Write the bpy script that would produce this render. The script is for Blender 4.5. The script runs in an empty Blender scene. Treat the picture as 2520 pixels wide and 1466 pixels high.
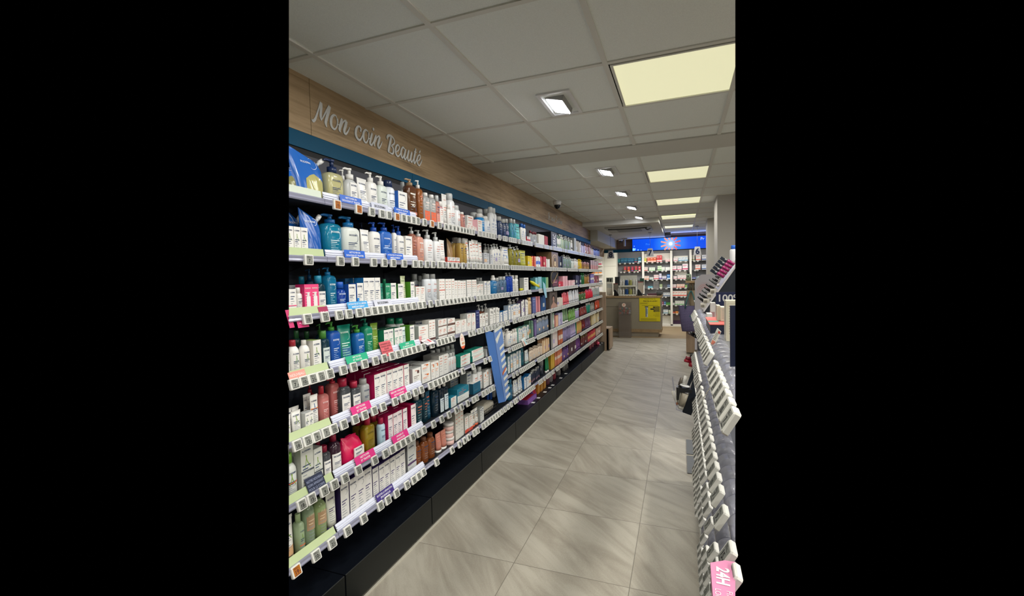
import bpy, bmesh, math, random
from mathutils import Vector, Matrix
random.seed(7)
SC = bpy.context.scene
COL = SC.collection
# ------------------------------------------------------------------ camera
YAW, PITCH, ROLL, FPX = 0.361055868, -0.0450010454, -0.0242882739, 1096.84856
IW, IH = 2520, 1466
CZ = 1.52
def _basis():
    cy, sy, cp, sp = math.cos(YAW), math.sin(YAW), math.cos(PITCH), math.sin(PITCH)
    f = Vector((-sy*cp, cy*cp, sp)); r = Vector((cy, sy, 0)); u = r.cross(f)
    cr, sr = math.cos(ROLL), math.sin(ROLL)
    return cr*r + sr*u, -sr*r + cr*u, f
CR, CU, CF = _basis()
CAMP = Vector((0, 0, CZ))
cd = bpy.data.cameras.new('camera'); cam = bpy.data.objects.new('camera', cd); COL.objects.link(cam)
cam.matrix_world = Matrix((
    (CR.x, CU.x, -CF.x, 0), (CR.y, CU.y, -CF.y, 0), (CR.z, CU.z, -CF.z, CZ), (0, 0, 0, 1)))
cd.sensor_fit = 'HORIZONTAL'; cd.sensor_width = 36; cd.lens = 36*FPX/IW; cd.clip_start = 0.02; cd.clip_end = 60
SC.camera = cam
# ------------------------------------------------------------------ world, view
w = bpy.data.worlds.new('world'); SC.world = w; w.use_nodes = True
w.node_tree.nodes['Background'].inputs[0].default_value = (0, 0, 0, 1)
w.node_tree.nodes['Background'].inputs[1].default_value = 0
SC.view_settings.view_transform = 'Standard'; SC.view_settings.look = 'None'
SC.view_settings.exposure = 0.0; SC.view_settings.gamma = 1; SC.view_settings.use_curve_mapping = False
SC.cycles.max_bounces = 8; SC.cycles.diffuse_bounces = 4; SC.cycles.glossy_bounces = 3
SC.cycles.transparent_max_bounces = 16; SC.cycles.sample_clamp_indirect = 4
SC.cycles.use_denoising = True; SC.cycles.caustics_reflective = False; SC.cycles.caustics_refractive = False
# ------------------------------------------------------------------ lamps of the shop and added fill
CEIL = 2.533
PANELS = [(2.521, .56), (4.92, .56), (6.705, .56), (8.51, .56), (10.265, .55)]      # Y centre, length
SPOTS = [(2.60, .26), (4.45, .26), (5.69, .26), (6.94, .26), (8.19, .26)]
def lamp(name, kind, loc, energy, color, **kw):
    d = bpy.data.lights.new(name, kind); d.energy = energy; d.color = color
    for k, v in kw.items(): setattr(d, k, v)
    o = bpy.data.objects.new(name, d); COL.objects.link(o); o.location = loc
    return o
P_E, S_E = 16.0, 24.0
for y, k in zip([p[0] for p in PANELS] + [0.72, -1.1, -2.9], (.95, .62, .42, .7, 1.15, 1.05, 1.05, 1.05)):
    lamp('panel_lamp', 'AREA', (-.008, y, CEIL-.03), P_E*k, (1, .97, .87), shape='SQUARE', size=.54)
for y, k in zip([s[0] for s in SPOTS] + [1.35, 0.1], (1, .95, .8, .75, .7, 1, 1)):
    o = lamp('spot_lamp', 'SPOT', (-.67, y, CEIL-.035), S_E*k, (.97, .985, 1), spot_size=math.radians(128), spot_blend=.7, shadow_soft_size=.06)
    tgt = Vector((-1.55, y+.05, 1.15)) - o.location
    o.rotation_euler = tgt.to_track_quat('-Z', 'Y').to_euler()
# counter zone beyond the soffit and the lit cabinets at the back
for x, y, e in ((-.9, 12.75, 26), (.3, 12.75, 22), (1.3, 10.5, 16)):
    lamp('cabinet_lamp', 'AREA', (x, y, 2.42), e, (1, .98, .93), shape='RECTANGLE', size=1.0, size_y=.25)
lamp('cabinet_lamp', 'AREA', (-2.0, 12.2, 2.0), 12, (1, .97, .9), shape='RECTANGLE', size=.4, size_y=.3)
lamp('cove_lamp', 'AREA', (-.1, 11.7, 2.46), 1.2, (.45, .4, 1), shape='RECTANGLE', size=2.2, size_y=.08).rotation_euler = (math.radians(150), 0, 0)
lamp('right_aisle_lamp', 'AREA', (1.4, 2.5, CEIL-.03), 20, (1, .97, .9), shape='SQUARE', size=.54)
for y in (-.5, 1.6, 3.8): lamp('bounce_fill_lamp', 'AREA', (3.1, y, CEIL-.03), 95, (1, .97, .9), shape='SQUARE', size=.54)  # unseen fill lamps, added to lift the ceiling with bounced light
lamp('right_aisle_lamp', 'AREA', (1.4, 6.7, CEIL-.03), 8, (1, .97, .9), shape='SQUARE', size=.54)

# ------------------------------------------------------------------ rays of the calibrated camera (used to measure the place)
def ray(x, y): return CF*FPX + CR*(x-IW/2) - CU*(y-IH/2)
def onX(x, y, X): d = ray(x, y); return CAMP + d*(X/d.x)
def onY(x, y, Y): d = ray(x, y); return CAMP + d*(Y/d.y)
def onZ(x, y, Z): d = ray(x, y); return CAMP + d*((Z-CZ)/d.z)
def side_plane(px, inner):
    n = ray(px, 0).cross(ray(px, IH)).normalized()
    if n.dot(ray(inner, 700)) < 0: n = -n
    return n
NL, NR = side_plane(711, 1200), side_plane(1809.5, 1200)
def inside(p, m=0.0): q = Vector(p)-CAMP; return q.dot(NL) > m and q.dot(NR) > m

# ------------------------------------------------------------------ materials
_m = {}
def lin(c): return c/12.92 if c <= .04045 else ((c+.055)/1.055)**2.4
def rgb(h): return tuple(lin(int(h[i:i+2], 16)/255) for i in (0, 2, 4))
def mat(h, rough=.45, metal=0, alpha=1, emit=0, spec=.5, trans=0, name=None):
    k = (h, rough, metal, alpha, emit, spec, trans)
    if k in _m: return _m[k]
    m = bpy.data.materials.new(name or 'm_'+h); m.use_nodes = True
    b = m.node_tree.nodes['Principled BSDF']; c = rgb(h)
    b.inputs['Base Color'].default_value = (*c, 1); b.inputs['Roughness'].default_value = rough
    b.inputs['Metallic'].default_value = metal; b.inputs['Alpha'].default_value = alpha
    b.inputs['Specular IOR Level'].default_value = spec
    b.inputs['Transmission Weight'].default_value = trans
    if emit:
        b.inputs['Emission Color'].default_value = (*c, 1); b.inputs['Emission Strength'].default_value = emit
    _m[k] = m; return m
def nmat(name, base, rough=.5, spec=.4):
    m = bpy.data.materials.new(name); m.use_nodes = True
    nt = m.node_tree; b = nt.nodes['Principled BSDF']; b.inputs['Roughness'].default_value = rough
    b.inputs['Specular IOR Level'].default_value = spec
    return m, nt, b
def N(nt, t, **kw):
    n = nt.nodes.new(t)
    for k, v in kw.items(): setattr(n, k, v)
    return n
def ramp(nt, stops):
    r = N(nt, 'ShaderNodeValToRGB'); e = r.color_ramp.elements
    while len(e) < len(stops): e.new(.5)
    for el, (p, h) in zip(e, stops): el.position = p; el.color = (*rgb(h), 1)
    return r
def wood_mat(name, a, b_, c, axis='Y', sc=1.0):
    m, nt, b = nmat(name, a, .55, .3)
    co = N(nt, 'ShaderNodeTexCoord'); mp = N(nt, 'ShaderNodeMapping')
    s = {'Y': (9, 1.1, 16), 'Z': (14, 14, 1.0), 'X': (1.1, 9, 16)}[axis]
    mp.inputs['Scale'].default_value = [v*sc for v in s]
    n1 = N(nt, 'ShaderNodeTexNoise'); n1.inputs['Scale'].default_value = 1.6; n1.inputs['Detail'].default_value = 8; n1.inputs['Distortion'].default_value = 1.2
    n2 = N(nt, 'ShaderNodeTexNoise'); n2.inputs['Scale'].default_value = 9; n2.inputs['Detail'].default_value = 4
    mx = N(nt, 'ShaderNodeMath', operation='MULTIPLY_ADD'); mx.inputs[1].default_value = .35
    r = ramp(nt, [(.38, a), (.55, b_), (.75, c)])
    L = nt.links.new
    L(co.outputs['Object'], mp.inputs[0]); L(mp.outputs[0], n1.inputs['Vector']); L(mp.outputs[0], n2.inputs['Vector'])
    L(n2.outputs['Fac'], mx.inputs[0]); L(n1.outputs['Fac'], mx.inputs[2]); L(mx.outputs[0], r.inputs[0]); L(r.outputs[0], b.inputs['Base Color'])
    return m

# ------------------------------------------------------------------ mesh builder
class MB:
    def __init__(s): s.v = []; s.f = []; s.mi = []; s.sm = []; s.mats = []
    def m(s, mt):
        if mt not in s.mats: s.mats.append(mt)
        return s.mats.index(mt)
    def add(s, vs, fs, mt, smooth=False):
        o = len(s.v); k = s.m(mt); s.v += [tuple(v) for v in vs]
        for f in fs: s.f.append(tuple(i+o for i in f)); s.mi.append(k); s.sm.append(smooth)
        return s
    def box(s, x0, x1, y0, y1, z0, z1, mt):
        vs = [(x, y, z) for x in (x0, x1) for y in (y0, y1) for z in (z0, z1)]
        return s.add(vs, [(0, 1, 3, 2), (4, 6, 7, 5), (0, 4, 5, 1), (2, 3, 7, 6), (0, 2, 6, 4), (1, 5, 7, 3)], mt)
    def rbox(s, x0, x1, y0, y1, z0, z1, r, mt):
        # box with chamfered vertical and front edges
        ring = lambda x, q: [(x, y0+r+q, z0+q), (x, y1-r-q, z0+q), (x, y1-q, z0+r+q), (x, y1-q, z1-r-q), (x, y1-r-q, z1-q), (x, y0+r+q, z1-q), (x, y0+q, z1-r-q), (x, y0+q, z0+r+q)]
        vs = ring(x0, 0)+ring(x1-r, 0)+ring(x1, r*.8)
        fs = [tuple(range(7, -1, -1)), tuple(range(16, 24))]
        for k in (0, 8):
            for i in range(8): j = (i+1) % 8; fs.append((k+i, k+j, k+8+j, k+8+i))
        return s.add(vs, fs, mt)
    def prism(s, pts, axis, a, b, mt, smooth=False):
        # polygon (2D) swept along an axis; pts given in the other two axes in order
        def P(u, v, t): return {'X': (t, u, v), 'Y': (u, t, v), 'Z': (u, v, t)}[axis]
        n = len(pts); vs = [P(u, v, a) for u, v in pts]+[P(u, v, b) for u, v in pts]
        fs = [tuple(range(n)), tuple(range(2*n-1, n-1, -1))]+[(i, i+n, (i+1) % n+n, (i+1) % n) for i in range(n)]
        o = len(s.f); s.add(vs, fs, mt)
        if smooth:
            for k in range(o+2, len(s.f)): s.sm[k] = True
        return s
    def quad(s, a, b, c, d, mt): return s.add([a, b, c, d], [(0, 1, 2, 3)], mt)
    def loft(s, prof, mt, rx, ry, pw=2.0, seg=16, cx=0, cy=0, cap=True):
        # prof: list of (z, kx, ky) scale factors of the superellipse section
        vs = []
        for z, kx, ky in prof:
            for i in range(seg):
                t = 2*math.pi*(i+.5)/seg; c, q = math.cos(t), math.sin(t)
                vs.append((cx+rx*kx*math.copysign(abs(c)**(2/pw), c), cy+ry*ky*math.copysign(abs(q)**(2/pw), q), z))
        fs = []
        for k in range(len(prof)-1):
            for i in range(seg): j = (i+1) % seg; fs.append((k*seg+i, k*seg+j, (k+1)*seg+j, (k+1)*seg+i))
        s.add(vs, fs, mt, True)
        if cap:
            o = len(s.v)-len(vs); n = len(prof); k = s.m(mt)
            s.f.append(tuple(o+i for i in range(seg-1, -1, -1))); s.mi.append(k); s.sm.append(False)
            s.f.append(tuple(o+(n-1)*seg+i for i in range(seg))); s.mi.append(k); s.sm.append(False)
        return s
    def cyl(s, cx, cy, z0, z1, r, mt, seg=14, r2=None):
        r2 = r if r2 is None else r2
        return s.loft([(z0, r, r), (z1, r2, r2)], mt, 1, 1, 2, seg, cx, cy)
    def tube(s, pts, r, mt, seg=6, closed=False):
        pts = [Vector(p) for p in pts]; vs = []; n = len(pts)
        for i, p in enumerate(pts):
            if closed: d = pts[(i+1) % n]-pts[i-1]
            else: d = pts[min(i+1, n-1)]-pts[max(i-1, 0)]
            d.normalize(); a = d.cross(Vector((0, 0, 1)))
            if a.length < .05: a = d.cross(Vector((1, 0, 0)))
            a.normalize(); b = d.cross(a)
            rr = r[i] if isinstance(r, (list, tuple)) else r
            for k in range(seg): t = 2*math.pi*k/seg; vs.append(p+a*rr*math.cos(t)+b*rr*math.sin(t))
        fs = []; m = n if closed else n-1
        for i in range(m):
            for k in range(seg): l = (k+1) % seg; fs.append((i*seg+k, i*seg+l, ((i+1) % n)*seg+l, ((i+1) % n)*seg+k))
        if not closed: fs += [tuple(range(seg-1, -1, -1)), tuple(range((n-1)*seg, n*seg))]
        return s.add(vs, fs, mt, True)
    def join(s, o):
        for mt in o.mats: s.m(mt)
        b = len(s.v); s.v += o.v
        for f, mi, sm in zip(o.f, o.mi, o.sm): s.f.append(tuple(i+b for i in f)); s.mi.append(s.m(o.mats[mi])); s.sm.append(sm)
        return s
    def xf(s, M): s.v = [tuple(M @ Vector(v)) for v in s.v]; return s
    def mesh(s, name):
        me = bpy.data.meshes.new(name); me.from_pydata(s.v, [], s.f)
        for mt in s.mats: me.materials.append(mt)
        me.polygons.foreach_set('material_index', s.mi); me.polygons.foreach_set('use_smooth', s.sm); me.update()
        return me
_cnt = 0
def link(name, me, parent=None, loc=None, rot=None):
    o = bpy.data.objects.new(name, me); COL.objects.link(o)
    if parent is not None: o.parent = parent
    if loc is not None: o.location = loc
    if rot is not None: o.rotation_euler = rot
    return o
def trimmed(mb, name):
    me = mb.mesh(name); bm = bmesh.new(); bm.from_mesh(me)
    for n in (NL, NR):
        g = bm.verts[:]+bm.edges[:]+bm.faces[:]
        r = bmesh.ops.bisect_plane(bm, geom=g, plane_co=CAMP, plane_no=-n, clear_outer=True, dist=1e-6)
        es = [e for e in r['geom_cut'] if isinstance(e, bmesh.types.BMEdge) and e.is_boundary]
        if es:
            try: bmesh.ops.holes_fill(bm, edges=es, sides=0)
            except Exception: pass
    bm.to_mesh(me); bm.free(); me.update()
    return me
def structure(name, mb, trim=True):
    o = link(name, trimmed(mb, name) if trim else mb.mesh(name)); o['kind'] = 'structure'; return o
def tag(o, label, cat, group=None, kind=None):
    o['label'] = label; o['category'] = cat
    if group: o['group'] = group
    if kind: o['kind'] = kind
    return o
def thing(name, label, cat, loc=(0, 0, 0), rot=(0, 0, 0), group=None):
    o = bpy.data.objects.new(name, None); COL.objects.link(o); o.location = loc; o.rotation_euler = rot
    o.empty_display_size = .05
    return tag(o, label, cat, group)
def solo(name, mb, label, cat, loc=(0, 0, 0), rot=(0, 0, 0), group=None, kind=None):
    return tag(link(name, mb.mesh(name), None, loc, rot), label, cat, group, kind)
def part(name, mb, parent, loc=None, rot=None, label=None):
    o = link(name, mb.mesh(name), parent, loc, rot)
    if label: o['label'] = label
    return o
# ------------------------------------------------------------------ lettering
_t = {}
def glyphs(s, bold=0.0):
    k = (s, bold)
    if k not in _t:
        c = bpy.data.curves.new('t', 'FONT'); c.body = s; c.size = 1; c.resolution_u = 4 if len(s) < 5 else 3; c.offset = bold; c.fill_mode = 'FRONT'; c.dimensions = '2D'
        o = bpy.data.objects.new('t', c); me = bpy.data.meshes.new_from_object(o)
        vs = [(v.co.x, v.co.y) for v in me.vertices]; fs = [tuple(p.vertices) for p in me.polygons]
        bpy.data.objects.remove(o); bpy.data.curves.remove(c); bpy.data.meshes.remove(me)
        xs = [v[0] for v in vs] or [0, 1]; ys = [v[1] for v in vs] or [0, 1]
        _t[k] = (vs, fs, min(xs), max(xs), min(ys), max(ys))
    return _t[k]
def text(mb, s, M, cu, cv, h, mt, maxw=None, align='c', bold=0.0, sx=1.0):
    """text s written on the surface map M(u, v) -> xyz; h is the cap height"""
    vs, fs, x0, x1, y0, y1 = glyphs(s, bold)
    k = h/.70; kx = k*sx
    if maxw and (x1-x0)*kx > maxw: kx = maxw/(x1-x0)
    ox = {'c': -(x0+x1)/2, 'l': -x0, 'r': -x1}[align]
    mb.add([M(cu+(x+ox)*kx, cv+(y-.35)*k) for x, y in vs], fs, mt)
def bar(mb, M, u0, u1, v0, v1, mt, n=1):
    vs = []; fs = []
    for i in range(n+1):
        u = u0+(u1-u0)*i/n; vs += [M(u, v0), M(u, v1)]
    for i in range(n): fs.append((2*i, 2*i+2, 2*i+3, 2*i+1))
    mb.add(vs, fs, mt)
def arc(mb, M, cu, cv, r, wd, a0, a1, mt, n=14, sq=1.0):
    vs = []; fs = []
    for i in range(n+1):
        t = math.radians(a0+(a1-a0)*i/n); k = math.sin(math.pi*i/n)*.7+.3
        for q in (r-wd*k/2, r+wd*k/2): vs.append(M(cu+q*math.cos(t)*sq, cv+q*math.sin(t)))
    for i in range(n): fs.append((2*i, 2*i+1, 2*i+3, 2*i+2))
    mb.add(vs, fs, mt)
def stroke(mb, M, pts, wd, mt):
    """brush stroke through pts (u, v) with width wd or list of widths"""
    n = len(pts); vs = []; fs = []
    for i in range(n):
        a = pts[max(i-1, 0)]; b = pts[min(i+1, n-1)]; dx, dy = b[0]-a[0], b[1]-a[1]; l = math.hypot(dx, dy) or 1
        w_ = (wd[i] if isinstance(wd, (list, tuple)) else wd)/2
        vs += [M(pts[i][0]-dy/l*w_, pts[i][1]+dx/l*w_), M(pts[i][0]+dy/l*w_, pts[i][1]-dx/l*w_)]
    for i in range(n-1): fs.append((2*i, 2*i+1, 2*i+3, 2*i+2))
    mb.add(vs, fs, mt)
def smooth(pts, k=5):
    out = []
    n = len(pts)
    for i in range(n-1):
        p0, p1, p2, p3 = pts[max(i-1, 0)], pts[i], pts[i+1], pts[min(i+2, n-1)]
        for j in range(k):
            t = j/k
            out.append(tuple(.5*((2*b)+(-a+c)*t+(2*a-5*b+4*c-d)*t*t+(-a+3*b-3*c+d)*t**3) for a, b, c, d in zip(p0, p1, p2, p3)))
    out.append(tuple(pts[-1])); return out
ORD = 'first second third fourth fifth sixth seventh eighth ninth tenth eleventh twelfth thirteenth fourteenth fifteenth sixteenth seventeenth eighteenth nineteenth'.split()
TENS = {2: 'twent', 3: 'thirt', 4: 'fort', 5: 'fift', 6: 'sixt', 7: 'sevent', 8: 'eight', 9: 'ninet'}
def ordw(n):
    if n <= 19: return ORD[n-1]
    p = ''
    if n > 99: p = 'hundred-and-'; n -= 100
    if n == 0: return 'hundredth'
    if n <= 19: return p+ORD[n-1]
    t, u = divmod(n, 10)
    return p+(TENS[t]+'ieth' if u == 0 else TENS[t]+'y-'+ORD[u-1])
NUM = 'one two three four five six seven eight nine ten eleven twelve thirteen fourteen'.split()
# ------------------------------------------------------------------ floor
TW = .6
m_floor, nt, b = nmat('floor_stone', '', .42, .35)
L = nt.links.new
co = N(nt, 'ShaderNodeTexCoord')
off = N(nt, 'ShaderNodeVectorMath', operation='SUBTRACT'); off.inputs[1].default_value = (-.24, 2.158, 0)
sc = N(nt, 'ShaderNodeVectorMath', operation='DIVIDE'); sc.inputs[1].default_value = (TW, TW, 1)
fl = N(nt, 'ShaderNodeVectorMath', operation='FLOOR'); fr = N(nt, 'ShaderNodeVectorMath', operation='FRACTION')
wn = N(nt, 'ShaderNodeTexWhiteNoise', noise_dimensions='2D')
L(co.outputs['Object'], off.inputs[0]); L(off.outputs[0], sc.inputs[0]); L(sc.outputs[0], fl.inputs[0]); L(sc.outputs[0], fr.inputs[0]); L(fl.outputs[0], wn.inputs[0])
# each tile carries its own veins: turned and shifted
mr = N(nt, 'ShaderNodeMapRange'); mr.inputs[3].default_value = -1.15; mr.inputs[4].default_value = -.45
L(wn.outputs['Value'], mr.inputs[0])
shift = N(nt, 'ShaderNodeVectorMath', operation='MULTIPLY_ADD'); shift.inputs[1].default_value = (9, 9, 9)
L(wn.outputs['Color'], shift.inputs[0]); L(co.outputs['Object'], shift.inputs[2])
vr = N(nt, 'ShaderNodeVectorRotate', rotation_type='Z_AXIS'); L(shift.outputs[0], vr.inputs['Vector']); L(mr.outputs[0], vr.inputs['Angle'])
mp = N(nt, 'ShaderNodeMapping'); mp.inputs['Scale'].default_value = (5.0, .8, 1); L(vr.outputs[0], mp.inputs[0])
n1 = N(nt, 'ShaderNodeTexNoise'); n1.inputs['Scale'].default_value = 1.6; n1.inputs['Detail'].default_value = 9; n1.inputs['Roughness'].default_value = .62; n1.inputs['Distortion'].default_value = .6
L(mp.outputs[0], n1.inputs['Vector'])
n2 = N(nt, 'ShaderNodeTexNoise'); n2.inputs['Scale'].default_value = 160; n2.inputs['Detail'].default_value = 3; L(co.outputs['Object'], n2.inputs['Vector'])
ad = N(nt, 'ShaderNodeMath', operation='MULTIPLY_ADD'); ad.inputs[1].default_value = .22; L(n2.outputs['Fac'], ad.inputs[0]); L(n1.outputs['Fac'], ad.inputs[2])
cr = ramp(nt, [(.42, '8f887a'), (.56, '9f988a'), (.72, 'b0aa9c')]); L(ad.outputs[0], cr.inputs[0])
# grout: narrow darker joints
def edge(ax):
    sx_ = N(nt, 'ShaderNodeSeparateXYZ'); L(fr.outputs[0], sx_.inputs[0])
    a = N(nt, 'ShaderNodeMath', operation='SUBTRACT'); a.inputs[1].default_value = .5; L(sx_.outputs[ax], a.inputs[0])
    c = N(nt, 'ShaderNodeMath', operation='ABSOLUTE'); L(a.outputs[0], c.inputs[0])
    g = N(nt, 'ShaderNodeMath', operation='GREATER_THAN'); g.inputs[1].default_value = .4972; L(c.outputs[0], g.inputs[0]); return g
g1, g2 = edge(0), edge(1)
gm = N(nt, 'ShaderNodeMath', operation='MAXIMUM'); L(g1.outputs[0], gm.inputs[0]); L(g2.outputs[0], gm.inputs[1])
mx = N(nt, 'ShaderNodeMixRGB'); mx.inputs[2].default_value = (*rgb('6f6a5f'), 1); L(gm.outputs[0], mx.inputs[0]); L(cr.outputs[0], mx.inputs[1]); L(mx.outputs[0], b.inputs['Base Color'])
# the plank floor of the counter zone
W_OAK = wood_mat('oak_board', '65513a', '8f7858', 'a58c6b', 'Y', .9)
W_PLANK = wood_mat('oak_floor', '7d6c54', '8f7c60', '9c896c', 'X', 1.0)
W_OAKV = wood_mat('oak_upright', '84705a', '96806a', 'a6907a', 'Z', 1.0)
mb = MB()
FLX0, FLX1 = -2.6, 1.6
mb.add([(FLX0, .9, 0), (FLX1, .9, 0), (FLX1, 11.12, 0), (FLX0, 11.12, 0)], [(0, 1, 2, 3)], m_floor)
structure('floor', mb)
mb = MB(); mb.box(-2.6, 2.2, 11.12, 14.4, -.02, .002, W_PLANK); structure('floor_counter_zone', mb)
# ------------------------------------------------------------------ ceiling
m_tile, nt, b = nmat('ceiling_tile', '', .9, .1)
n1 = N(nt, 'ShaderNodeTexNoise'); n1.inputs['Scale'].default_value = 260; n1.inputs['Detail'].default_value = 2
co = N(nt, 'ShaderNodeTexCoord'); nt.links.new(co.outputs['Object'], n1.inputs['Vector'])
cr = ramp(nt, [(.3, 'e6eae6'), (.7, 'eff3ef')]); nt.links.new(n1.outputs['Fac'], cr.inputs[0]); nt.links.new(cr.outputs[0], b.inputs['Base Color'])
M_BAR = mat('dcdbd4', .6, spec=.2)
M_PLASTER = mat('cfcec7', .85, spec=.15)
mb = MB()
GX = [-1.525, -.9275, -.3285, .275, .875, 1.475]
GY0 = [1.0, 1.6, 2.208, 2.811, 3.412, 3.640]; GY1 = [4.01, 4.625, 5.230, 5.825, 6.428, 7.025, 7.625, 8.225, 8.825, 9.425, 10.0, 10.57, 11.1]
holes = []
for (y, l) in PANELS: holes.append((-.3165, .263, y))
def ceil_cells(ys, x0, x1):
    xs = [x0]+[g for g in GX if x0 < g < x1]+[x1]
    for i in range(len(xs)-1):
        for j in range(len(ys)-1):
            cx, cy = (xs[i]+xs[i+1])/2, (ys[j]+ys[j+1])/2
            if abs(cx+.027) < .1 and any(abs(cy-h[2]) < .15 for h in holes): continue
            mb.box(xs[i]+.003, xs[i+1]-.003, ys[j]+.003, ys[j+1]-.003, CEIL+.004, CEIL+.02, m_tile)
ceil_cells([.4]+GY0, -1.74, 1.6)
ceil_cells([4.01, 4.625, 5.230, 5.825, 6.428, 7.025, 7.625, 8.225, 8.40], -1.74, 1.6)
ceil_cells([8.40, 8.825, 9.425, 10.0, 10.57, 11.1, 12.1], -.3285, 1.6)
structure('ceiling', mb)
mb = MB()
def xb(y, x0=-1.74, x1=1.6): mb.box(x0, x1, y-.012, y+.012, CEIL-.002, CEIL+.006, M_BAR)
for y in GY0[:-1]: xb(y)
for y in GY1[1:]: xb(y, -1.74 if y < 8.4 else -.3285)
for g in GX[:-1]:
    mb.box(g-.012, g+.012, .4, 3.640, CEIL-.0025, CEIL+.0065, M_BAR)
    mb.box(g-.012, g+.012, 4.01, 8.40 if g < -.4 else 12.1, CEIL-.0025, CEIL+.0065, M_BAR)
structure('trim_1', mb)
mb = MB(); mb.box(-1.74, 1.6, 3.643, 4.007, CEIL-.006, CEIL+.03, M_PLASTER); structure('trim_2', mb)   # plain band between the two ceiling fields
# soffit over the counter approach with its left beam
mb = MB(); mb.box(-2.6, -.345, 8.42, 12.1, 2.452, 2.62, M_PLASTER)
structure('ceiling_soffit', mb)
mb = MB(); mb.box(-2.05, -1.57, 9.2, 12.06, 2.235, 2.452, M_PLASTER); structure('trim_3', mb)
# ------------------------------------------------------------------ ceiling lights
_pc = [0]
M_DIFF = mat('f2f0c8', .5, emit=.66)
M_GLOW = mat('f6f8ff', .4, emit=22.0)
M_WHITE = mat('dedede', .45)
for i, (y, l) in enumerate(PANELS):
    mb = MB(); x0, x1, y0, y1 = -.297, .276, y-.277, y+.277
    fr_ = MB(); z0, z1 = CEIL-.003, CEIL+.035
    for a in ((x0-.013, x0, y0-.013, y1+.013), (x1, x1+.013, y0-.013, y1+.013), (x0, x1, y0-.013, y0), (x0, x1, y1, y1+.013)): fr_.box(*a, z0, z1, M_BAR)
    mb.box(x0, x1, y0, y1, CEIL+.004, CEIL+.01, M_DIFF)
    t = thing('ceiling_light', f'square pale yellow ceiling light panel, {ORD[i]} from the camera end', 'ceiling light', group='row of square light panels')
    for nm, q in (('light_frame', fr_), ('diffuser', mb)):
        o = link(nm, trimmed(q, nm) if i == 0 else q.mesh(nm), t)
mbf = MB(); mbg = MB()
x0, x1, y0, y1 = -.075, .075, -.16, .16
for a in ((x0-.02, x0, y0-.02, y1+.02), (x1, x1+.02, y0-.02, y1+.02), (x0, x1, y0-.02, y0), (x0, x1, y1, y1+.02)): mbf.box(*a, -.006, .03, M_WHITE)
# tilted lamp head hanging out of the frame, facing the shelves
mbh = MB(); mbh.box(-.052, .052, -.11, .11, -.002, .03, mat('9a9a98', .4))
mbg.box(-.046, .046, -.104, .104, -.006, -.002, M_GLOW)
base = None
for i, (y, l) in enumerate(SPOTS):
    t = thing('recessed_spotlight', f'bright tilted rectangular downlight, {ORD[i]} from the camera end', 'spotlight', (-.65, y, CEIL), group='row of recessed downlights')
    if base is None: base = [mbf.mesh('spot_frame'), mbh.mesh('lamp_head'), mbg.mesh('lamp_lens')]
    link('spot_frame', base[0], t); h = link('lamp_head', base[1], t, (-.01, 0, -.012), (0, math.radians(14), 0)); link('lamp_lens', base[2], h)
# dome cameras
def dome(x, y, z, label):
    t = thing('security_camera', label, 'security camera', (x, y, z))
    a = MB(); a.loft([(0, 1, 1), (-.03, 1, 1), (-.055, .82, .82)], M_WHITE, .055, .055); part('camera_housing', a, t)
    c = MB(); c.loft([(-.055, .78, .78), (-.075, .72, .72), (-.095, .5, .5), (-.108, .15, .15)], mat('101418', .12), .055, .055); part('camera_dome', c, t)
dome(-1.53, 5.85, CEIL, 'white dome security camera on the ceiling above the wood fascia')
dome(-1.42, 11.75, 2.452, 'small white dome security camera near the blue screen')
# ------------------------------------------------------------------ left wall, fascia
FX = -1.722
M_TEAL = mat('0b4763', .5, spec=.15)
M_NAVYB = mat('12161d', .6, spec=.25)
mb = MB(); mb.box(-1.86, -1.80, .9, 9.2, 0, 2.6, mat('2a2b2e', .8)); structure('wall_left', mb)
mb = MB()
for a, c in ((.9, 1.772), (1.775, 4.305), (4.308, 6.9), (6.903, 9.2)): mb.box(-1.80, FX, a, c, 2.258, CEIL+.004, W_OAK)
mb.box(-1.78, FX-.004, .9, 9.19, 2.2, CEIL, mat('3a3128', .7))
structure('trim_4', mb)
mb = MB()
for a, c in ((1.0, 2.668), (2.671, 3.987), (3.990, 5.303), (5.306, 6.6), (6.603, 7.9), (7.903, 9.2)): mb.box(-1.80, FX+.002, a, c, 2.178, 2.256, M_TEAL)
structure('trim_5', mb)
mb = MB(); mb.box(-1.80, FX-.006, .9, 9.2, 2.150, 2.178, mat('08090b', .7)); structure('trim_6', mb)
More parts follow.
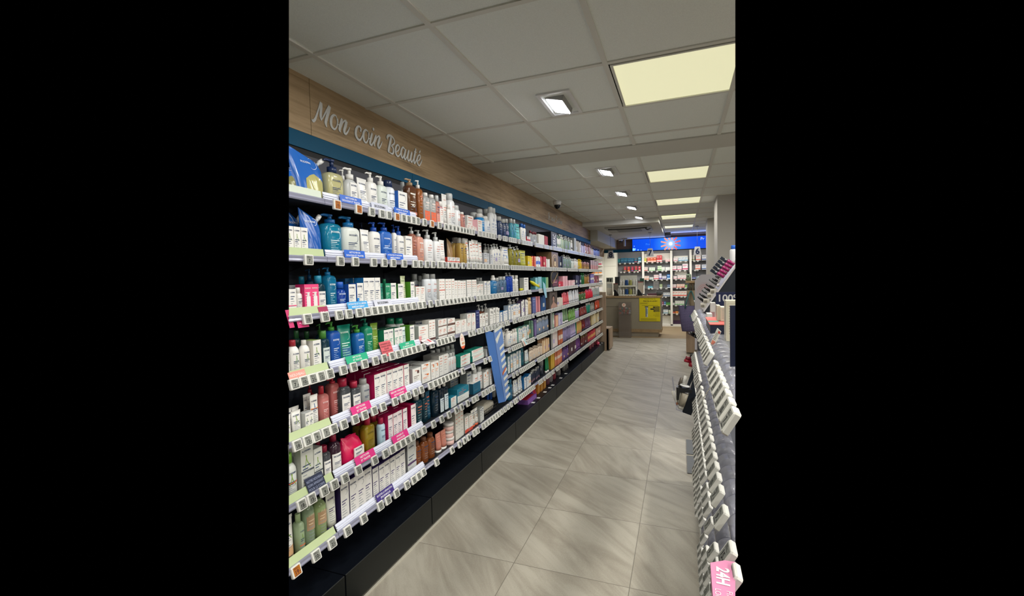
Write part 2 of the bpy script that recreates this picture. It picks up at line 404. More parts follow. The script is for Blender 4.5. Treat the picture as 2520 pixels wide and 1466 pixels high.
# script lettering on the fascia, drawn stroke by stroke
M_LET = mat('c4c4c0', .5)
def fas(px, py):
    p = onX(px, py, FX+.0015); return p
def lettering(name, strokes, W, label, th=.0025, X=FX+.0015):
    mb = MB()
    for si, (pts, wd) in enumerate(strokes):
        q = [(onX(x, y, X).y, onX(x, y, X).z) for x, y in pts]
        q = smooth(q, 5)
        n = len(q); ws = []
        for i in range(n):
            t = i/(n-1)*(len(wd)-1); k = int(t); k2 = min(k+1, len(wd)-1); ws.append((wd[k]+(wd[k2]-wd[k])*(t-k))*W)
        vs = []; fs = []
        for i in range(n):
            a = q[max(i-1, 0)]; c = q[min(i+1, n-1)]; dx, dy = c[0]-a[0], c[1]-a[1]; l = math.hypot(dx, dy) or 1
            ox, oy = -dy/l*ws[i]/2, dx/l*ws[i]/2
            for X_ in (X, X+th+si*.00012):
                vs += [(X_, q[i][0]+ox, q[i][1]+oy), (X_, q[i][0]-ox, q[i][1]-oy)]
        for i in range(n-1):
            k = 4*i
            fs += [(k+2, k+3, k+7, k+6), (k, k+2, k+6, k+4), (k+1, k+5, k+7, k+3)]
        fs += [(0, 1, 3, 2), (4*n-4, 4*n-2, 4*n-1, 4*n-3)]
        mb.add(vs, fs, M_LET)
    return solo(name, mb, label, 'sign lettering')
def A(pts): return [(760+x/11.28, 240+y/11.28) for x, y in pts]
def B(pts): return [(900+x/11.28, 300+y/11.28) for x, y in pts]
ST = [
 (A([(75, 600), (110, 650), (160, 610), (205, 500), (270, 300), (325, 130)]), [.2, 1, 1, .7, .6, .9]),
 (A([(335, 140), (335, 250), (325, 400), (320, 520), (340, 640)]), [.9, 1.2, 1.1, 1.1, .3]),
 (A([(340, 630), (400, 520), (480, 370), (560, 235)]), [.3, .5, .7, .9]),
 (A([(575, 250), (540, 380), (495, 540), (460, 700), (490, 825)]), [1, 1.3, 1.2, 1.2, .3]),
 (A([(770, 590), (740, 510), (680, 490), (620, 560), (605, 690), (630, 810), (700, 880), (760, 820), (790, 710), (785, 620), (765, 570)]), [.3, .5, .8, 1.1, 1.2, 1.0, .7, .5, .5, .8, .4]),
 (A([(785, 690), (800, 745), (830, 760), (855, 730)]), [.5, .4, .4, .4]),
 (A([(905, 585), (890, 680), (855, 820), (845, 900), (870, 960)]), [.9, 1.3, 1.3, 1.1, .3]),
 (A([(880, 830), (930, 700), (985, 645), (1030, 660)]), [.5, .5, .7, .9]),
 (A([(1035, 660), (1010, 780), (975, 900), (980, 980), (1020, 1010), (1070, 950), (1105, 880), (1122, 820)]), [1.2, 1.3, 1.2, 1.0, .8, .6, .4, .25]),
 (A([(1420, 950), (1435, 880), (1400, 810), (1345, 810), (1300, 900), (1295, 1030), (1340, 1140), (1400, 1180), (1450, 1120), (1490, 1020)]), [.8, .7, .6, .9, 1.2, 1.2, 1.0, .8, .6, .5]),
 (A([(1640, 1000), (1610, 930), (1560, 900), (1510, 970), (1505, 1090), (1530, 1210), (1575, 1250), (1620, 1200), (1650, 1090), (1650, 1000), (1620, 950)]), [.3, .5, .8, 1.1, 1.2, .9, .7, .5, .5, .7, .4]),
 (B([(60, 430), (75, 460), (95, 465), (120, 440)]), [.4, .4, .4, .4]),
 (B([(165, 310), (140, 420), (115, 530), (110, 600), (150, 640), (190, 580), (215, 520)]), [.9, 1.1, 1.1, 1.0, .8, .5, .4]),
 (B([(190, 160), (200, 200), (205, 245)]), [.5, 1.2, .5]),
 (B([(275, 370), (245, 480), (220, 580), (235, 680)]), [.9, 1.2, 1.1, .3]),
 (B([(245, 560), (290, 450), (335, 400), (375, 410)]), [.4, .5, .7, .9]),
 (B([(378, 410), (355, 520), (325, 640), (350, 730), (390, 680), (425, 600), (442, 545)]), [1.1, 1.2, 1.1, .8, .6, .4, .25]),
 (B([(595, 490), (580, 430), (610, 385), (680, 385), (750, 450), (785, 550), (760, 620), (700, 650)]), [.3, 1.0, 1.2, .9, .7, .7, .8, .5]),
 (B([(690, 420), (670, 540), (640, 680), (620, 800), (640, 860)]), [1.1, 1.3, 1.3, 1.2, .4]),
 (B([(690, 660), (740, 720), (755, 810), (735, 880), (690, 875), (650, 840)]), [.5, .8, 1.0, .8, .6, .4]),
 (B([(830, 830), (890, 790), (915, 710), (880, 640), (830, 680), (810, 790), (830, 900), (880, 955), (930, 910), (960, 840)]), [.4, .6, .7, .7, 1.0, 1.1, 1.0, .8, .5, .4]),
 (B([(1065, 760), (1020, 705), (975, 780), (965, 900), (1000, 1000), (1040, 930), (1070, 820)]), [.5, .8, 1.0, 1.1, .8, .5, .4]),
 (B([(1090, 760), (1070, 880), (1055, 980), (1080, 1040), (1120, 980), (1145, 900)]), [.9, 1.1, 1.0, .8, .5, .4]),
 (B([(1180, 785), (1155, 900), (1145, 1010), (1180, 1080), (1220, 1010), (1245, 930)]), [.9, 1.1, 1.0, .8, .5, .4]),
 (B([(1265, 840), (1240, 950), (1230, 1050), (1260, 1115), (1300, 1050), (1325, 970)]), [.9, 1.1, 1.0, .8, .5, .4]),
 (B([(1375, 740), (1350, 880), (1320, 1030), (1335, 1150), (1380, 1080), (1405, 1000)]), [.9, 1.1, 1.1, .8, .5, .4]),
 (B([(1325, 820), (1365, 835), (1400, 855)]), [.4, .6, .3]),
 (B([(1500, 800), (1480, 835), (1468, 865)]), [.6, .9, .3]),
 (B([(1430, 1090), (1480, 1040), (1500, 960), (1475, 915), (1430, 960), (1405, 1060), (1430, 1170), (1475, 1210), (1520, 1130), (1545, 1050)]), [.4, .6, .7, .7, .9, 1.0, .9, .7, .5, .25]),
]
lettering('fascia_lettering', ST, .0102*1.4, 'pale grey script words Mon coin Beauté on the wood fascia')
def Cc(pts): return [(1320+x/24.44, 510+y/24.44) for x, y in pts]
ST2 = [(Cc([(700, 500), (715, 380), (745, 320), (775, 400), (770, 500), (740, 560), (715, 760)]), [.5, .7, .5, .6, .6, .5, .6]),
 (Cc([(780, 640), (805, 600), (800, 540), (770, 600), (775, 720), (800, 770)]), [.4]*6),
 (Cc([(880, 560), (885, 690), (895, 800)]), [.5]*3), (Cc([(900, 790), (920, 700), (925, 620)]), [.4]*3),
 (Cc([(965, 600), (945, 700), (955, 820), (985, 760), (980, 660), (965, 610)]), [.5]*6),
 (Cc([(1010, 680), (1005, 780), (1030, 840), (1050, 740)]), [.5]*4), (Cc([(1055, 690), (1060, 860)]), [.5]*2),
 (Cc([(1095, 660), (1080, 760), (1100, 820), (1085, 880)]), [.6]*4),
 (Cc([(1235, 620), (1205, 530), (1175, 620), (1170, 700), (1225, 790), (1220, 900), (1180, 950)]), [.6]*7),
 (Cc([(1245, 780), (1240, 900), (1280, 930), (1290, 800)]), [.5]*4), (Cc([(1325, 650), (1310, 800), (1305, 960)]), [.6]*3),
 (Cc([(1320, 830), (1350, 860), (1330, 950)]), [.5]*3), (Cc([(1390, 660), (1375, 840), (1385, 990)]), [.6]*3),
 (Cc([(1410, 800), (1405, 990)]), [.5]*2), (Cc([(1440, 1000), (1450, 830), (1470, 880), (1475, 1010), (1490, 850)]), [.5]*5),
 (Cc([(1520, 930), (1540, 850), (1515, 880), (1515, 1010), (1545, 1050)]), [.5]*5)]
lettering('fascia_lettering', ST2, .016, 'small faint grey script lettering near the far end of the wood fascia')

# the shop behind the photographer: floor, ceiling and back wall outside the picture
def outside_of(mb, name, py=None, px=None):
    n = (ray(0, py).cross(ray(IW, py)) if px is None else ray(px, 0).cross(ray(px, IH))).normalized()
    if n.dot(CF) < 0: n = -n
    me = mb.mesh(name); bm = bmesh.new(); bm.from_mesh(me)
    bmesh.ops.bisect_plane(bm, geom=bm.verts[:]+bm.edges[:]+bm.faces[:], plane_co=CAMP-n*.004, plane_no=n, clear_outer=True)
    bm.to_mesh(me); bm.free(); o = link(name, me); o['kind'] = 'structure'; return o
mb = MB(); mb.add([(-1.8, -4.5, 0), (3.2, -4.5, 0), (3.2, 3.2, 0), (-1.8, 3.2, 0)], [(0, 1, 2, 3)], m_floor); outside_of(mb, 'floor_entrance', IH)
mb = MB(); mb.box(-1.8, 3.2, -4.5, 3.2, CEIL+.004, CEIL+.02, m_tile); outside_of(mb, 'ceiling_entrance', 0)
mb = MB(); mb.box(-1.8, 3.2, -4.6, -4.5, 0, 2.6, mat('b0aca4', .8)); structure('wall_back_entrance', mb, False)

mb = MB(); mb.add([(.2, -4.5, 0), (5.2, -4.5, 0), (5.2, 8, 0), (.2, 8, 0)], [(0, 1, 2, 3)], m_floor); outside_of(mb, 'floor_right_aisle', None, IW)
mb = MB(); mb.box(.2, 5.2, -4.5, 8, CEIL+.004, CEIL+.02, m_tile); outside_of(mb, 'ceiling_right_aisle', None, IW)
mb = MB(); mb.box(5.2, 5.3, -4.5, 8, 0, 2.6, mat('b0aca4', .8)); outside_of(mb, 'wall_right', None, IW)
# ------------------------------------------------------------------ left shelving: bays of .75 m
SX = -1.47            # shelf front
TZ = [1.872, 1.617, 1.371, 1.116, .865, .614, .362]     # height of the price tags, top shelf first
TILT = [0, 0, 10, 14, 16, 17, 18]
BOARD = [z+.014 for z in TZ]
SHN = ['top', 'second', 'third', 'fourth', 'fifth', 'sixth', 'bottom']
BAYS = [.82, 1.567, 2.322, 3.062, 3.819, 4.554, 5.300, 6.05, 6.80, 7.55, 8.30, 9.03]
def bay_of(y):
    for i in range(len(BAYS)-1):
        if y < BAYS[i+1]: return i
    return len(BAYS)-2
M_SHELF = mat('15181e', .55, spec=.3)
M_BACK = mat('1b2029', .6, spec=.25)
M_BACKLIT = mat('4a4a50', .6, spec=.25)  # lighter grey puts the lit look of the upper back into the colour
M_BASE = mat('1c1e1c', .5, spec=.25)
M_BASETOP = mat('0c1018', .4, spec=.3)
M_RAIL = mat('adaec4', .16, alpha=.62, spec=.8)
M_RAILB = mat('3d3f55', .3, spec=.5)
def rail_part(y0, y1, z, th, nm='price_rail'):
    # clear plastic price rail: curved lilac front with a flat back
    mb = MB(); c, s = math.cos(math.radians(th)), math.sin(math.radians(th))
    prof = [(.0, -.007), (.005, -.008), (.009, -.003), (.0065, .004), (.009, .013), (.004, .018), (-.003, .018), (-.003, -.007)]
    pts = [(SX+x*c-zz*s*1.0, z+x*s+zz*c) for x, zz in prof]
    mb.prism(pts, 'Y', y0+.0015, y1-.0015, M_RAIL)
    mb.prism([(SX-.008+x, z+zz) for x, zz in ((-.006, -.006), (.0, -.006), (.003, .010), (-.003, .010))], 'Y', y0+.001, y1-.001, M_RAILB)
    return mb
def world_part(name, mb, parent, first=False):
    o = link(name, trimmed(mb, name) if first else mb.mesh(name), parent); return o
for i in range(len(BAYS)-1):
    y0, y1 = BAYS[i], BAYS[i+1]; first = i < 2
    t = thing('shelf_bay', f'black wall shelving bay with seven shelves, {ORD[i]} from the camera end', 'shelving', group='black shelving bays along the left wall')
    mb = MB(); mb.box(-1.80, -1.727, y0+.002, y1-.002, 0, 1.885, M_BACK); mb.box(-1.80, -1.727, y0+.002, y1-.002, 1.885, 2.15, M_BACKLIT); world_part('back_panel', mb, t, first)
    mb = MB(); mb.box(-1.80, -1.475, y0+.001, y1-.001, .0, .05, M_SHELF); mb.box(-1.80, -1.4405, y0+.003, y1-.003, .012, .184, M_BASETOP)
    mb.prism([(-1.4405, .016), (-1.437, .018), (-1.437, .182), (-1.4405, .184)], 'Y', y0+.0045, y1-.0045, M_BASE)
    world_part('base_drawer', mb, t, first)
    for k, z in enumerate(TZ):
        mb = MB(); zb = BOARD[k]
        mb.prism([(-1.727, zb-.022), (-1.727, zb), (SX-.004, zb), (SX-.004, zb-.014), (-1.60, zb-.022)], 'Y', y0+.001, y1-.001, M_SHELF)
        for yy in (y0+.004, y1-.007): mb.prism([(-1.727, zb-.022), (-1.727, zb-.062), (-1.70, zb-.06), (-1.56, zb-.022)], 'Y', yy, yy+.003, M_SHELF)
        world_part('shelf', mb, t, first)
        world_part('price_rail', rail_part(y0, y1, z, TILT[k]), t, first)
    if i == 1: bay2 = t
# toe trim along the floor
mb = MB(); mb.box(-1.438, -1.428, .9, 9.03, 0, .006, mat('b8b4a6', .5)); structure('baseboard_left', mb)
mb = MB(); mb.box(-1.75, -1.455, .9, 9.03, 0.0, .012, mat('060607', .8)); structure('trim_7', mb)
# wood end of the run
mb = MB(); mb.box(-1.72, -1.40, 9.035, 9.075, 0, 1.19, W_OAKV)
solo('wood_end_panel', mb, 'tall oak end panel closing the far end of the left shelving', 'panel')
mb = MB(); mb.box(-1.70, -1.335, 9.08, 9.50, .03, .455, W_OAKV); mb.box(-1.66, -1.37, 9.12, 9.46, 0, .03, mat('20201e')); mb.box(-1.66, -1.36, 9.085, 9.08, .03, .44, W_OAKV)
solo('wood_plinth', mb, 'low oak plinth standing beyond the tall oak end panel', 'plinth')

# ------------------------------------------------------------------ shelf edge strips and header cards
M_STRIPW = mat('d9dcea', .4); M_STRIPG = mat('b9c898', .45); M_STRIPL = mat('a9adc4', .4)
def strip(k, y0, y1, m1, kind, first=False):
    z = TZ[k]+.016; th = math.radians(TILT[k]+8); mb = MB()
    c, s = math.cos(th), math.sin(th)
    def P(a, b): return (SX-.004+a*c-b*s, z+a*s+b*c)
    mb.prism([P(-.003, 0), P(0, 0), P(0, .034), P(-.003, .034)], 'Y', y0, y1, m1)
    if kind == 'white':
        for b in (.009, .019): mb.prism([P(0, b), P(.0045, b+.0015), P(.0045, b+.0035), P(0, b+.006)], 'Y', y0, y1, m1)
        mb.prism([P(0, .0005), P(.001, .0005), P(.001, .004), P(0, .004)], 'Y', y0, y1, M_STRIPL)
    me = trimmed(mb, 'shelf_edge_strip') if first else mb.mesh('shelf_edge_strip')
    return link('shelf_edge_strip', me)
for k in range(7):
    o = strip(k, 1.572, 2.318, M_STRIPW, 'white')
    tag(o, f'ribbed white edge strip on the {SHN[k]} shelf, second bay', 'edge strip', 'ribbed white edge strips')
    o = strip(k, .9, 1.562, M_STRIPG if k else mat('ccd5c4', .45), 'green', True)
    tag(o, f'pale green edge strip on the {SHN[k]} shelf, nearest bay', 'edge strip', 'pale green edge strips')
WHT = mat('f0f0f0', .5)
def card(k, x0, x1, lines, bg, fg, label, h=.036, out=.004, lift=.018, extra=0, name='header_card', bold=.01):
    """small printed card standing on the shelf edge between image columns x0 and x1"""
    yc = lambda px: onX(px, IY(px, k), SX+.006).y
    a, c = yc(x0), yc(x1); W = c-a; th = math.radians(TILT[k]+6+extra)
    t = MB(); t.box(-.0012, 0, -W/2, W/2, 0, h, mat(bg, .45))
    M = lambda u, v: (.0006, u, v)
    n = len(lines)
    for i, s in enumerate(lines):
        text(t, s, M, 0, h*(.5+((n-1)/2-i)*(.40 if n < 3 else .82/n)), h*(.36 if n < 2 else (.23 if n < 3 else .5/n)), mat(fg, .5), maxw=W*.88, bold=bold)
    o = link(name, t.mesh(name), None, (SX+.003+out, (a+c)/2, TZ[k]+lift), (0, -th, 0))
    return tag(o, label, 'sign card')
def IY(px, k):
    # image row of shelf k's tags at image column px
    d = ray(px, 0); d2 = ray(px, IH)
    lo, hi = 0.0, float(IH)
    for _ in range(30):
        m_ = (lo+hi)/2
        if onX(px, m_, SX).z > TZ[k]: lo = m_
        else: hi = m_
    return (lo+hi)/2
card(0, 838, 891, ['NETTOYER EN', 'DOUCEUR ET TRAITER'], '1f5fc4', 'f4f4f4', 'blue header card Nettoyer en douceur on the top shelf edge')
card(0, 916, 957, ['BIODERMA'], 'c9ccdc', '20242e', 'pale header card with dark capitals on the top shelf edge', out=.002)
card(0, 971, 1010, ['APAISER ET RELIPIDER', 'DURABLEMENT'], '1f5fc4', 'f4f4f4', 'blue header card Apaiser et relipider on the top shelf edge')
card(1, 849, 899, ['NETTOYER EN', 'DOUCEUR ET TRAITER'], '1f62cc', 'f4f4f4', 'blue header card Nettoyer en douceur on the second shelf edge')
card(1, 953, 993, ['HYDRATER ET NOURRIR', 'IMMÉDIATEMENT'], '1f62cc', 'f4f4f4', 'blue header card Hydrater et nourrir on the second shelf edge')
card(2, 858, 907, ['HYDRATER ET ILLUMINER', 'IMMÉDIATEMENT'], '3fa3e0', 'f4f4f4', 'light blue header card Hydrater et illuminer on the third shelf edge')
card(2, 924, 966, ['BIODERMA'], 'd2d4e2', '20242e', 'pale header card with dark capitals on the third shelf edge', out=.002)
card(3, 855, 907, ['NETTOYER', 'ET TRAITER'], '1fae83', 'f4f4f4', 'green header card Nettoyer et traiter on the fourth shelf edge')
card(3, 987, 1023, ['CIBLER', 'LES IMPERFECTIONS'], '1fae83', 'f4f4f4', 'green header card Cibler les imperfections on the fourth shelf edge')
card(4, 868, 915, ['NETTOYER', 'ET TRAITER'], 'd62f80', 'f4f4f4', 'pink header card Nettoyer et traiter on the fifth shelf edge', h=.04)
card(4, 964, 1002, ['RÉDUIRE VISIBLEMENT', 'LES ROUGEURS'], 'd62f80', 'f4f4f4', 'pink header card Réduire visiblement les rougeurs, fifth shelf edge', h=.04)
card(5, 878, 925, ['NETTOYER', 'ET TRAITER'], 'd62f80', 'f4f4f4', 'pink header card Nettoyer et traiter on the sixth shelf edge', h=.04)
card(5, 969, 1007, ['APAISER ET', 'RENFORCER'], 'd62f80', 'f4f4f4', 'pink header card Apaiser et renforcer on the sixth shelf edge', h=.04)
card(6, 930, 971, ['BOOSTER LA RÉPARATION', 'ÉPIDERMIQUE'], '3b2a78', 'e8e6f4', 'purple header card Booster la réparation on the bottom shelf edge', h=.04)
card(3, 712, 753, ['NOUVEAU'], 'e79a8c', 'f7e6e0', 'salmon card Nouveau on the fourth shelf edge, nearest bay', h=.03, out=.006, name='promotion_card')
card(2, 712, 724, ['-3€'], 'c8246a', 'f4f4f4', 'narrow pink promotion card at the near end of the third shelf', h=.075, out=.004, lift=-.03, name='promotion_card')
card(2, 733, 760, ['LE DUO', '-3€'], 'cf2b72', 'f4f4f4', 'pink promotion card behind the second price tag, third shelf', h=.075, out=.004, lift=-.035, name='promotion_card')
card(2, 790, 813, ['LE DUO'], 'a01f50', 'f4d0dc', 'dark pink promotion card standing behind a price tag, third shelf', h=.065, out=.004, lift=-.02, name='promotion_card')
card(3, 942, 969, ['DEMANDEZ LES', 'TESTEURS À NOTRE', 'ÉQUIPE', 'PRODUIT OUVERT', 'PRODUIT FACTURÉ'], 'd8616a', '3a1d20', 'coral notice card Demandez les testeurs on the fourth shelf edge', h=.082, out=.008, lift=.004, name='notice_card', bold=0)
card(5, 764, 806, ['NOTRE NOUVEAU', 'SOIN APAISANT', 'POUR LE CORPS', 'ET LE VISAGE'], '1c2540', '8f98b4', 'dark blue leaflet leaning on the sixth shelf edge, nearest bay', h=.085, out=.006, lift=-.005, name='leaflet_card')
# bigger cards beyond the third bay
t = MB(); W, h = .085, .11
pts = [(W/2*math.cos(a)*(1-.12*math.sin(a)), h/2*math.sin(a)) for a in [2*math.pi*i/28 for i in range(28)]]
t.prism(pts, 'X', -.0012, 0, mat('efe6da', .5))
M = lambda u, v: (.0006, u, v)
vs = [M(u, v) for u, v in pts if v < -h*.27]; t.add(vs, [tuple(range(len(vs)))], mat('e8643f', .5))
text(t, 'Avène', M, 0, h*.33, .008, mat('e08a60'))
for i, wq in enumerate((.05, .056, .045)): bar(t, M, -wq/2, wq/2, h*(.18-i*.075), h*(.21-i*.075), mat('d8705f'))
for i, c in enumerate(('d7dbd8', 'cf7a4a', 'c9a06a')):
    bar(t, M, -.034+i*.024, -.016+i*.024, -.024, -.0085, mat(c)); bar(t, M, -.033+i*.024, -.017+i*.024, -.008, -.003, mat('e9e9e4'))
p = onX(1138, 839, SX+.03); solo('oval_promotion_card', t, 'oval cream card with orange foot hanging on the fourth shelf edge', 'sign card', tuple(p), (0, math.radians(-6), .08))
t = MB(); t.box(-.0012, 0, -.048, .048, 0, .055, mat('e6e4e6', .5))
bar(t, M, .012, .036, .02, .05, mat('d05a5c')); bar(t, M, -.038, .0, .036, .040, mat('9a6a70')); bar(t, M, -.04, .004, .026, .030, mat('8e8a96')); bar(t, M, -.03, .002, .016, .020, mat('8e8a96'))
p = onX(1062, 846, SX+.03); solo('leaflet_card', t, 'white leaflet card tipped back on the fourth shelf edge, third bay', 'sign card', tuple(p), (0, math.radians(-62), 0))
t = MB(); t.box(-.0012, 0, -.075, .075, 0, .075, mat('e3e3dd', .5))
bar(t, M, -.005, .07, .008, .060, mat('a9d5da')); bar(t, M, .012, .055, .040, .044, mat('4a6a74')); bar(t, M, .012, .060, .030, .033, mat('4a6a74'))
t.add([M(*q) for q in ((-.06, .0), (-.02, .0), (-.005, .02), (-.02, .05), (-.045, .055), (-.06, .03))], [(0, 1, 2, 3, 4, 5)], mat('c99a86'))
p = onX(1295, 849, SX+.03); solo('leaflet_card', t, 'pale blue leaflet card with a face jutting from the fifth shelf edge', 'sign card', tuple(p), (0, math.radians(-25), .1))

# ------------------------------------------------------------------ price tags
M_TAG = mat('e6e5df', .4); M_SCR = mat('8f918a', .3); M_INK = mat('1c1d1d', .5); M_ORS = mat('b06a1c', .35); M_ORI = mat('5e2018', .5)
def tag_meshes(price, orange=False, small=False):
    # one body and one screen; the front faces +X
    b = MB(); b.rbox(-.011, .001, -.0235, .0235, -.0225, .0225, .003, M_TAG)
    s = MB(); ms = M_ORS if orange else M_SCR; mi = M_ORI if orange else M_INK
    s.box(.0008, .0016, -.0165, .0165, -.0175, .0175, ms)
    M = lambda u, v: (.0019, u, v)
    if small: bar(s, M, -.004, .010, -.011, .008, mi)
    else:
        text(s, price[0], M, -.001, -.003, .014, mi, maxw=.018, bold=.03); text(s, price[1], M, .0125, -.007, .006, mi, maxw=.007)
        for q in range(3): bar(s, M, -.013, .010-q*.006, .0085+q*.003, .0098+q*.003, mi)
        bar(s, M, -.013, .012, -.0155, -.0135, mi)
    return b.mesh('price_tag'), s.mesh('tag_screen')
PR = [('17', '90'), ('15', '90'), ('12', '50'), ('14', '90'), ('10', '90'), ('16', '50'), ('9', '90'), ('22', '90'), ('18', '50'), ('21', '90'), ('13', '90'), ('7', '50')]
TM = [tag_meshes(p) for p in PR]; TMO = tag_meshes(('19', '90'), True); TMS = tag_meshes(('1', '1'), small=True)
PX = [
 [830, 883, 915, 940, 957, 977, 993, 1005, 1017, 1028, 1045, 1063, 1082, 1097, 1107, 1117, 1126, 1135, 1142, 1149, 1156, 1164, 1180, 1190, 1198, 1205, 1212, 1218, 1230, 1241],
 [716, 760, 838, 875, 920, 946, 968, 995, 1021, 1035, 1051, 1066, 1081, 1093, 1106, 1117, 1127, 1140, 1153, 1165, 1176, 1184, 1191, 1199, 1207, 1215, 1222, 1229, 1236],
 [720, 757, 800, 835, 859, 884, 904, 921, 935, 949, 962, 976, 990, 1004, 1018, 1033, 1043, 1060, 1076, 1088, 1099, 1109, 1119, 1128, 1137, 1146, 1154, 1163, 1176, 1184, 1192, 1200, 1208, 1216, 1224, 1231, 1238, 1246],
 [724.6, 748, 769.6, 790, 811.5, 845, 870, 897.5, 924, 945.5, 964, 979.5, 994.6, 1006, 1017, 1028, 1041.6, 1063, 1079.7, 1088.5, 1097, 1106, 1115, 1157, 1166, 1178, 1186, 1197, 1205, 1213, 1221, 1229, 1237, 1246],
 [731.7, 757, 779, 802, 820.7, 846, 874, 897.5, 921, 942.5, 972, 991, 1005, 1022, 1037, 1059, 1070.5, 1081, 1090, 1098, 1106, 1114.5, 1124, 1139, 1164.6, 1194, 1206],
 [713.6, 742.8, 766.8, 798, 823, 849, 882, 922, 948.6, 965, 978.4, 990, 1002, 1015, 1030.6, 1043, 1067, 1087, 1105, 1122.7, 1136, 1151, 1165, 1173, 1189, 1197, 1206, 1213],
 [729, 778, 817, 855.5, 895, 936, 954.7, 975.6, 1001.7, 1018, 1030, 1042, 1074.6, 1112.5, 1131, 1143, 1153, 1166.7, 1175, 1189, 1196, 1203, 1209, 1215, 1221, 1227, 1234, 1242, 1250, 1258]]
GAPS = [[], [], [(4.45, 4.65)], [], [(3.35, 3.75)], [(3.3, 3.75)], []]
tags = []       # (distance, rail key, index, world matrix parts, mirrored)
rng = random.Random(3)
for k in range(7):
    ys = []
    for px in PX[k]:
        y = onX(px, IY(px, k), SX+.012).y
        if ys and y-ys[-1] < .046: y = ys[-1]+.0475
        ys.append(y)
    y = ys[-1]+.05
    while y < 8.98:
        if not any(a < y < c for a, c in GAPS[k]) and not any(abs(y-e) < .03 for e in BAYS): ys.append(y)
        y += .0485 + (rng.random() < .14)*.05
    n_in = 0
    for i, y in enumerate(ys):
        if not inside((SX, y-.012, TZ[k])): continue
        n_in += 1
        th = math.radians(TILT[k]); col = (k == 0 and i in (0, 1, 5, 11)) or (k == 6 and i == 0)
        tags.append((math.hypot(SX, y), f'{SHN[k]} left shelf rail', n_in, (SX+.0155-.0*th, y, TZ[k]-.001), (0, -th, 0), col))
# rails of the right-hand gondola face the aisle the other way
RX = .088
RZ = [1.262, .985, .735, .475, .215]
RN = ['top', 'second', 'third', 'fourth', 'lowest']
RT = [30, 30, 30, 28, 26]
for k in range(5):
    y = [.86, .84, .98, 1.12, 1.45][k]; i = 0
    gap = {0: ((1.36, 1.47), (1.86, 1.97), (2.62, 2.78)), 1: ((.845, .90), (.92, 1.05), (2.25, 2.33)), 2: ((1.38, 1.45),), 3: ((1.9, 2.0),), 4: ((2.3, 2.5),)}[k]
    while y < 3.2:
        if not any(a < y < c for a, c in gap):
            i += 1
            tags.append((math.hypot(RX, y), f'{RN[k]} right gondola rail', i, (RX-.012, y, RZ[k]), (0, -math.radians(RT[k]), math.pi), False))
        y += (.066 if k == 0 else (.072 if y < 1.9 else .060)) + (rng.random() < .15)*.03
tags.sort(key=lambda t: t[0])
NEAR = tags[:296]; FAR = tags[296:]
for n, (d, rail, i, loc, rot, col) in enumerate(NEAR):
    bm_, sm_ = TMO if col else (TM[(i*5+len(rail)*3) % len(TM)] if d < 3.0 else TMS)
    o = link('price_tag', bm_, None, loc, rot)
    near = 'camera' if 'gondola' in rail else 'left'
    tag(o, f'{"orange-screened" if col else "white"} electronic price tag, {ordw(i)} from the {near} end, {rail}', 'price tag', 'electronic price tags, '+rail)
    link('tag_screen', sm_, o)
mb = MB()
for d, rail, i, loc, rot, col in FAR:
    q = MB(); q.box(-.011, .001, -.0235, .0235, -.0225, .0225, M_TAG); q.box(.001, .0016, -.0165, .0165, -.0175, .0175, M_SCR)
    q.xf(Matrix.Translation(loc) @ Matrix.Rotation(rot[2], 4, 'Z') @ Matrix.Rotation(rot[1], 4, 'Y')); mb.join(q)
solo('price_tags', mb, 'small far price tags lining the distant ends of the left shelf rails', 'price tag', kind='stuff')
# ------------------------------------------------------------------ packages on the shelves
PAL = dict(w='e9e7e2', ow='dcd8cf', g='9a9c9c', lg='c2c4c2', dg='4a4e52', bk='17181c', bl='1f62b8', nb='16294f', lb='6fb0d8', cy='1b87ab', te='0f5560',
 tq='3fa59c', gr='1f8a63', dgr='17553a', lm='86a93a', ol='a9a03a', pg='b9c9a0', sg='8aa392', ye='e8c616', or_='e0762c', re='c4222e', cr='c0144f', pk='e8467e',
 lp='eab4bc', sa='d88c7c', pe='e6c09a', am='a8642c', go='c9a75c', br='6b3f26', pu='3d2a66', li='a79ac4', vi='6b4a86', dr='6a1f2a', be='c9a982', dt='1c3e4c', gn='6fa04e', rb='1c4fc0', mg='c2186a')
def pc(k): return PAL.get(k, k)
def pm(k, rough=.35):
    if k[0] == '~': return mat(pc(k[1:]), .12, alpha=.62, spec=.6)      # see-through plastic, tinted contents
    return mat(pc(k), rough)
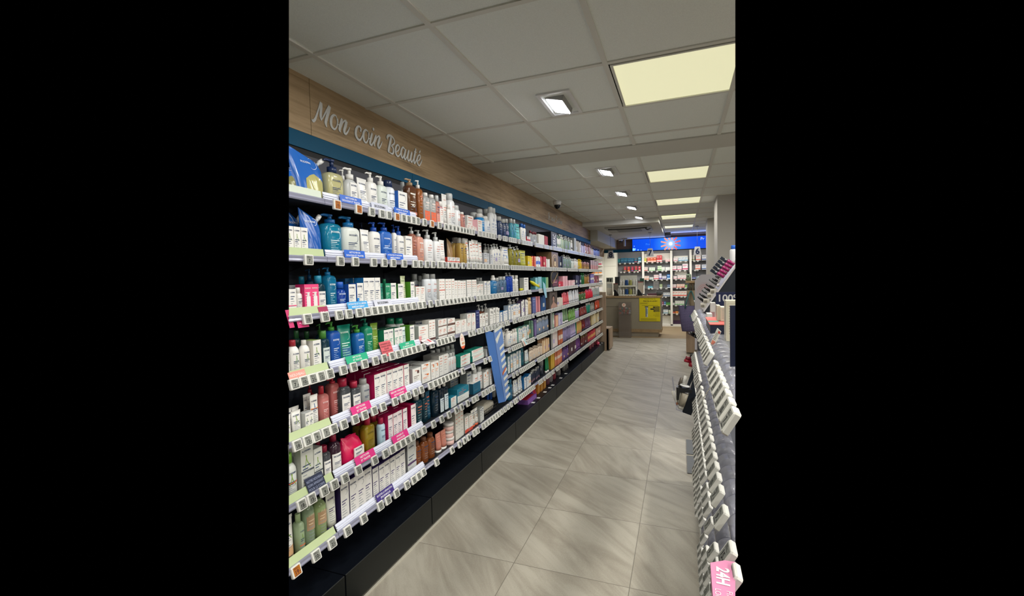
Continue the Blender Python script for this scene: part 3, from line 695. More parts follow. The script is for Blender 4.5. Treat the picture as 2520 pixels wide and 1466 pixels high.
def printing(mb, M, W, z0, z1, st, lod):
    """front print in the label area: name, ring or mark, small lines"""
    h = z1-z0; tc = mat(pc(st.get('tc', '2c3f66')), .5); gy = mat(pc(st.get('lc', '8a8f98')), .5)
    ac = mat(pc(st.get('ac', st.get('tc', '2c3f66'))), .5)
    if st.get('band'):
        b0, b1, bc = st['band']; bar(mb, lambda u, v: tuple(a+(.0003 if i == 0 else 0) for i, a in enumerate(M(u, v))), -W/2, W/2, z0+h*b0, z0+h*b1, mat(pc(bc), .45), 6 if lod < 2 else 2)
    nm = st.get('txt')
    M2 = lambda u, v: tuple(a+(.0006 if i == 0 else 0) for i, a in enumerate(M(u, v)))
    if nm and lod < 2: text(mb, nm, M2, -W*.04, z1-h*.13, min(W*.16, .0075), tc, maxw=W*.74, bold=.012)
    elif lod < 3 and st.get('mk') != 'sq': bar(mb, M2, -W*.36, W*.3, z1-h*.16, z1-h*.11, tc, 3)
    mk = st.get('mk')
    if mk == 'arc' and lod < 3: arc(mb, M2, W*.10, z1-h*.24, W*.22, W*.022, -110, 100, gy if lod else tc)
    elif mk == 'A' and lod < 3:
        gc = mat(pc(st.get('mc', 'lm')), .5); r = W*.32; y = z1-h*.36
        stroke(mb, M2, smooth([(-r*.7, y-r*1.2), (-r*.35, y-r*.2), (-r*.1, y+r*1.2)], 4), W*.035, gc); stroke(mb, M2, smooth([(-r*.3, y+r*1.3), (0, y), (r*.8, y-r*1.3)], 4), W*.04, gc)
    elif mk == 'circ' and lod < 3: arc(mb, M2, 0, z0+h*.30, W*.40, W*.03, -180, 180, gy, 18); arc(mb, M2, 0, z0+h*.22, W*.24, W*.03, -180, 180, gy, 14)
    elif mk == 'sq' and lod < 4: bar(mb, M2, W*.05, W*.28, z1-h*.30, z1-h*.14, ac, 2)
    elif mk == 'bigA': text(mb, 'AD', M2, 0, z0+h*.45, W*.22, tc, bold=.02)
    if lod < 3:
        n = 7 if lod == 0 else (5 if lod == 1 else 3); top = .56 if mk else .72
        for i in range(n):
            q = z0+h*(top-i*(top-.10)/n); l = (.62, .42, .55, .30, .5, .58, .36)[i % 7]
            c = ac if i < 2 else gy
            bar(mb, M2, -W*.38, -W*.38+W*l, q-h*.008-(.0005 if i < 2 else 0), q+h*.008+(.0006 if i < 2 else 0), c, 3)
def package(kind, W, D, H, st, lod):
    """[(part name, MB)], origin at the centre of the base, front towards +X"""
    c, c2, lab = st.get('c', 'w'), st.get('c2'), st.get('lab')
    out = []; seg = 18 if lod == 0 else (14 if lod == 1 else (10 if lod == 2 else 8))
    if kind == 'box':
        b = MB(); fm = pm(c, .5); sm_ = pm(c2 or c, .5); x = D/2; y = W/2; e = min(.0006, W*.02)
        b.add([(x, -y, 0), (x, y, 0), (x, y, H), (x, -y, H)], [(0, 1, 2, 3)], fm)
        b.add([(-x, -y, 0), (-x, y, 0), (-x, y, H), (-x, -y, H), (x, -y, 0), (x, y, 0), (x, y, H), (x, -y, H)], [(0, 3, 2, 1), (0, 4, 7, 3), (1, 2, 6, 5), (0, 1, 5, 4)], sm_)
        b.add([(-x, -y, H), (x, -y, H), (x, y, H), (-x, y, H)], [(0, 1, 2, 3)], pm(st.get('ct', c2 or c), .5))
        if lod < 2:     # closed flap line on the lid and a seam on the side
            b.quad((x-.002, -y*.94, H+.0003), (x-.0012, -y*.94, H+.0003), (x-.0012, y*.94, H+.0003), (x-.002, y*.94, H+.0003), mat('8d8d88'))
        p = MB() if lod < 2 else b
        printing(p, lambda u, v: (x+.0003, u, v), W, 0, H, st, lod)
        if st.get('wave') and lod < 3:
            bar(p, lambda u, v: (x+.0004, u, v), -W*.5, -W*.22, 0, H*.42, mat(pc(st['wave'])))
        if st.get('pic') and lod < 3:   # printed tube on the carton
            M = lambda u, v: (x+.0012, u, v); bar(p, M, -W*.26, W*.26, H*.10, H*.60, mat('efe6e6')); bar(p, M, -W*.15, W*.15, H*.60, H*.74, mat('e4dede')); bar(p, lambda u, v: (x+.0017, u, v), -W*.24, W*.24, H*.14, H*.17, mat(pc('pk')))
        out.append(('carton', b))
        if p is not b: out.append(('front_print', p))
        return out
    r = W/2; pw = st.get('pw', 2.0); ry = r; rx = min(D/2, r) if pw <= 2.2 else D/2
    def surf(u):
        t = min(abs(u)/ry, .98); return rx*(1-t**pw)**(1/pw)
    def label(mb, z0, z1, frac=.82, m=None, eps=.0007, taper=None):
        f = frac*ry; n = 8 if lod < 2 else 3
        if lod > 2: n = 2; f *= .9
        bar(mb, lambda u, v: (surf(u)+eps, u, v), -f, f, z0, z1, m, n)
    if kind in ('pump', 'cap', 'foam'):
        if kind == 'pump': hb = H*st.get('hb', .74); neck = .30
        elif kind == 'foam': hb = H*.72; neck = .5
        else: hb = H*st.get('hb', .80); neck = .42
        sh = st.get('sh', .10)*H
        prof = [(0, .93, .93), (.003, 1, 1), (hb-sh, 1, 1), (hb-sh*.55, .95, .93), (hb-sh*.2, .80, .74), (hb, neck+.1, neck+.1)]
        if st.get('dome'): prof = [(0, .93, .93), (.004, 1, 1), (hb-sh*2, 1, 1), (hb-sh*1.3, .95, .94), (hb-sh*.7, .80, .80), (hb-sh*.25, .58, .58), (hb, .36, .36)]
        b = MB(); b.loft(prof, pm(c), rx, ry, pw, seg)
        if st.get('fill'): b.loft([(.002, .9, .9), (hb*.86, .9, .9)], pm(st['fill'], .25), rx, ry, pw, seg)
        cm = pm(c2 or 'w', .35); q = MB(); cr_ = min(r*.42, rx*.75)
        if kind == 'pump':
            q.cyl(0, 0, hb-.001, hb+(H-hb)*.42, cr_, cm, seg); q.cyl(0, 0, hb+(H-hb)*.42, H*.985, cr_*.42, cm, 8)
            hz = H-(H-hb)*.20
            d = st.get('dir', 0); dx, dy = math.sin(d), -math.cos(d)
            q.loft([(hz, .9, .9), (H-.001, 1, 1), (H, .85, .85)], cm, cr_*.62, cr_*.62, 2, 10)
            q.tube([(0, 0, hz+(H-hz)*.45), (dx*r*.7, dy*r*.7, hz+(H-hz)*.5), (dx*r*1.0, dy*r*1.0, hz-(H-hz)*.05)], [cr_*.34, cr_*.28, cr_*.2], cm, 6)
            nm = 'pump'
        elif kind == 'foam':
            q.cyl(0, 0, hb-.001, hb+(H-hb)*.45, cr_*1.2, cm, seg); q.loft([(hb+(H-hb)*.45, 1, 1), (H*.97, .8, .8), (H, .6, .6)], cm, cr_, cr_, 2, 10); nm = 'pump'
        else:
            k = st.get('ck', .62); q.loft([(hb-.001, 1, 1), (H-.002, .97, .97), (H, .88, .88)], cm, min(r*k, rx*.95), min(r*k, rx*.95), 2, seg); nm = 'cap'
        out += [('bottle_body', b), (nm, q)]
        z0, z1 = hb*.06, (hb-sh)*.97
    elif kind == 'spray':
        hb = H*.80; b = MB(); b.loft([(0, .95, .95), (.003, 1, 1), (hb*.90, 1, 1), (hb*.96, .88, .88), (hb, .66, .66)], pm(c, .3), r, r, 2, seg)
        q = MB(); q.loft([(hb-.001, .70, .70), (H-.008, .68, .68), (H-.002, .6, .6), (H, .4, .4)], pm(c2 or 'lg', .3), r, r, 2, seg); rx = r
        out += [('can_body', b), ('cap', q)]; z0, z1 = hb*.05, hb*.86
    elif kind == 'tube':
        cap = H*.12 if st.get('nocap') is None else .001; b = MB(); pr = []
        rx = min(D/2, r*.62); ry = r; pw = 2
        for i in range(6):
            t = i/5; pr.append((cap+(H-cap)*t, (1-t**1.5*.94), .86+.14*t))
        b.loft(pr, pm(c), rx, r, 2, seg)
        b.box(-.0012, .0012, -r, r, H-.010, H+.001, pm(c))
        q = MB(); q.loft([(0, .92, .92), (.002, .95, .95), (cap, .92, .88)], pm(c2 or c), rx, r, 2, seg)
        out += [('tube_body', b)]+([('cap', q)] if st.get('nocap') is None else []); z0, z1 = cap*1.2, H*.93
        def Mt(u, v):
            t = max(0, min(1, (v-cap)/(H-cap))); k = 1-t**1.5*.94; ky = .86+.14*t; a = min(abs(u)/(r*ky), .98)
            return (rx*k*math.sqrt(1-a*a)+.0009, u, v)
        p = MB() if lod < 2 else b; printing(p, Mt, W*.9, z0, z1, st, lod)
        if p is not b: out.append(('front_print', p))
        return out
    elif kind == 'pouch':
        rx = D/2
        LE = [(0, -.78), (.3, -.82), (.6, -.86), (.85, -.94), (1, -1)]; RE = [(0, .84), (.22, .94), (.5, 1), (.64, .97), (.80, .74), (.90, -.12), (1, -.97)]
        TH = [(0, .75), (.12, 1), (.4, .82), (.65, .5), (.85, .22), (1, .05)]
        def ip(T, t):
            for (a0, b0), (a1, b1) in zip(T, T[1:]):
                if t <= a1: return b0+(b1-b0)*(t-a0)/(a1-a0)
            return T[-1][1]
        def P(u, t):        # u in metres across, t in 0..1 up
            l, q = ip(LE, t)*r, ip(RE, t)*r; s_ = max(-1, min(1, (2*u-l-q)/(q-l) if q-l > 1e-6 else 0))
            return rx*ip(TH, t)*math.sqrt(max(0, 1-abs(s_)**2.6))+.0022*math.sin(u*150+t*11)*(1-s_*s_)
        b = MB(); nu, nv = 16, 18
        for sg in (1, -1):
            vs = []; fs = []
            for j in range(nv+1):
                t = j/nv; l, q = ip(LE, t)*r, ip(RE, t)*r
                for i in range(nu+1): u = l+(q-l)*i/nu; vs.append((sg*P(u, t)+sg*.0008, u, t*H))
            for j in range(nv):
                for i in range(nu): a_ = j*(nu+1)+i; fs.append((a_, a_+1, a_+nu+2, a_+nu+1) if sg > 0 else (a_, a_+nu+1, a_+nu+2, a_+1))
            b.add(vs, fs, pm(c, .22), True)
        out.append(('pouch_body', b))
        if st.get('win'):
            q_ = MB(); vs = []; fs = []; n = 12
            for j in range(n+1):
                t = .02+.50*j/n
                for i in range(n+1):
                    u = r*(-.30+1.05*i/n); t2 = .02+(t-.02)*(1-.35*abs(i/n-.5)**1.5*2); vs.append((P(u, t2)+.0022, u, t2*H))
            for j in range(n):
                for i in range(n): a_ = j*(n+1)+i; fs.append((a_, a_+1, a_+n+2, a_+n+1))
            q_.add(vs, fs, pm(st['win'], .15), True); out.append(('clear_window', q_))
        q = MB(); q.tube([(0, r*.72, H*.76), (0, r*.90, H*.84)], .0075, pm('lg'), 10); q.tube([(0, r*.86, H*.82), (0, r*1.10, H*.90)], .0105, pm('w'), 10); out.append(('spout_cap', q))
        p = MB(); M = lambda u, v: (P(u, min(.97, v/H))+.003, u, v)
        text(p, st.get('txt', ''), M, -r*.12, H*.74, .0085, mat('dfe8f4'), maxw=W*.60, bold=.01); arc(p, M, r*.26, H*.74, r*.26, .0022, -130, 130, mat('dfe8f4'))
        out.append(('front_print', p)); return out
    elif kind == 'jar':
        b = MB(); b.loft([(0, .95, .95), (.002, 1, 1), (H*.62, 1, 1)], pm(c), r, r, 2, seg); q = MB(); q.loft([(H*.62, 1.03, 1.03), (H*.97, 1.03, 1.03), (H, .97, .97)], pm(c2 or 'w'), r, r, 2, seg)
        return [('jar_body', b), ('jar_lid', q)]
    elif kind == 'bag':     # soft printed bag
        b = MB(); rx = D/2
        b.loft([(H*z, kx, ky) for z, kx, ky in ((0, .8, .9), (.05, 1, 1), (.2, 1.0, .97), (.4, 1, 1.0), (.6, .88, .95), (.78, .6, .84), (.9, .3, .72), (.94, .2, .66), (.97, .26, .7), (1, .1, .6))], pm(c, .3), rx, r, 2.6, 22)
        b.v = [(x+.004*math.sin(y*150+z*90), y+.0035*math.sin(z*140+x*80), z+.004*math.sin(y*110+1)) for x, y, z in b.v]
        out.append(('bag_body', b))
        if lab:
            q = MB(); k = rx*.93+.011
            q.box(k-.004, k+.0015, -r*.30, r*.62, H*.16, H*.60, pm(lab)); printing(q, lambda u, v: (k+.002, u+r*.16, v), W*.44, H*.16, H*.60, st, lod); out.append(('label', q))
        return out
    M = lambda u, v: (surf(u)+.0012, u, v)
    tgt = out[0][1] if lod >= 2 else MB()
    if lab:
        lz0, lz1 = st.get('lz', (.10, .86)); zz0, zz1 = hb*lz0, hb*lz1
        label(tgt, zz0, zz1, st.get('lf', .8), pm(lab, .5)); printing(tgt, M, W*.8*st.get('lf', .8)/.8, zz0, zz1, st, lod)
    else: printing(tgt, M, W*.78, z0, z1, st, lod)
    if tgt is not out[0][1]: out.append(('label', tgt))
    return out
NAMES = dict(box='cosmetic_box', pump='pump_bottle', cap='capped_bottle', foam='foam_bottle', spray='spray_can', tube='cosmetic_tube', pouch='refill_pouch', jar='cream_jar', bag='soft_bag')
CATS = dict(box='box', pump='bottle', cap='bottle', foam='bottle', spray='spray can', tube='tube', pouch='pouch', jar='jar', bag='bag')
_pk = {}
def place(kind, W, D, H, st, lod, loc, label, group, rz=0.0, cut=False):
    key = (kind, round(W, 3), round(D, 3), round(H, 3), tuple(sorted((k, str(v)) for k, v in st.items())), min(lod, 3))
    if key not in _pk or cut:
        ps = package(kind, W*1.0, D, H, st, lod)
        if lod >= 2:
            a = ps[0][1]
            for _, q in ps[1:]: a.join(q)
            ps = [ps[0] if False else (NAMES[kind], a)]
        if cut:
            T = Matrix.Translation(loc) @ Matrix.Rotation(rz, 4, 'Z'); meshes = []
            for n, q in ps:
                q.xf(T); me = trimmed(q, n)
                for v in me.vertices: v.co -= Vector(loc)
                if len(me.polygons): meshes.append((n, me))
            rz = 0
        else: meshes = [(n, q.mesh(n)) for n, q in ps]; _pk[key] = meshes
    else: meshes = _pk[key]
    if not meshes: return None
    if lod >= 2: o = tag(link(NAMES[kind], meshes[0][1], None, loc, (0, 0, rz)), label, CATS[kind], group)
    else:
        o = thing(NAMES[kind], label, CATS[kind], loc, (0, 0, rz), group)
        for n, me in meshes: link(n, me, o)
    return o
PFX = -1.492     # plane of the package fronts
_lab = {}
def uniq(label):
    n = _lab.get(label, 0); _lab[label] = n+1
    return label
def lod_of(y): return 0 if y < 2.1 else (1 if y < 3.1 else (2 if y < 4.8 else 3))
SHORT = ['top shelf', 'second shelf', 'third shelf', 'fourth shelf', 'fifth shelf', 'sixth shelf', 'bottom shelf']
prng = random.Random(11)
BOXES = []      # (shelf, y0, y1, depth reached) for checks
def run(k, x0, x1, yt, n, kind, desc, D=.05, rows=1, back=0.0, fx=None, nar=.97, zb=0.0, stack=1, **st):
    """n packages side by side between image columns x0 and x1 on shelf k, their fronts on one plane"""
    F = (PFX if fx is None else fx)-back
    iy = IY(x0, k)-18; y0 = onX(x0, iy, F).y; y1 = onX(x1, IY(x1, k)-18, F).y
    step = (y1-y0)/n; W = step*(nar if (y0 < 3.1 or n == 1) else nar*.92); xm = (x0+x1)/2; z0 = BOARD[k]+zb
    zt = onX(xm, yt, F if kind == 'box' else F-min(D, W)/2).z; H = max(.02, min(zt-z0, .30 if k == 0 else .235-zb))/stack
    if kind in ('pump', 'cap', 'foam', 'jar', 'spray') and st.get('pw', 2) <= 2.2: D = min(D, W) if kind != 'spray' else W
    bay = ORD[bay_of((y0+y1)/2)]; lod = lod_of((y0+y1)/2)
    multi = n*rows*stack > 1
    for r_ in range(rows):
        for s_ in range(stack):
            for i in range(n):
                y = y0+step*(i+.5); x = F-D/2-r_*(D+.002)
                if x-D/2 < -1.725: x = -1.725+D/2
                loc = (x, y, z0+s_*H)
                cut = False
                if not inside((F, y, z0+.05), 0):
                    if not inside((F, y+W/2, z0+.05), .004): continue
                    cut = True
                elif not inside((F, y-W/2, z0+.05)) or not inside((F-D, y-W/2, z0+.05)): cut = True
                pos = ''
                if n > 1: pos = f', {ORD[i]} of {NUM[n-1]} from left'
                if stack > 1: pos += (', stacked above' if s_ == stack-1 else (', stacked lowest' if s_ == 0 else ', stacked middle'))
                if r_: pos += (', row behind' if r_ == 1 else (', third row back' if r_ == 2 else ', fourth row back'))
                st2 = st; H2 = H
                if lod >= 2 and stack == 1 and n > 2:       # packages of a far row differ a little
                    v = (i*7+len(desc)) % 3; H2 = H*(1, .93, 1.0)[v]
                    if v == 2 and 'band' not in st: st2 = dict(st, band=(.25, .5, ('lg', 'w', 'li', 'pe')[len(desc) % 4]))
                loc = (loc[0]-(prng.random()*(.006 if lod < 2 else .014) if D < .10 and not back else 0), loc[1], loc[2])
                if loc[0]-D/2 < -1.7255: loc = (-1.7255+D/2, loc[1], loc[2])
                lb = f'{desc}{pos}, {SHORT[k]}, {bay} bay'
                for a_, b_ in ((' from left', ''), (', stacked ', ' '), (' bay', '')):
                    if len(lb.replace(',', ' ').split()) > 16: lb = lb.replace(a_, b_) if a_ != ' bay' else lb[:lb.rfind(',')]
                place(kind, W, D-(.001), H2, st2, lod, loc, uniq(lb), (f'{desc}, {SHORT[k]}, {bay} bay') if multi else None,
                      (prng.random()-.5)*(.06 if kind != 'box' else .03), cut)
BIO = dict(txt='BIODERMA', mk='arc'); AD = dict(txt='A-DERMA', mk='A'); AV = dict(txt='Avène', tc='d06a50', mk='circ'); AVN = dict(txt='Avène', tc='d06a50'); LR = dict(mk='sq', ac='1f62b8', tc='5a6a80')
# ---- top shelf
run(0, 690, 745, 391, 1, 'pouch', 'cut-off blue refill pouch at the photo edge', D=.075, fx=-1.515, c='bl', win='~ol', txt='BIODERMA')
run(0, 729, 814, 376, 1, 'pouch', 'big blue refill pouch with yellow liquid window', D=.085, c='bl', win='b5ae6e', txt='BIODERMA', slant=.30)
run(0, 812, 853, 398, 1, 'pump', 'clear bottle of yellow oil with blue pump', D=.06, pw=4, hb=.70, c='~d4cf9c', fill='c4bc7c', c2='nb', **BIO)
run(0, 846, 862, 421, 1, 'pump', 'white pump bottle behind the yellow oil', D=.05, back=.10, c='w', c2='w')
run(0, 859, 891, 419, 1, 'pump', 'rounded white lotion bottle with white pump', D=.06, hb=.72, dome=1, c='lg', c2='w', lab='w', lf=.55, **BIO)
run(0, 888, 912, 443, 1, 'tube', 'white upright tube beside rounded pump bottle', D=.045, c='w', c2='w', back=.01, **BIO)
run(0, 911, 934, 429, 1, 'pump', 'white pump bottle with blue subtitle', D=.05, pw=3, hb=.76, c='w', c2='w', **BIO)
run(0, 936, 959, 438, 1, 'pump', 'pale green-white pump bottle', D=.05, pw=3, hb=.76, c='d4dcd4', c2='w', **BIO)
run(0, 960, 981, 447, 1, 'spray', 'white spray can with dark blue cap', D=.05, c='e4e8ee', c2='nb', **BIO)
run(0, 983, 1006, 472, 1, 'box', 'white carton with blue side panel', D=.06, c='w', c2='bl', **BIO)
run(0, 994, 1004, 451, 1, 'cap', 'clear-capped bottle behind the blue-sided carton', D=.04, back=.09, c='lg', c2='~lg')
run(0, 1008, 1031, 445, 1, 'pump', 'olive-brown clear bottle marked AD', D=.05, pw=4, hb=.84, c='~br', fill='6e5a38', c2='~be', mk='bigA', tc='e8e4d8', band=(.10, .20, 'sa'))
run(0, 1032, 1045, 448, 1, 'pump', 'reddish-brown oil bottle with white pump', D=.05, pw=4, hb=.80, c='~am', fill='8a4a34', c2='w', tc='c87a60')
run(0, 1046, 1077, 480, 2, 'cap', 'clear bottle with wide orange band', D=.045, pw=3, hb=.88, ck=.5, c='~lg', c2='w', band=(0, .48, 'e0643c'), tc='f0e0d8', txt='')
run(0, 1077, 1087, 484, 1, 'cap', 'clear-capped bottle with red liquid', D=.04, c='~sa', c2='lg', band=(.0, .5, 'sa'))
run(0, 1086, 1096, 498, 1, 'cap', 'pink micellar bottle with white label', D=.04, c='~lp', c2='w', lab='w', **AVN)
run(0, 1094, 1106, 481, 1, 'tube', 'tall white tube with grey cap on top', D=.04, back=.02, c='w', c2='w', **AV)
run(0, 1105, 1114, 505, 1, 'cap', 'slim white bottle with white cap', D=.03, c='w', c2='w', **AVN)
run(0, 1111, 1125, 479, 1, 'spray', 'tall white thermal water can', D=.05, back=.015, c='e6e6e6', c2='lg', **AV)
run(0, 1127, 1138, 507, 1, 'spray', 'small white thermal water can', D=.04, c='e6e6e6', c2='lg', **AV)
run(0, 1139, 1149, 524, 1, 'cap', 'small clear bottle with reddish liquid', D=.04, c='~sa', c2='w', pw=3, ck=.5, hb=.88)
run(0, 1150, 1166, 531, 1, 'box', 'white carton behind the lower cartons', D=.05, back=.05, c='w', **AVN)
run(0, 1150, 1176, 555, 3, 'box', 'low white carton with fine print', D=.045, c='w', **AVN)
run(0, 1172, 1184, 524, 1, 'spray', 'grey-capped can standing in the back', D=.04, back=.09, c='lg', c2='lg')
run(0, 1177, 1189, 541, 1, 'box', 'white and pink carton', D=.045, c='w', c2='lp', ct='lp', **AVN)
run(0, 1189, 1200, 527, 1, 'spray', 'bright blue sun spray can', D=.05, c='1f86c8', c2='w', tc='w')
run(0, 1186, 1196, 516, 1, 'spray', 'white can in the back row near blue can', D=.04, back=.09, c='w', c2='lg')
run(0, 1202, 1213, 533, 1, 'spray', 'short white can with blue square', D=.04, c='e8eaec', c2='w', **LR)
run(0, 1203, 1212, 516, 1, 'spray', 'grey can standing in the back row', D=.04, back=.09, c='lg', c2='lg')
run(0, 1213, 1228, 513, 2, 'spray', 'tall white can with blue square', D=.05, c='e8eaec', c2='lg', **LR)
run(0, 1230, 1257, 538, 3, 'cap', 'dark navy bottle with grey cap', D=.05, pw=3, c='12305c', c2='lg', tc='w')
run(0, 1259, 1272, 541, 2, 'cap', 'light blue bottle with clear cap', D=.04, pw=3, c='~5ab4cc', fill='5ab4cc', c2='lg', mk='sq')
run(0, 1273, 1284, 553, 1, 'tube', 'turquoise refill tube', D=.05, c='5cc0c0', nocap=1)
run(0, 1285, 1299, 553, 2, 'cap', 'white tube-shaped bottle with blue cap', D=.04, c='w', c2='bl', **LR)
run(0, 1299, 1307, 582, 1, 'box', 'red and white carton', D=.05, c='w', c2='re', band=(.3, .6, 're'))
run(0, 1307, 1325, 570, 4, 'cap', 'small clear bottle with dark red cap', D=.03, c='~lg', c2='dr', pw=3)
run(0, 1326, 1341, 577, 1, 'box', 'cream carton under a small kraft bow', D=.05, c='ow', c2='ow', tc='8a8070')
run(0, 1342, 1351, 581, 2, 'box', 'dark red carton beside the black display', D=.05, c='9a1c26', c2='7a141e', tc='c05058')
run(0, 1372, 1381, 580, 3, 'cap', 'slim white and green bottle', D=.03, c='w', c2='sg', band=(.2, .5, 'sg'))
run(0, 1381, 1390, 579, 2, 'pump', 'pale green pump bottle', D=.05, c='b8c8a8', c2='w', pw=3)
run(0, 1391, 1406, 583, 5, 'pump', 'sage green pump bottle', D=.04, c='8ea48e', c2='lg', pw=3)
run(0, 1406, 1412, 592, 2, 'cap', 'white bottle with black band', D=.03, c='w', c2='w', band=(.3, .5, 'bk'))
run(0, 1413, 1418, 586, 1, 'box', 'tall silver-grey showcard carton', D=.16, c='b0b2ae', c2='9a9c98')
run(0, 1420, 1430, 594, 4, 'box', 'cream slim carton', D=.05, c='d8cdb8', c2='3a4a48')
run(0, 1431, 1440, 604, 3, 'box', 'lilac-white carton', D=.05, c='c0b8d8', c2='c0b8d8', tc='8a80b0')
run(0, 1440, 1455, 602, 6, 'cap', 'dusty pink bottle', D=.03, c='b88a84', c2='8a5a58')
run(0, 1455, 1462, 613, 3, 'cap', 'cream and rose bottle', D=.03, c='c8b0a8', c2='w')
run(0, 1463, 1476, 612, 6, 'cap', 'violet-blue bottle', D=.03, c='7a86c8', c2='2a3468')
# ---- second shelf
run(1, 708, 760, 558, 3, 'box', 'white carton with green brushed A', D=.05, c='w', c2='ow', **AD)
run(1, 716, 752, 520, 1, 'pouch', 'blue refill pouch in the back', D=.05, back=.09, c='bl', txt='BIODERMA')
run(1, 754, 806, 518, 1, 'pouch', 'blue refill pouch with white spout', D=.07, c='1a58ac', txt='BIODERMA', slant=.18)
run(1, 808, 852, 531, 1, 'pump', 'big teal clear bottle with blue pump', D=.07, pw=3, hb=.80, c='~cy', fill='1590a8', c2='0f5a98', **dict(BIO, tc='e8f4f8', lc='bfe0e8'))
run(1, 853, 896, 537, 1, 'pump', 'big white lotion bottle with teal pump', D=.07, pw=3, hb=.76, c='d8dcd4', c2='1468a0', **BIO)
run(1, 898, 919, 567, 1, 'tube', 'short white tube between two pump bottles', D=.045, c='w', c2='w', **BIO)
run(1, 893, 905, 549, 1, 'pump', 'dark blue pump head in the back row', D=.04, back=.09, c='nb', c2='nb')
run(1, 919, 943, 549, 1, 'pump', 'white pump bottle with royal blue pump', D=.05, pw=3, hb=.76, c='w', c2='1648a0', **BIO)
run(1, 943, 971, 550, 1, 'pump', 'flat blue bottle with blue pump', D=.05, pw=5, hb=.78, c='1f5fb4', c2='1648a0', band=(.42, .48, '6f9ad8'), **dict(BIO, tc='e0e8f8', lc='9ab8e8'))
run(1, 972, 982, 554, 1, 'pump', 'narrow white bottle with blue pump', D=.05, back=.02, hb=.78, c='w', c2='1648a0', **BIO)
run(1, 983, 1000, 558, 1, 'pump', 'white bottle with blue pump, shorter', D=.05, pw=3, hb=.74, c='w', c2='1648a0', **BIO)
run(1, 1001, 1017, 581, 1, 'box', 'white carton with steel blue foot band', D=.05, c='w', c2='ow', band=(.10, .22, '3a6a9a'), **BIO)
run(1, 1017, 1031, 560, 1, 'pump', 'clear rose-brown pump bottle', D=.05, pw=3, hb=.80, c='~b0705c', fill='b0705c', c2='lg', tc='d8a090')
run(1, 1032, 1049, 568, 1, 'pump', 'pink metallic bottle with white V', D=.05, pw=3, hb=.80, c='cf9480', c2='lg', tc='f4ece8', mk='A', mc='w')
run(1, 1050, 1072, 567, 1, 'pump', 'tall white bottle with ringed grey pump', D=.05, hb=.72, pw=3, c='e8e8e8', c2='lg', **AVN)
run(1, 1074, 1089, 573, 1, 'pump', 'white bottle with grey lotion pump', D=.05, hb=.72, pw=3, c='e8e8e8', c2='lg', **AVN)
run(1, 1089, 1101, 592, 1, 'tube', 'white tube with red flash', D=.04, c='w', c2='w', **AVN)
run(1, 1103, 1132, 633, 3, 'box', 'low red and white carton', D=.05, c='w', c2='d84a3c', band=(0, .4, 'd84a3c'), ct='d84a3c')
run(1, 1106, 1121, 588, 1, 'pouch', 'wrapped clear bag behind red cartons', D=.04, back=.07, c='~be', txt='')
run(1, 1121, 1136, 586, 1, 'cap', 'amber refill bottle in clear wrap', D=.05, back=.05, pw=4, c='~go', fill='a8945a', c2='~lg')
run(1, 1136, 1151, 587, 2, 'cap', 'golden oil bottle', D=.05, pw=4, c='~go', fill='b8982c', c2='~lg')
run(1, 1152, 1193, 591, 5, 'tube', 'white tube with orange line', D=.04, c='w', c2='lg', band=(.14, .18, 'd8604c'), **AVN)
run(1, 1193, 1215, 623, 3, 'box', 'silver lined low carton', D=.05, c='c8cace', c2='a8aab0', tc='6a6c78')
run(1, 1196, 1211, 601, 2, 'pump', 'white pump bottle behind silver cartons', D=.04, back=.08, c='w', c2='lg')
run(1, 1215, 1243, 601, 4, 'pump', 'white pump bottle with blue square', D=.05, hb=.78, c='w', c2='lg', pw=3, **LR)
run(1, 1243, 1257, 609, 1, 'tube', 'wide white tube with blue letter', D=.05, c='w', c2='w', tc='bl', band=(.35, .5, '2f86c8'))
run(1, 1258, 1285, 605, 3, 'pump', 'yellow-green clear pump bottle', D=.05, hb=.82, pw=4, c='~ol', fill='98963c', c2='lg', mk='sq')
run(1, 1286, 1299, 617, 1, 'tube', 'yellow-green refill tube', D=.05, c='b4b44c', nocap=1)
run(1, 1299, 1311, 630, 3, 'box', 'bright yellow carton', D=.05, c='ecd020', c2='d8b810', tc='8a7a10')
run(1, 1311, 1319, 630, 2, 'box', 'orange-red carton', D=.05, c='e06848', c2='c84030', tc='w')
run(1, 1319, 1331, 631, 4, 'box', 'white carton with royal blue print', D=.05, c='w', c2='w', band=(.3, .6, '4a6ad0'))
run(1, 1331, 1345, 631, 4, 'box', 'deep red carton', D=.05, c='c03a48', c2='a02030', tc='e8b0b0')
run(1, 1345, 1354, 637, 3, 'box', 'cream carton beside beige display', D=.05, c='w', c2='ow', tc='c0707a')
run(1, 1374, 1386, 630, 4, 'box', 'dark navy slim carton', D=.05, c='2a3048', c2='1e2438', tc='8890a8')
run(1, 1387, 1407, 628, 7, 'pump', 'grey-green pump bottle', D=.04, c='7e948a', c2='lg', pw=3)
run(1, 1407, 1415, 637, 2, 'cap', 'white bottle with dark green square', D=.04, c='dde4dc', c2='lg', mk='sq', ac='dgr')
run(1, 1416, 1425, 637, 3, 'cap', 'plain white slim bottle', D=.03, c='w', c2='w')
run(1, 1426, 1433, 638, 3, 'cap', 'bright yellow bottle', D=.03, c='e0bc10', c2='e0bc10')
run(1, 1434, 1452, 645, 8, 'cap', 'small amber serum bottle', D=.025, c='9a6a40', c2='lp', band=(.2, .5, 'go'))
run(1, 1453, 1472, 641, 4, 'box', 'large pink and grey showcard carton', D=.10, c='b8a0a0', c2='4a4048', band=(.1, .5, 'c88a84'))
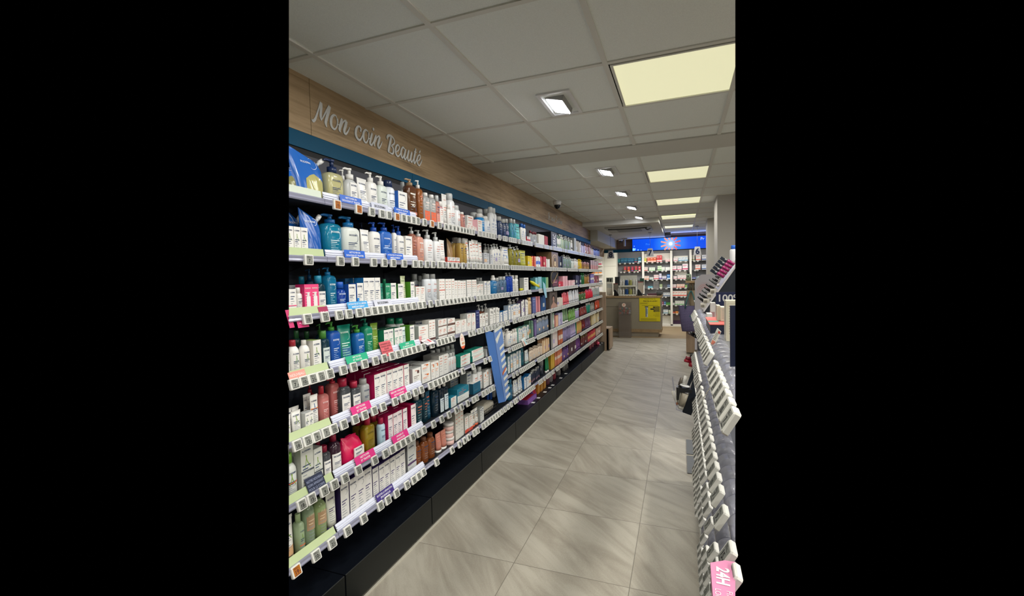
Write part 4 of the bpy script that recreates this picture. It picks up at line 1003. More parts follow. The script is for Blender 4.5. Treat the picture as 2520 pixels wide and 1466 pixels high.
# ---- third shelf
run(2, 700, 733, 711, 2, 'box', 'white carton with pink line', D=.05, c='w', c2='ow', band=(.36, .40, 'pk'), txt='A-DERMA')
run(2, 734, 750, 707, 1, 'cap', 'white bottle in clear blister', D=.04, back=.01, c='w', c2='w', band=(.3, .34, 'pk'), txt='A-DERMA')
run(2, 715, 752, 701, 3, 'box', 'grey wrapped carton in the back row', D=.05, back=.07, c='8a8c90', c2='6a6c70')
run(2, 752, 789, 699, 2, 'box', 'pink and crimson carton picturing a tube', D=.05, c='pk', c2='c02060', ct='c02060', pic=1, txt='PROMOTION', tc='w', lc='f4a0c0')
run(2, 745, 762, 680, 1, 'cap', 'dark bottle with blue cap in back row', D=.05, back=.12, c='dt', c2='cy')
run(2, 788, 810, 678, 1, 'cap', 'clear cleansing bottle with teal cap', D=.055, pw=3, hb=.80, c='~dt', fill='10303e', c2='1f8cae', lab='w', lz=(.05, .72), **BIO)
run(2, 764, 781, 661, 1, 'pump', 'dark blue pump bottle, left, in back row', D=.05, back=.12, c='10406a', c2='12507e')
run(2, 789, 804, 660, 1, 'pump', 'dark blue pump bottle, right, in back row', D=.05, back=.12, c='10406a', c2='12507e')
run(2, 811, 835, 658, 1, 'pump', 'tall teal-blue gel bottle with blue pump', D=.06, pw=5, hb=.82, c='~1878a0', fill='14709a', c2='126a9c', **dict(BIO, tc='e8f4f8', lc='a8d0e0'))
run(2, 836, 861, 693, 1, 'cap', 'rounded royal blue bottle with blue cap', D=.055, dome=1, hb=.78, c='~1646a8', fill='1646a8', c2='1458b8', **dict(BIO, tc='c8d8f0', lc='8ab0e0'))
run(2, 862, 880, 699, 1, 'box', 'white carton with thin ring', D=.05, c='w', c2='1c58b0', **BIO)
run(2, 881, 897, 696, 1, 'box', 'white carton with bright blue wave', D=.05, c='w', c2='1c58b0', wave='2a98e0', **BIO)
run(2, 898, 939, 683, 3, 'box', 'tall white carton with blue side', D=.06, rows=2, c='w', c2='1f78b0', ct='9a9c9c', **BIO)
run(2, 852, 888, 685, 3, 'box', 'blue-topped carton in back row', D=.05, back=.09, c='1a5a8a', c2='1a5a8a')
run(2, 940, 951, 697, 1, 'tube', 'clear mint green tube', D=.04, c='~4aa88c', c2='dgr')
run(2, 951, 964, 697, 1, 'box', 'dark green carton', D=.05, c='gr', c2='dgr', **dict(BIO, tc='d8f0e4', lc='a0d8c0'))
run(2, 948, 958, 686, 1, 'cap', 'green capped bottle in back row', D=.04, back=.09, c='gr', c2='gr')
run(2, 965, 978, 696, 1, 'box', 'white carton between green cartons', D=.05, c='w', c2='gr', **BIO)
run(2, 981, 995, 698, 1, 'box', 'white carton with dark green side', D=.05, c='w', c2='2f7a2a', **BIO)
run(2, 996, 1007, 679, 1, 'tube', 'pale yellow-green clear tube', D=.045, c='c8d0a8', c2='lg', **dict(BIO, tc='5a7a3a'))
run(2, 1012, 1022, 693, 1, 'box', 'white carton with lime green side', D=.07, c='w', c2='5aa02a', **BIO)
run(2, 1024, 1047, 705, 2, 'box', 'short white carton with coral name', D=.05, rows=1, c='w', c2='ow', **AVN)
run(2, 1021, 1035, 674, 1, 'cap', 'grey bottle with grey cap, back row', D=.045, back=.07, c='6a6e70', c2='8a8c8c', band=(.75, .82, 'a0403a'))
run(2, 1038, 1050, 678, 1, 'cap', 'grey bottle beside big white bottles', D=.045, back=.05, c='8a8e90', c2='9a9c9c')
run(2, 1047, 1057, 673, 1, 'cap', 'tall grey bottle with silver cap, back row', D=.045, back=.09, c='7a7e80', c2='b0b2b2')
run(2, 1052, 1081, 674, 2, 'cap', 'big white bottle with grey cap', D=.055, hb=.83, c='d8dce0', c2='9a9c9c', **AV)
run(2, 1082, 1097, 686, 2, 'box', 'white carton with coral band', D=.05, c='w', c2='ow', band=(.44, .49, 'e0705c'), **AVN)
run(2, 1098, 1120, 686, 3, 'box', 'tall white carton with coral name', D=.05, c='w', c2='ow', **AVN)
run(2, 1121, 1134, 690, 2, 'box', 'white carton with thin red mark', D=.05, c='w', c2='ow', **AVN)
run(2, 1135, 1149, 691, 2, 'box', 'white carton with small coral name', D=.05, c='w', c2='ow', **AVN)
run(2, 1150, 1174, 688, 4, 'box', 'slim white carton', D=.05, rows=2, c='w', c2='lg', **AVN)
run(2, 1174, 1192, 698, 3, 'box', 'low white carton', D=.05, c='w', c2='ow', **AVN)
run(2, 1177, 1191, 683, 2, 'cap', 'grey-capped bottle behind low cartons', D=.04, back=.07, c='lg', c2='9a9c9c')
run(2, 1192, 1211, 691, 5, 'box', 'white carton with blue square', D=.05, c='w', c2='lg', **LR)
run(2, 1213, 1227, 677, 1, 'foam', 'blue foam bottle with white pump', D=.05, c='1c70a8', c2='w', tc='w')
run(2, 1228, 1250, 680, 3, 'cap', 'clear grey-blue bottle', D=.05, pw=4, c='~6a8aa8', fill='4a6a98', c2='lg', mk='sq')
run(2, 1251, 1264, 671, 2, 'pump', 'clear royal blue pump bottle', D=.05, pw=4, hb=.82, c='~rb', fill='1c4ac0', c2='~lg')
run(2, 1264, 1280, 677, 2, 'cap', 'white bottle beside empty gap', D=.04, c='w', c2='w', tc='dg')
run(2, 1291, 1302, 683, 1, 'box', 'tall white carton standing alone', D=.05, c='w', c2='lg', tc='dg')
run(2, 1318, 1336, 681, 3, 'box', 'pale aqua carton', D=.06, c='8ac0cc', c2='5a9aa8', tc='w')
run(2, 1337, 1345, 682, 2, 'box', 'teal green carton', D=.06, c='1c8a7c', c2='146a60', tc='8ac8b8')
run(2, 1345, 1351, 682, 1, 'box', 'soft green carton', D=.06, c='8ab07c', c2='6a9060')
run(2, 1375, 1387, 692, 4, 'box', 'coral red carton', D=.05, c='e0485c', c2='c03048', tc='f0a0a8')
run(2, 1387, 1399, 679, 2, 'box', 'tall light pink carton', D=.06, c='ecb4bc', c2='dca0aa', tc='b06a7a')
run(2, 1400, 1416, 689, 3, 'box', 'low light pink carton', D=.06, c='ecc0c4', c2='dca8b0', tc='b06a7a')
run(2, 1418, 1431, 677, 4, 'box', 'midnight blue carton', D=.05, c='2c2c50', c2='1e1e3c', tc='7a7aa0')
run(2, 1432, 1440, 671, 2, 'cap', 'deep green bottle', D=.04, c='1a6a34', c2='1a6a34')
run(2, 1441, 1453, 675, 4, 'cap', 'amber clear bottle', D=.04, c='~c09048', fill='b0803c', c2='8a7a68')
run(2, 1454, 1462, 673, 3, 'box', 'purple and white striped carton', D=.05, c='8a7ab8', c2='5a4a90', band=(.4, .6, 'w'))
run(2, 1463, 1474, 678, 5, 'box', 'crimson and teal carton', D=.05, c='a03048', c2='2a7a74')
# ---- fourth shelf
run(3, 703, 722, 836, 1, 'cap', 'white bottle with red cap at the left edge', D=.045, dome=1, hb=.84, ck=.5, c='w', c2='a82838', **AD)
run(3, 724, 748, 834, 1, 'cap', 'white bottle with red cap', D=.05, dome=1, hb=.84, ck=.52, c='w', c2='a82838', **dict(AD, mc='6a9a4a'))
run(3, 750, 772, 834, 1, 'cap', 'white spray bottle with white cap', D=.045, dome=1, hb=.86, ck=.45, c='w', c2='w', **AD)
run(3, 774, 794, 836, 1, 'box', 'tall white carton with long green A', D=.06, c='w', c2='ow', ct='a0b870', **AD)
run(3, 797, 818, 811, 1, 'cap', 'clear cleansing bottle with green cap', D=.05, pw=3, hb=.80, c='~dt', fill='10303e', c2='4a8a3a', lab='d0dcd8', lz=(.04, .70), **BIO)
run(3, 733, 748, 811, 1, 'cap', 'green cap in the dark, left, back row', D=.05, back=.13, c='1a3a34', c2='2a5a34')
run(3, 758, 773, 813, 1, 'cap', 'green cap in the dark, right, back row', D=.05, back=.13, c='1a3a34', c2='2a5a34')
run(3, 819, 845, 789, 1, 'pump', 'royal blue gel bottle with green pump', D=.06, pw=5, hb=.80, c='1650a4', c2='4a9a3a', **dict(BIO, tc='e0e8f8', lc='9ab8e8'))
run(3, 790, 806, 795, 1, 'pump', 'green pump head in back row', D=.05, back=.10, c='1a4a6a', c2='3a7a3a')
run(3, 846, 878, 797, 1, 'tube', 'green refill pouch with grey-blue label', D=.06, c='14806c', nocap=1, band=(.0, .45, '3a6a94'), **dict(BIO, tc='d8f0e4', lc='a0d8c0'))
run(3, 880, 903, 797, 1, 'pump', 'blue gel bottle with lime pump', D=.055, pw=4, hb=.78, c='1660a8', c2='4a9a3a', **dict(BIO, tc='e0e8f8', lc='9ab8e8'))
run(3, 903, 923, 781, 1, 'pump', 'tall green gel bottle with green pump', D=.06, pw=4, hb=.80, c='128060', c2='0e7058', **dict(BIO, tc='d8f0e4', lc='a0d8c0'))
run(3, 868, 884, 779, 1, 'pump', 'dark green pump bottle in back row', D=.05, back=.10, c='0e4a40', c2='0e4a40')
run(3, 923, 940, 793, 1, 'tube', 'lime green standing tube', D=.05, c='6c8c2c', c2='7a9a34', band=(0, .4, '5a8a2c'), **dict(BIO, tc='d8e4b0', lc='b0c870'))
run(3, 948, 994, 808, 4, 'box', 'white carton with mint side', D=.06, rows=2, c='w', c2='1f8a63', ct='145a44', **dict(BIO, ac='2a9a7a'))
run(3, 965, 983, 780, 1, 'spray', 'white can with domed green cap, left', D=.06, back=.075, c='lg', c2='0f7a58')
run(3, 986, 1003, 780, 1, 'spray', 'white can with domed green cap, right', D=.06, back=.06, c='d8dcdc', c2='0f7a58', **BIO)
run(3, 995, 1005, 803, 1, 'tube', 'pale slim tube before green-capped can', D=.03, c='cfe0dc', c2='w', **BIO)
run(3, 1010, 1021, 800, 1, 'box', 'white carton with bright lime side', D=.07, c='w', c2='5a9a2a', **BIO)
run(3, 1032, 1056, 800, 1, 'box', 'wide white carton with pink streak', D=.06, rows=2, c='w', c2='lg', wave='e8a0a0', **AVN)
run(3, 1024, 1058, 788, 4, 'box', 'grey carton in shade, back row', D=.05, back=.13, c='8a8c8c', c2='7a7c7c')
run(3, 1057, 1073, 787, 2, 'box', 'white carton with brown foot', D=.05, c='w', c2='ow', band=(.04, .14, '5a3a38'), **AVN)
run(3, 1080, 1102, 785, 2, 'box', 'white carton with brown picture', D=.06, stack=2, c='w', c2='lg', band=(.2, .34, '8a7268'), **AVN)
run(3, 1103, 1121, 783, 1, 'box', 'square white carton with jar picture', D=.06, stack=2, c='w', c2='lg', band=(.2, .45, '6a4a40'), **AVN)
run(3, 1122, 1150, 787, 2, 'box', 'white carton with gold edge', D=.06, stack=1, rows=2, c='w', c2='b8b0a0', **AVN)
run(3, 1151, 1171, 771, 2, 'box', 'tall white carton with green-gold edge', D=.06, stack=2, c='w', c2='lg', **AVN)
run(3, 1172, 1181, 763, 1, 'box', 'navy blue carton', D=.08, stack=1, c='2a3468', c2='1c2444', tc='8a90b8')
run(3, 1183, 1203, 771, 3, 'box', 'slim white carton with dark red line', D=.04, c='w', c2='ow', mk='sq', ac='7a2a2a')
run(3, 1181, 1206, 747, 3, 'pump', 'amber glass bottle with grey pump', D=.05, back=.05, hb=.70, pw=3, c='~7a3418', fill='6a2c14', c2='lg')
run(3, 1206, 1233, 757, 5, 'box', 'slim white carton with black mark', D=.05, c='w', c2='c0c0bc', mk='sq', ac='bk')
run(3, 1233, 1252, 765, 3, 'box', 'low white and blue carton', D=.05, c='w', c2='1f6aa8', mk='sq', ac='bl')
run(3, 1253, 1283, 749, 6, 'box', 'white carton with blue edge', D=.05, c='w', c2='a8b8c8', **LR)
run(3, 1256, 1284, 733, 3, 'pump', 'white pump head in back row', D=.05, back=.07, c='lg', c2='w')
run(3, 1284, 1302, 737, 4, 'box', 'tall slim white carton', D=.05, c='w', c2='5a4a6a', mk='sq', ac='dg')
run(3, 1303, 1311, 731, 1, 'cap', 'pale gold bottle', D=.05, c='d8bc90', c2='d8bc90')
run(3, 1312, 1321, 731, 1, 'box', 'slate blue carton', D=.05, c='5a6498', c2='3a447c', tc='a0a8d0')
run(3, 1321, 1331, 729, 2, 'box', 'rose pink carton', D=.05, c='d88c94', c2='b86a74', tc='f0c8cc')
run(3, 1332, 1346, 727, 3, 'box', 'deep blue carton', D=.05, c='1c4a80', c2='143a68', tc='7aa0d0')
run(3, 1371, 1386, 731, 3, 'box', 'cream carton with dark lid', D=.06, c='dcd0c4', c2='c8bcb0', ct='2a2426', tc='8a7a70')
run(3, 1387, 1402, 718, 5, 'tube', 'coral standing tube', D=.04, c='e0606c', c2='e0606c', tc='f8c0c0')
run(3, 1402, 1427, 713, 8, 'tube', 'white standing tube', D=.04, c='e0e2e8', c2='lg', tc='8a90a0')
run(3, 1428, 1443, 717, 6, 'cap', 'dark green and cream bottle', D=.03, c='4a6a3c', c2='9a5a48')
run(3, 1444, 1461, 710, 5, 'bag', 'glossy red heart-shaped bag', D=.05, c='d8283c')
run(3, 1462, 1478, 707, 6, 'tube', 'greyish clear tube', D=.04, c='a8b0ac', c2='7a9a98')
# ---- fifth shelf
run(4, 703, 727, 1018, 1, 'tube', 'white tube cut by the photo edge', D=.045, c='w', c2='w', **AD)
run(4, 729, 752, 1006, 1, 'tube', 'white tube with long green A', D=.045, c='w', c2='w', **AD)
run(4, 712, 746, 999, 2, 'tube', 'grey-shaded white tube in second row', D=.04, back=.06, c='w', c2='w')
run(4, 754, 775, 1013, 2, 'box', 'short white carton with yellow-green mark', D=.04, c='w', c2='lg', band=(.05, .3, 'c0c850'), **AD)
run(4, 775, 794, 967, 1, 'tube', 'white tube with blue A and orange band', D=.045, zb=.0, c='w', c2='w', band=(.55, .60, 'e0843c'), **dict(AD, mc='1f6aa8'))
run(4, 758, 776, 967, 2, 'tube', 'white tube with blue A in second row', D=.04, back=.05, c='w', c2='w', **dict(AD, mc='1f6aa8'))
run(4, 796, 818, 945, 1, 'cap', 'clear red gel bottle with red pump cap', D=.055, pw=4, hb=.80, ck=.45, c='~cc7c78', fill='c87472', c2='b02838', **dict(BIO, tc='f0d0d0', lc='e0a0a0'))
run(4, 819, 843, 926, 1, 'pump', 'large clear red gel bottle', D=.05, back=.03, pw=4, hb=.88, c='~c06a68', fill='b86462', c2='a82838', **dict(BIO, tc='f0d0d0', lc='e0a0a0'))
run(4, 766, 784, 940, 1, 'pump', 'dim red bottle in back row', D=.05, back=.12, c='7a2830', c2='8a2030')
run(4, 844, 870, 926, 1, 'cap', 'clear cleansing bottle with crimson cap', D=.06, pw=3, hb=.80, c='~dg', fill='4a5052', c2='a82040', lab='w', lz=(.04, .74), **BIO)
run(4, 872, 895, 933, 1, 'cap', 'smaller clear cleansing bottle with crimson cap', D=.055, pw=3, hb=.80, c='~dg', fill='5a6062', c2='a82040', lab='w', lz=(.04, .74), **BIO)
run(4, 896, 916, 927, 1, 'cap', 'clear bottle with clear cap', D=.055, pw=3, hb=.82, c='~lg', fill='8c9094', c2='~lg', **BIO)
run(4, 924, 1009, 908, 6, 'box', 'white carton with crimson side', D=.06, rows=3, c='w', c2='c01458', ct='a8124c', **BIO)
run(4, 1017, 1038, 905, 1, 'box', 'clear-wrapped white carton', D=.06, rows=2, c='w', c2='lg', mk='sq', ac='5a3a38', txt='Avène', tc='d06a50')
run(4, 1040, 1061, 893, 1, 'box', 'white carton with orange square', D=.07, stack=2, rows=2, c='w', c2='lg', mk='sq', ac='e0762c', txt='Avène', tc='d06a50')
run(4, 1062, 1081, 889, 2, 'box', 'tall white carton with orange square', D=.06, c='w', c2='ow', mk='sq', ac='e0762c', txt='Avène', tc='d06a50')
run(4, 1082, 1105, 872, 2, 'box', 'grey-white tall carton', D=.06, rows=2, c='dcdcd8', c2='a8a8a4', **AVN)
run(4, 1105, 1126, 866, 3, 'cap', 'translucent white bottle', D=.045, c='d0d2d2', c2='lg', **AVN)
run(4, 1066, 1124, 852, 5, 'cap', 'grey-capped bottle in back row', D=.04, back=.11, c='8a8e8c', c2='a8aaa8')
run(4, 1134, 1158, 872, 1, 'box', 'wide white carton with teal end', D=.07, stack=3, c='w', c2='1c8a78', band=(.3, .5, 'cfe8e0'), **AVN)
run(4, 1164, 1193, 858, 1, 'box', 'long white carton with teal end', D=.07, stack=2, c='w', c2='1c8a78', band=(.3, .5, 'cfe8e0'), **AVN)
run(4, 1196, 1214, 855, 2, 'box', 'white carton beside the blue display', D=.06, c='dcdcd8', c2='a8a8a4', mk='sq', ac='bl')
run(4, 1238, 1250, 803, 2, 'pump', 'white pump bottle behind lotion bottle', D=.05, back=.04, hb=.8, c='w', c2='lg', **LR)
run(4, 1251, 1262, 806, 1, 'pump', 'broad white lotion pump bottle', D=.06, hb=.78, c='w', c2='w', band=(.2, .45, 'cfdce4'), **LR)
run(4, 1262, 1276, 808, 3, 'cap', 'white lotion bottle', D=.04, c='w', c2='w', **LR)
run(4, 1277, 1304, 803, 6, 'box', 'white carton with aqua edge', D=.05, c='dfe2de', c2='8ac0b8', **LR)
run(4, 1305, 1315, 788, 3, 'box', 'clear sage green carton', D=.06, c='6a9078', c2='4a7058')
run(4, 1316, 1323, 785, 2, 'box', 'muted purple carton', D=.06, c='7a6a9c', c2='5a4a7c')
run(4, 1324, 1352, 779, 8, 'cap', 'clear bluish bottle', D=.04, c='~8a9ab4', fill='98a4bc', c2='b0b4b8')
run(4, 1357, 1366, 771, 3, 'box', 'white and sage carton', D=.06, c='b8c8b8', c2='90a890', tc='4a6a58')
run(4, 1367, 1375, 776, 2, 'box', 'peach carton', D=.05, c='e0b090', c2='c8787a', tc='d04858')
run(4, 1375, 1387, 769, 5, 'box', 'white-lilac carton', D=.05, c='c8c4dc', c2='a8a0c8', tc='7a88c0')
run(4, 1388, 1401, 758, 6, 'tube', 'sage green tube', D=.04, c='7a9a74', c2='w', tc='d0e0c8')
run(4, 1402, 1417, 758, 6, 'tube', 'fresh green tube', D=.04, c='78a858', c2='78a858', tc='d0e8b0')
run(4, 1418, 1427, 758, 4, 'cap', 'lilac clear bottle', D=.03, c='b4a8d0', c2='c0e0d0')
run(4, 1429, 1445, 753, 6, 'tube', 'brick red sachet', D=.04, c='8a3a38', nocap=1)
run(4, 1446, 1455, 744, 2, 'cap', 'turquoise round bottle', D=.05, c='1c8a74', c2='w')
run(4, 1456, 1464, 743, 4, 'tube', 'smoky clear tube', D=.04, c='9a9890', c2='7a7870')
run(4, 1465, 1477, 738, 4, 'tube', 'orange-red hanging sachet', D=.02, c='c8482c', nocap=1)
# ---- sixth shelf
run(5, 705, 745, 1106, 1, 'cap', 'stout white bottle with lime green cap', D=.075, dome=1, hb=.80, ck=.62, c='d8dcd8', c2='7ab040', band=(.50, .54, 'd86a3c'), **AD)
run(5, 746, 777, 1090, 1, 'box', 'tall grey-white carton with dark band', D=.07, c='c4c6be', c2='a8aaa2', band=(.42, .46, '4a5058'), **AD)
run(5, 778, 799, 1100, 1, 'box', 'short grey-white carton with dark line', D=.06, c='d0d2ca', c2='b0b2aa', band=(.36, .40, '4a5058'), **AD)
run(5, 801, 822, 1089, 1, 'cap', 'small clear cleansing bottle with red cap', D=.055, pw=3, hb=.82, c='~dg', fill='4a4a52', c2='8a1c38', lab='w', lz=(.03, .70), **BIO)
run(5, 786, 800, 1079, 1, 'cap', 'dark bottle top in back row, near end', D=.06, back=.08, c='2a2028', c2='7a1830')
run(5, 823, 851, 1061, 1, 'cap', 'large clear cleansing bottle with red cap', D=.065, dome=1, hb=.84, ck=.42, c='~3a2030', fill='3a1c30', c2='8a1c38', lab='w', lz=(.03, .64), **BIO)
run(5, 853, 905, 1062, 1, 'bag', 'crimson soft bag with white printed label', D=.09, c='cc1450', lab='w', **BIO)
run(5, 905, 930, 1020, 1, 'cap', 'yellow oil bottle with red cap', D=.05, pw=4, hb=.80, ck=.42, c='~9a8220', fill='9a8424', c2='a82040', **dict(BIO, tc='6a5a18', lc='6a5a18'))
run(5, 885, 902, 1022, 1, 'cap', 'yellow oil bottle in second row', D=.05, back=.06, pw=4, c='~8a7420', fill='7a6420', c2='8a2030')
run(5, 921, 938, 1016, 1, 'cap', 'yellow oil bottle, red cap, back row', D=.05, back=.06, pw=4, c='~8a7420', fill='8a7424', c2='a02038')
run(5, 940, 955, 1022, 1, 'cap', 'pale blue bottle with crimson cap', D=.045, hb=.80, ck=.6, c='b8d4e4', c2='b0204a', **BIO)
run(5, 959, 1004, 1012, 4, 'box', 'white carton with crimson top', D=.06, rows=3, c='e4dadc', c2='c01458', ct='a8124c', **BIO)
run(5, 1013, 1025, 994, 1, 'box', 'tall white carton with wide crimson side', D=.11, c='e8dcdc', c2='b81450', **BIO)
run(5, 1027, 1045, 966, 1, 'cap', 'dark teal gel bottle with clear cap', D=.055, pw=3, hb=.84, ck=.4, c='~123a48', fill='154450', c2='~lg', tc='d06a50', lc='a0c0c4')
run(5, 1046, 1058, 960, 1, 'cap', 'dark teal bottle with coral name', D=.05, pw=3, hb=.84, ck=.4, c='~123a48', fill='143c4a', c2='~lg', tc='d06a50', lc='a0c0c4')
run(5, 1058, 1068, 958, 1, 'tube', 'petrol blue refill tube', D=.05, c='14506c', nocap=1, tc='d06a50')
run(5, 1070, 1084, 942, 1, 'cap', 'navy teal bottle with white cap', D=.05, pw=3, hb=.84, ck=.4, c='~102c3c', fill='102c3c', c2='w')
run(5, 1085, 1096, 938, 1, 'cap', 'dark bottle with white label', D=.05, pw=3, hb=.84, ck=.4, c='~102434', fill='102434', c2='w', lab='d0dce0', lz=(.05, .6))
run(5, 1096, 1108, 934, 1, 'cap', 'dark bottle with tall white label', D=.05, pw=3, hb=.84, ck=.4, c='~102434', fill='102434', c2='w', lab='d0dce0', lz=(.05, .7))
run(5, 1110, 1124, 976, 1, 'box', 'small white and teal carton', D=.05, c='e0e4e0', c2='1a7a94', **AVN)
run(5, 1126, 1154, 952, 1, 'box', 'wide white and teal carton', D=.08, back=.01, c='e0e4e0', c2='1a7a94', band=(.5, 1.0, '1a7a94'), **AVN)
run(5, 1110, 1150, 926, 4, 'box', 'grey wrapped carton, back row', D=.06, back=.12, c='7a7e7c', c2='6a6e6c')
run(5, 1150, 1162, 915, 1, 'box', 'grey wrapped carton with dotted foot', D=.06, back=.04, c='a8acaa', c2='8a8e8c')
run(5, 1166, 1184, 940, 1, 'box', 'low teal tray carton with white top', D=.08, c='14607c', c2='0f4c64', ct='d8d0c8')
run(5, 1168, 1191, 901, 2, 'cap', 'white bottle with white cap, tall', D=.045, back=.02, c='e0e2e2', c2='lg', **AVN)
run(5, 1192, 1212, 909, 3, 'box', 'white carton with small orange square', D=.05, c='e4e4e0', c2='a8a8a4', mk='sq', ac='e0762c')
run(5, 1244, 1252, 873, 1, 'tube', 'royal blue tube with white cap', D=.05, c='1c50a8', c2='w')
run(5, 1253, 1284, 868, 6, 'box', 'white carton with blue top mark', D=.06, c='e0e2e0', c2='6a9aa8', **LR)
run(5, 1287, 1295, 853, 1, 'cap', 'petrol bottle with white foot', D=.05, c='145a68', c2='145a68')
run(5, 1296, 1304, 859, 2, 'tube', 'white tube beside petrol bottle', D=.04, c='e0e4e2', c2='8ab0a8', **LR)
run(5, 1305, 1336, 848, 9, 'cap', 'cream slim bottle with clear cap', D=.03, c='dccbb8', c2='b8a898', tc='a8887a')
run(5, 1337, 1353, 834, 6, 'box', 'peach-cream carton', D=.06, c='e4cca8', c2='d8a880', tc='b88a68')
run(5, 1358, 1374, 813, 4, 'box', 'white and blush carton', D=.06, c='dccfcc', c2='b8a49c', tc='8a6a60')
run(5, 1375, 1387, 808, 3, 'box', 'terracotta carton with white window', D=.05, c='c0643c', c2='a04c2c', band=(.3, .6, 'e0d0c4'))
run(5, 1388, 1407, 798, 5, 'cap', 'lilac round bottle', D=.05, c='~a89cc8', fill='b0a4d0', c2='8a80a8')
run(5, 1407, 1420, 793, 6, 'tube', 'pale lilac tube', D=.04, c='b8acd4', c2='b8acd4', tc='7a6aa0')
run(5, 1421, 1432, 788, 4, 'box', 'multicoloured slim carton', D=.05, c='d88a5c', c2='3a9a7a', band=(.2, .8, 'e0b050'))
run(5, 1433, 1442, 782, 4, 'tube', 'dark cherry tube', D=.04, c='7a1c28', c2='bk', tc='e0c0c0')
run(5, 1443, 1455, 777, 5, 'tube', 'plum purple tube', D=.04, c='6a4468', c2='5a3458')
run(5, 1456, 1474, 771, 6, 'box', 'white and mustard carton', D=.05, c='d8c8a0', c2='a89058', tc='6a5a40')
# ---- bottom shelf
run(6, 705, 738, 1262, 1, 'tube', 'white tube with orange band and kraft foot', D=.06, c='w', c2='be', band=(.0, .26, 'c8a078'), **AD)
run(6, 740, 757, 1256, 1, 'cap', 'pale green bottle beside kraft-footed tube', D=.05, pw=3, c='~a8bc98', fill='a4b890', c2='a8c090', band=(.3, .34, 'd86a3c'), **AD)
run(6, 759, 785, 1222, 1, 'cap', 'large green bottle wrapped in kraft band, left', D=.06, dome=1, hb=.95, ck=.4, c='~98ac8c', fill='8ca480', c2='9ab088', band=(.45, .85, 'a88a6c'), txt='OFFRE', tc='e0c8a8')
run(6, 787, 814, 1214, 1, 'cap', 'large green bottle wrapped in kraft band, right', D=.06, dome=1, hb=.95, ck=.4, c='~a4b880', fill='a0b478', c2='9ab088', band=(.45, .85, 'b0906e'), txt='DUO', tc='e0c8a8')
run(6, 815, 838, 1200, 1, 'tube', 'cream tube with purple ring', D=.05, c='d8d8cc', c2='pu', **dict(BIO, tc='4a3a6a'))
X7 = [(843, 862), (864, 884), (888, 903), (904, 917), (921, 935), (936, 948), (949, 961), (963, 974), (976, 987), (988, 999)]
run(6, 843, 920, 1168, 4, 'box', 'white carton with dark purple side', D=.062, rows=3, c='dedcd8', c2='2e2050', ct='43336e', **dict(BIO, ac='3a2a6a'))
run(6, 921, 1001, 1128, 6, 'box', 'slim white carton with purple side', D=.055, rows=3, c='dedcd8', c2='3a2a66', ct='43336e', **dict(BIO, ac='3a2a6a'))
run(6, 1004, 1026, 1087, 1, 'box', 'tall grey carton with purple band', D=.07, back=.01, c='c8cac8', c2='9a9c9c', band=(.30, .36, '4a2a5c'), **BIO)
run(6, 1027, 1076, 1068, 3, 'cap', 'ribbed amber oil bottle', D=.055, dome=1, hb=.86, ck=.5, c='~8a4c24', fill='8a4a1c', c2='~8a5a40')
run(6, 1080, 1104, 1056, 2, 'tube', 'pink metallic tube with white cap', D=.045, c='c07a68', c2='w', tc='d89a8a')
run(6, 1106, 1119, 1034, 1, 'jar', 'pink and white cream jar', D=.05, stack=3, c='d8b4ac', c2='d8d4d0')
run(6, 1122, 1143, 1006, 3, 'box', 'grey-white slim carton', D=.05, rows=2, c='d0cec6', c2='a8a69e', **AVN)
run(6, 1146, 1164, 1022, 2, 'box', 'white carton with red corner', D=.05, c='dedcd6', c2='b0aea6', band=(0, .2, 'd8503c'), **AVN)
run(6, 1166, 1181, 1002, 2, 'tube', 'white tube with brown and orange print', D=.04, c='dcdad4', c2='d8603c', band=(.4, .65, '9a7040'))
run(6, 1182, 1193, 1002, 2, 'box', 'clear packed small carton', D=.05, c='c8cac6', c2='a0a29e')
run(6, 1254, 1266, 928, 1, 'cap', 'teal blue bottle with wavy sides', D=.05, dome=1, c='~1a6a90', fill='1c7098', c2='1a6a90')
run(6, 1268, 1290, 927, 4, 'tube', 'white tube with blue corner', D=.04, c='dcdedc', c2='lg', band=(.2, .3, '3a86d0'), **LR)
run(6, 1291, 1308, 924, 3, 'box', 'white carton with blue side', D=.06, c='dcdedc', c2='1f70b0', **LR)
run(6, 1309, 1331, 904, 6, 'cap', 'dark bottle with grey cap', D=.035, dome=1, hb=.84, c='1c2438', c2='9a9c9a', band=(.1, .35, '8a6a78'))
run(6, 1335, 1339.5, 880, 1, 'jar', 'tall dark jar with wide grey lid', D=.05, fx=-1.50, c='1a2230', c2='7a7c7c')
run(6, 1346, 1353, 873, 2, 'tube', 'emerald tube with white foot', D=.04, c='1c7a4c', c2='w')
run(6, 1357, 1366, 866, 2, 'box', 'mustard yellow carton', D=.06, c='c8a030', c2='a07c20', tc='f0e0a0')
run(6, 1367, 1385, 858, 4, 'box', 'salmon orange carton', D=.06, c='cc7450', c2='a85434', band=(.4, .6, 'e0c8b8'))
run(6, 1386, 1400, 851, 5, 'cap', 'small violet bottle', D=.03, c='6a4a88', c2='5a3a78')
run(6, 1401, 1418, 838, 6, 'box', 'dark aubergine carton', D=.05, c='4a2438', c2='3a1c2c', tc='9a6a80')
run(6, 1419, 1431, 831, 6, 'tube', 'violet tube', D=.04, c='6c3a84', c2='7a4a90')
run(6, 1432, 1447, 822, 5, 'cap', 'reddish brown bottle', D=.03, c='6a2c2c', c2='9a7a50')
run(6, 1448, 1466, 813, 6, 'box', 'red and gold carton', D=.05, c='c02c3c', c2='9a1c2c', band=(.3, .6, 'd8a060'))
run(6, 1467, 1480, 805, 4, 'box', 'beige and pink carton', D=.05, c='c8a898', c2='a08070')
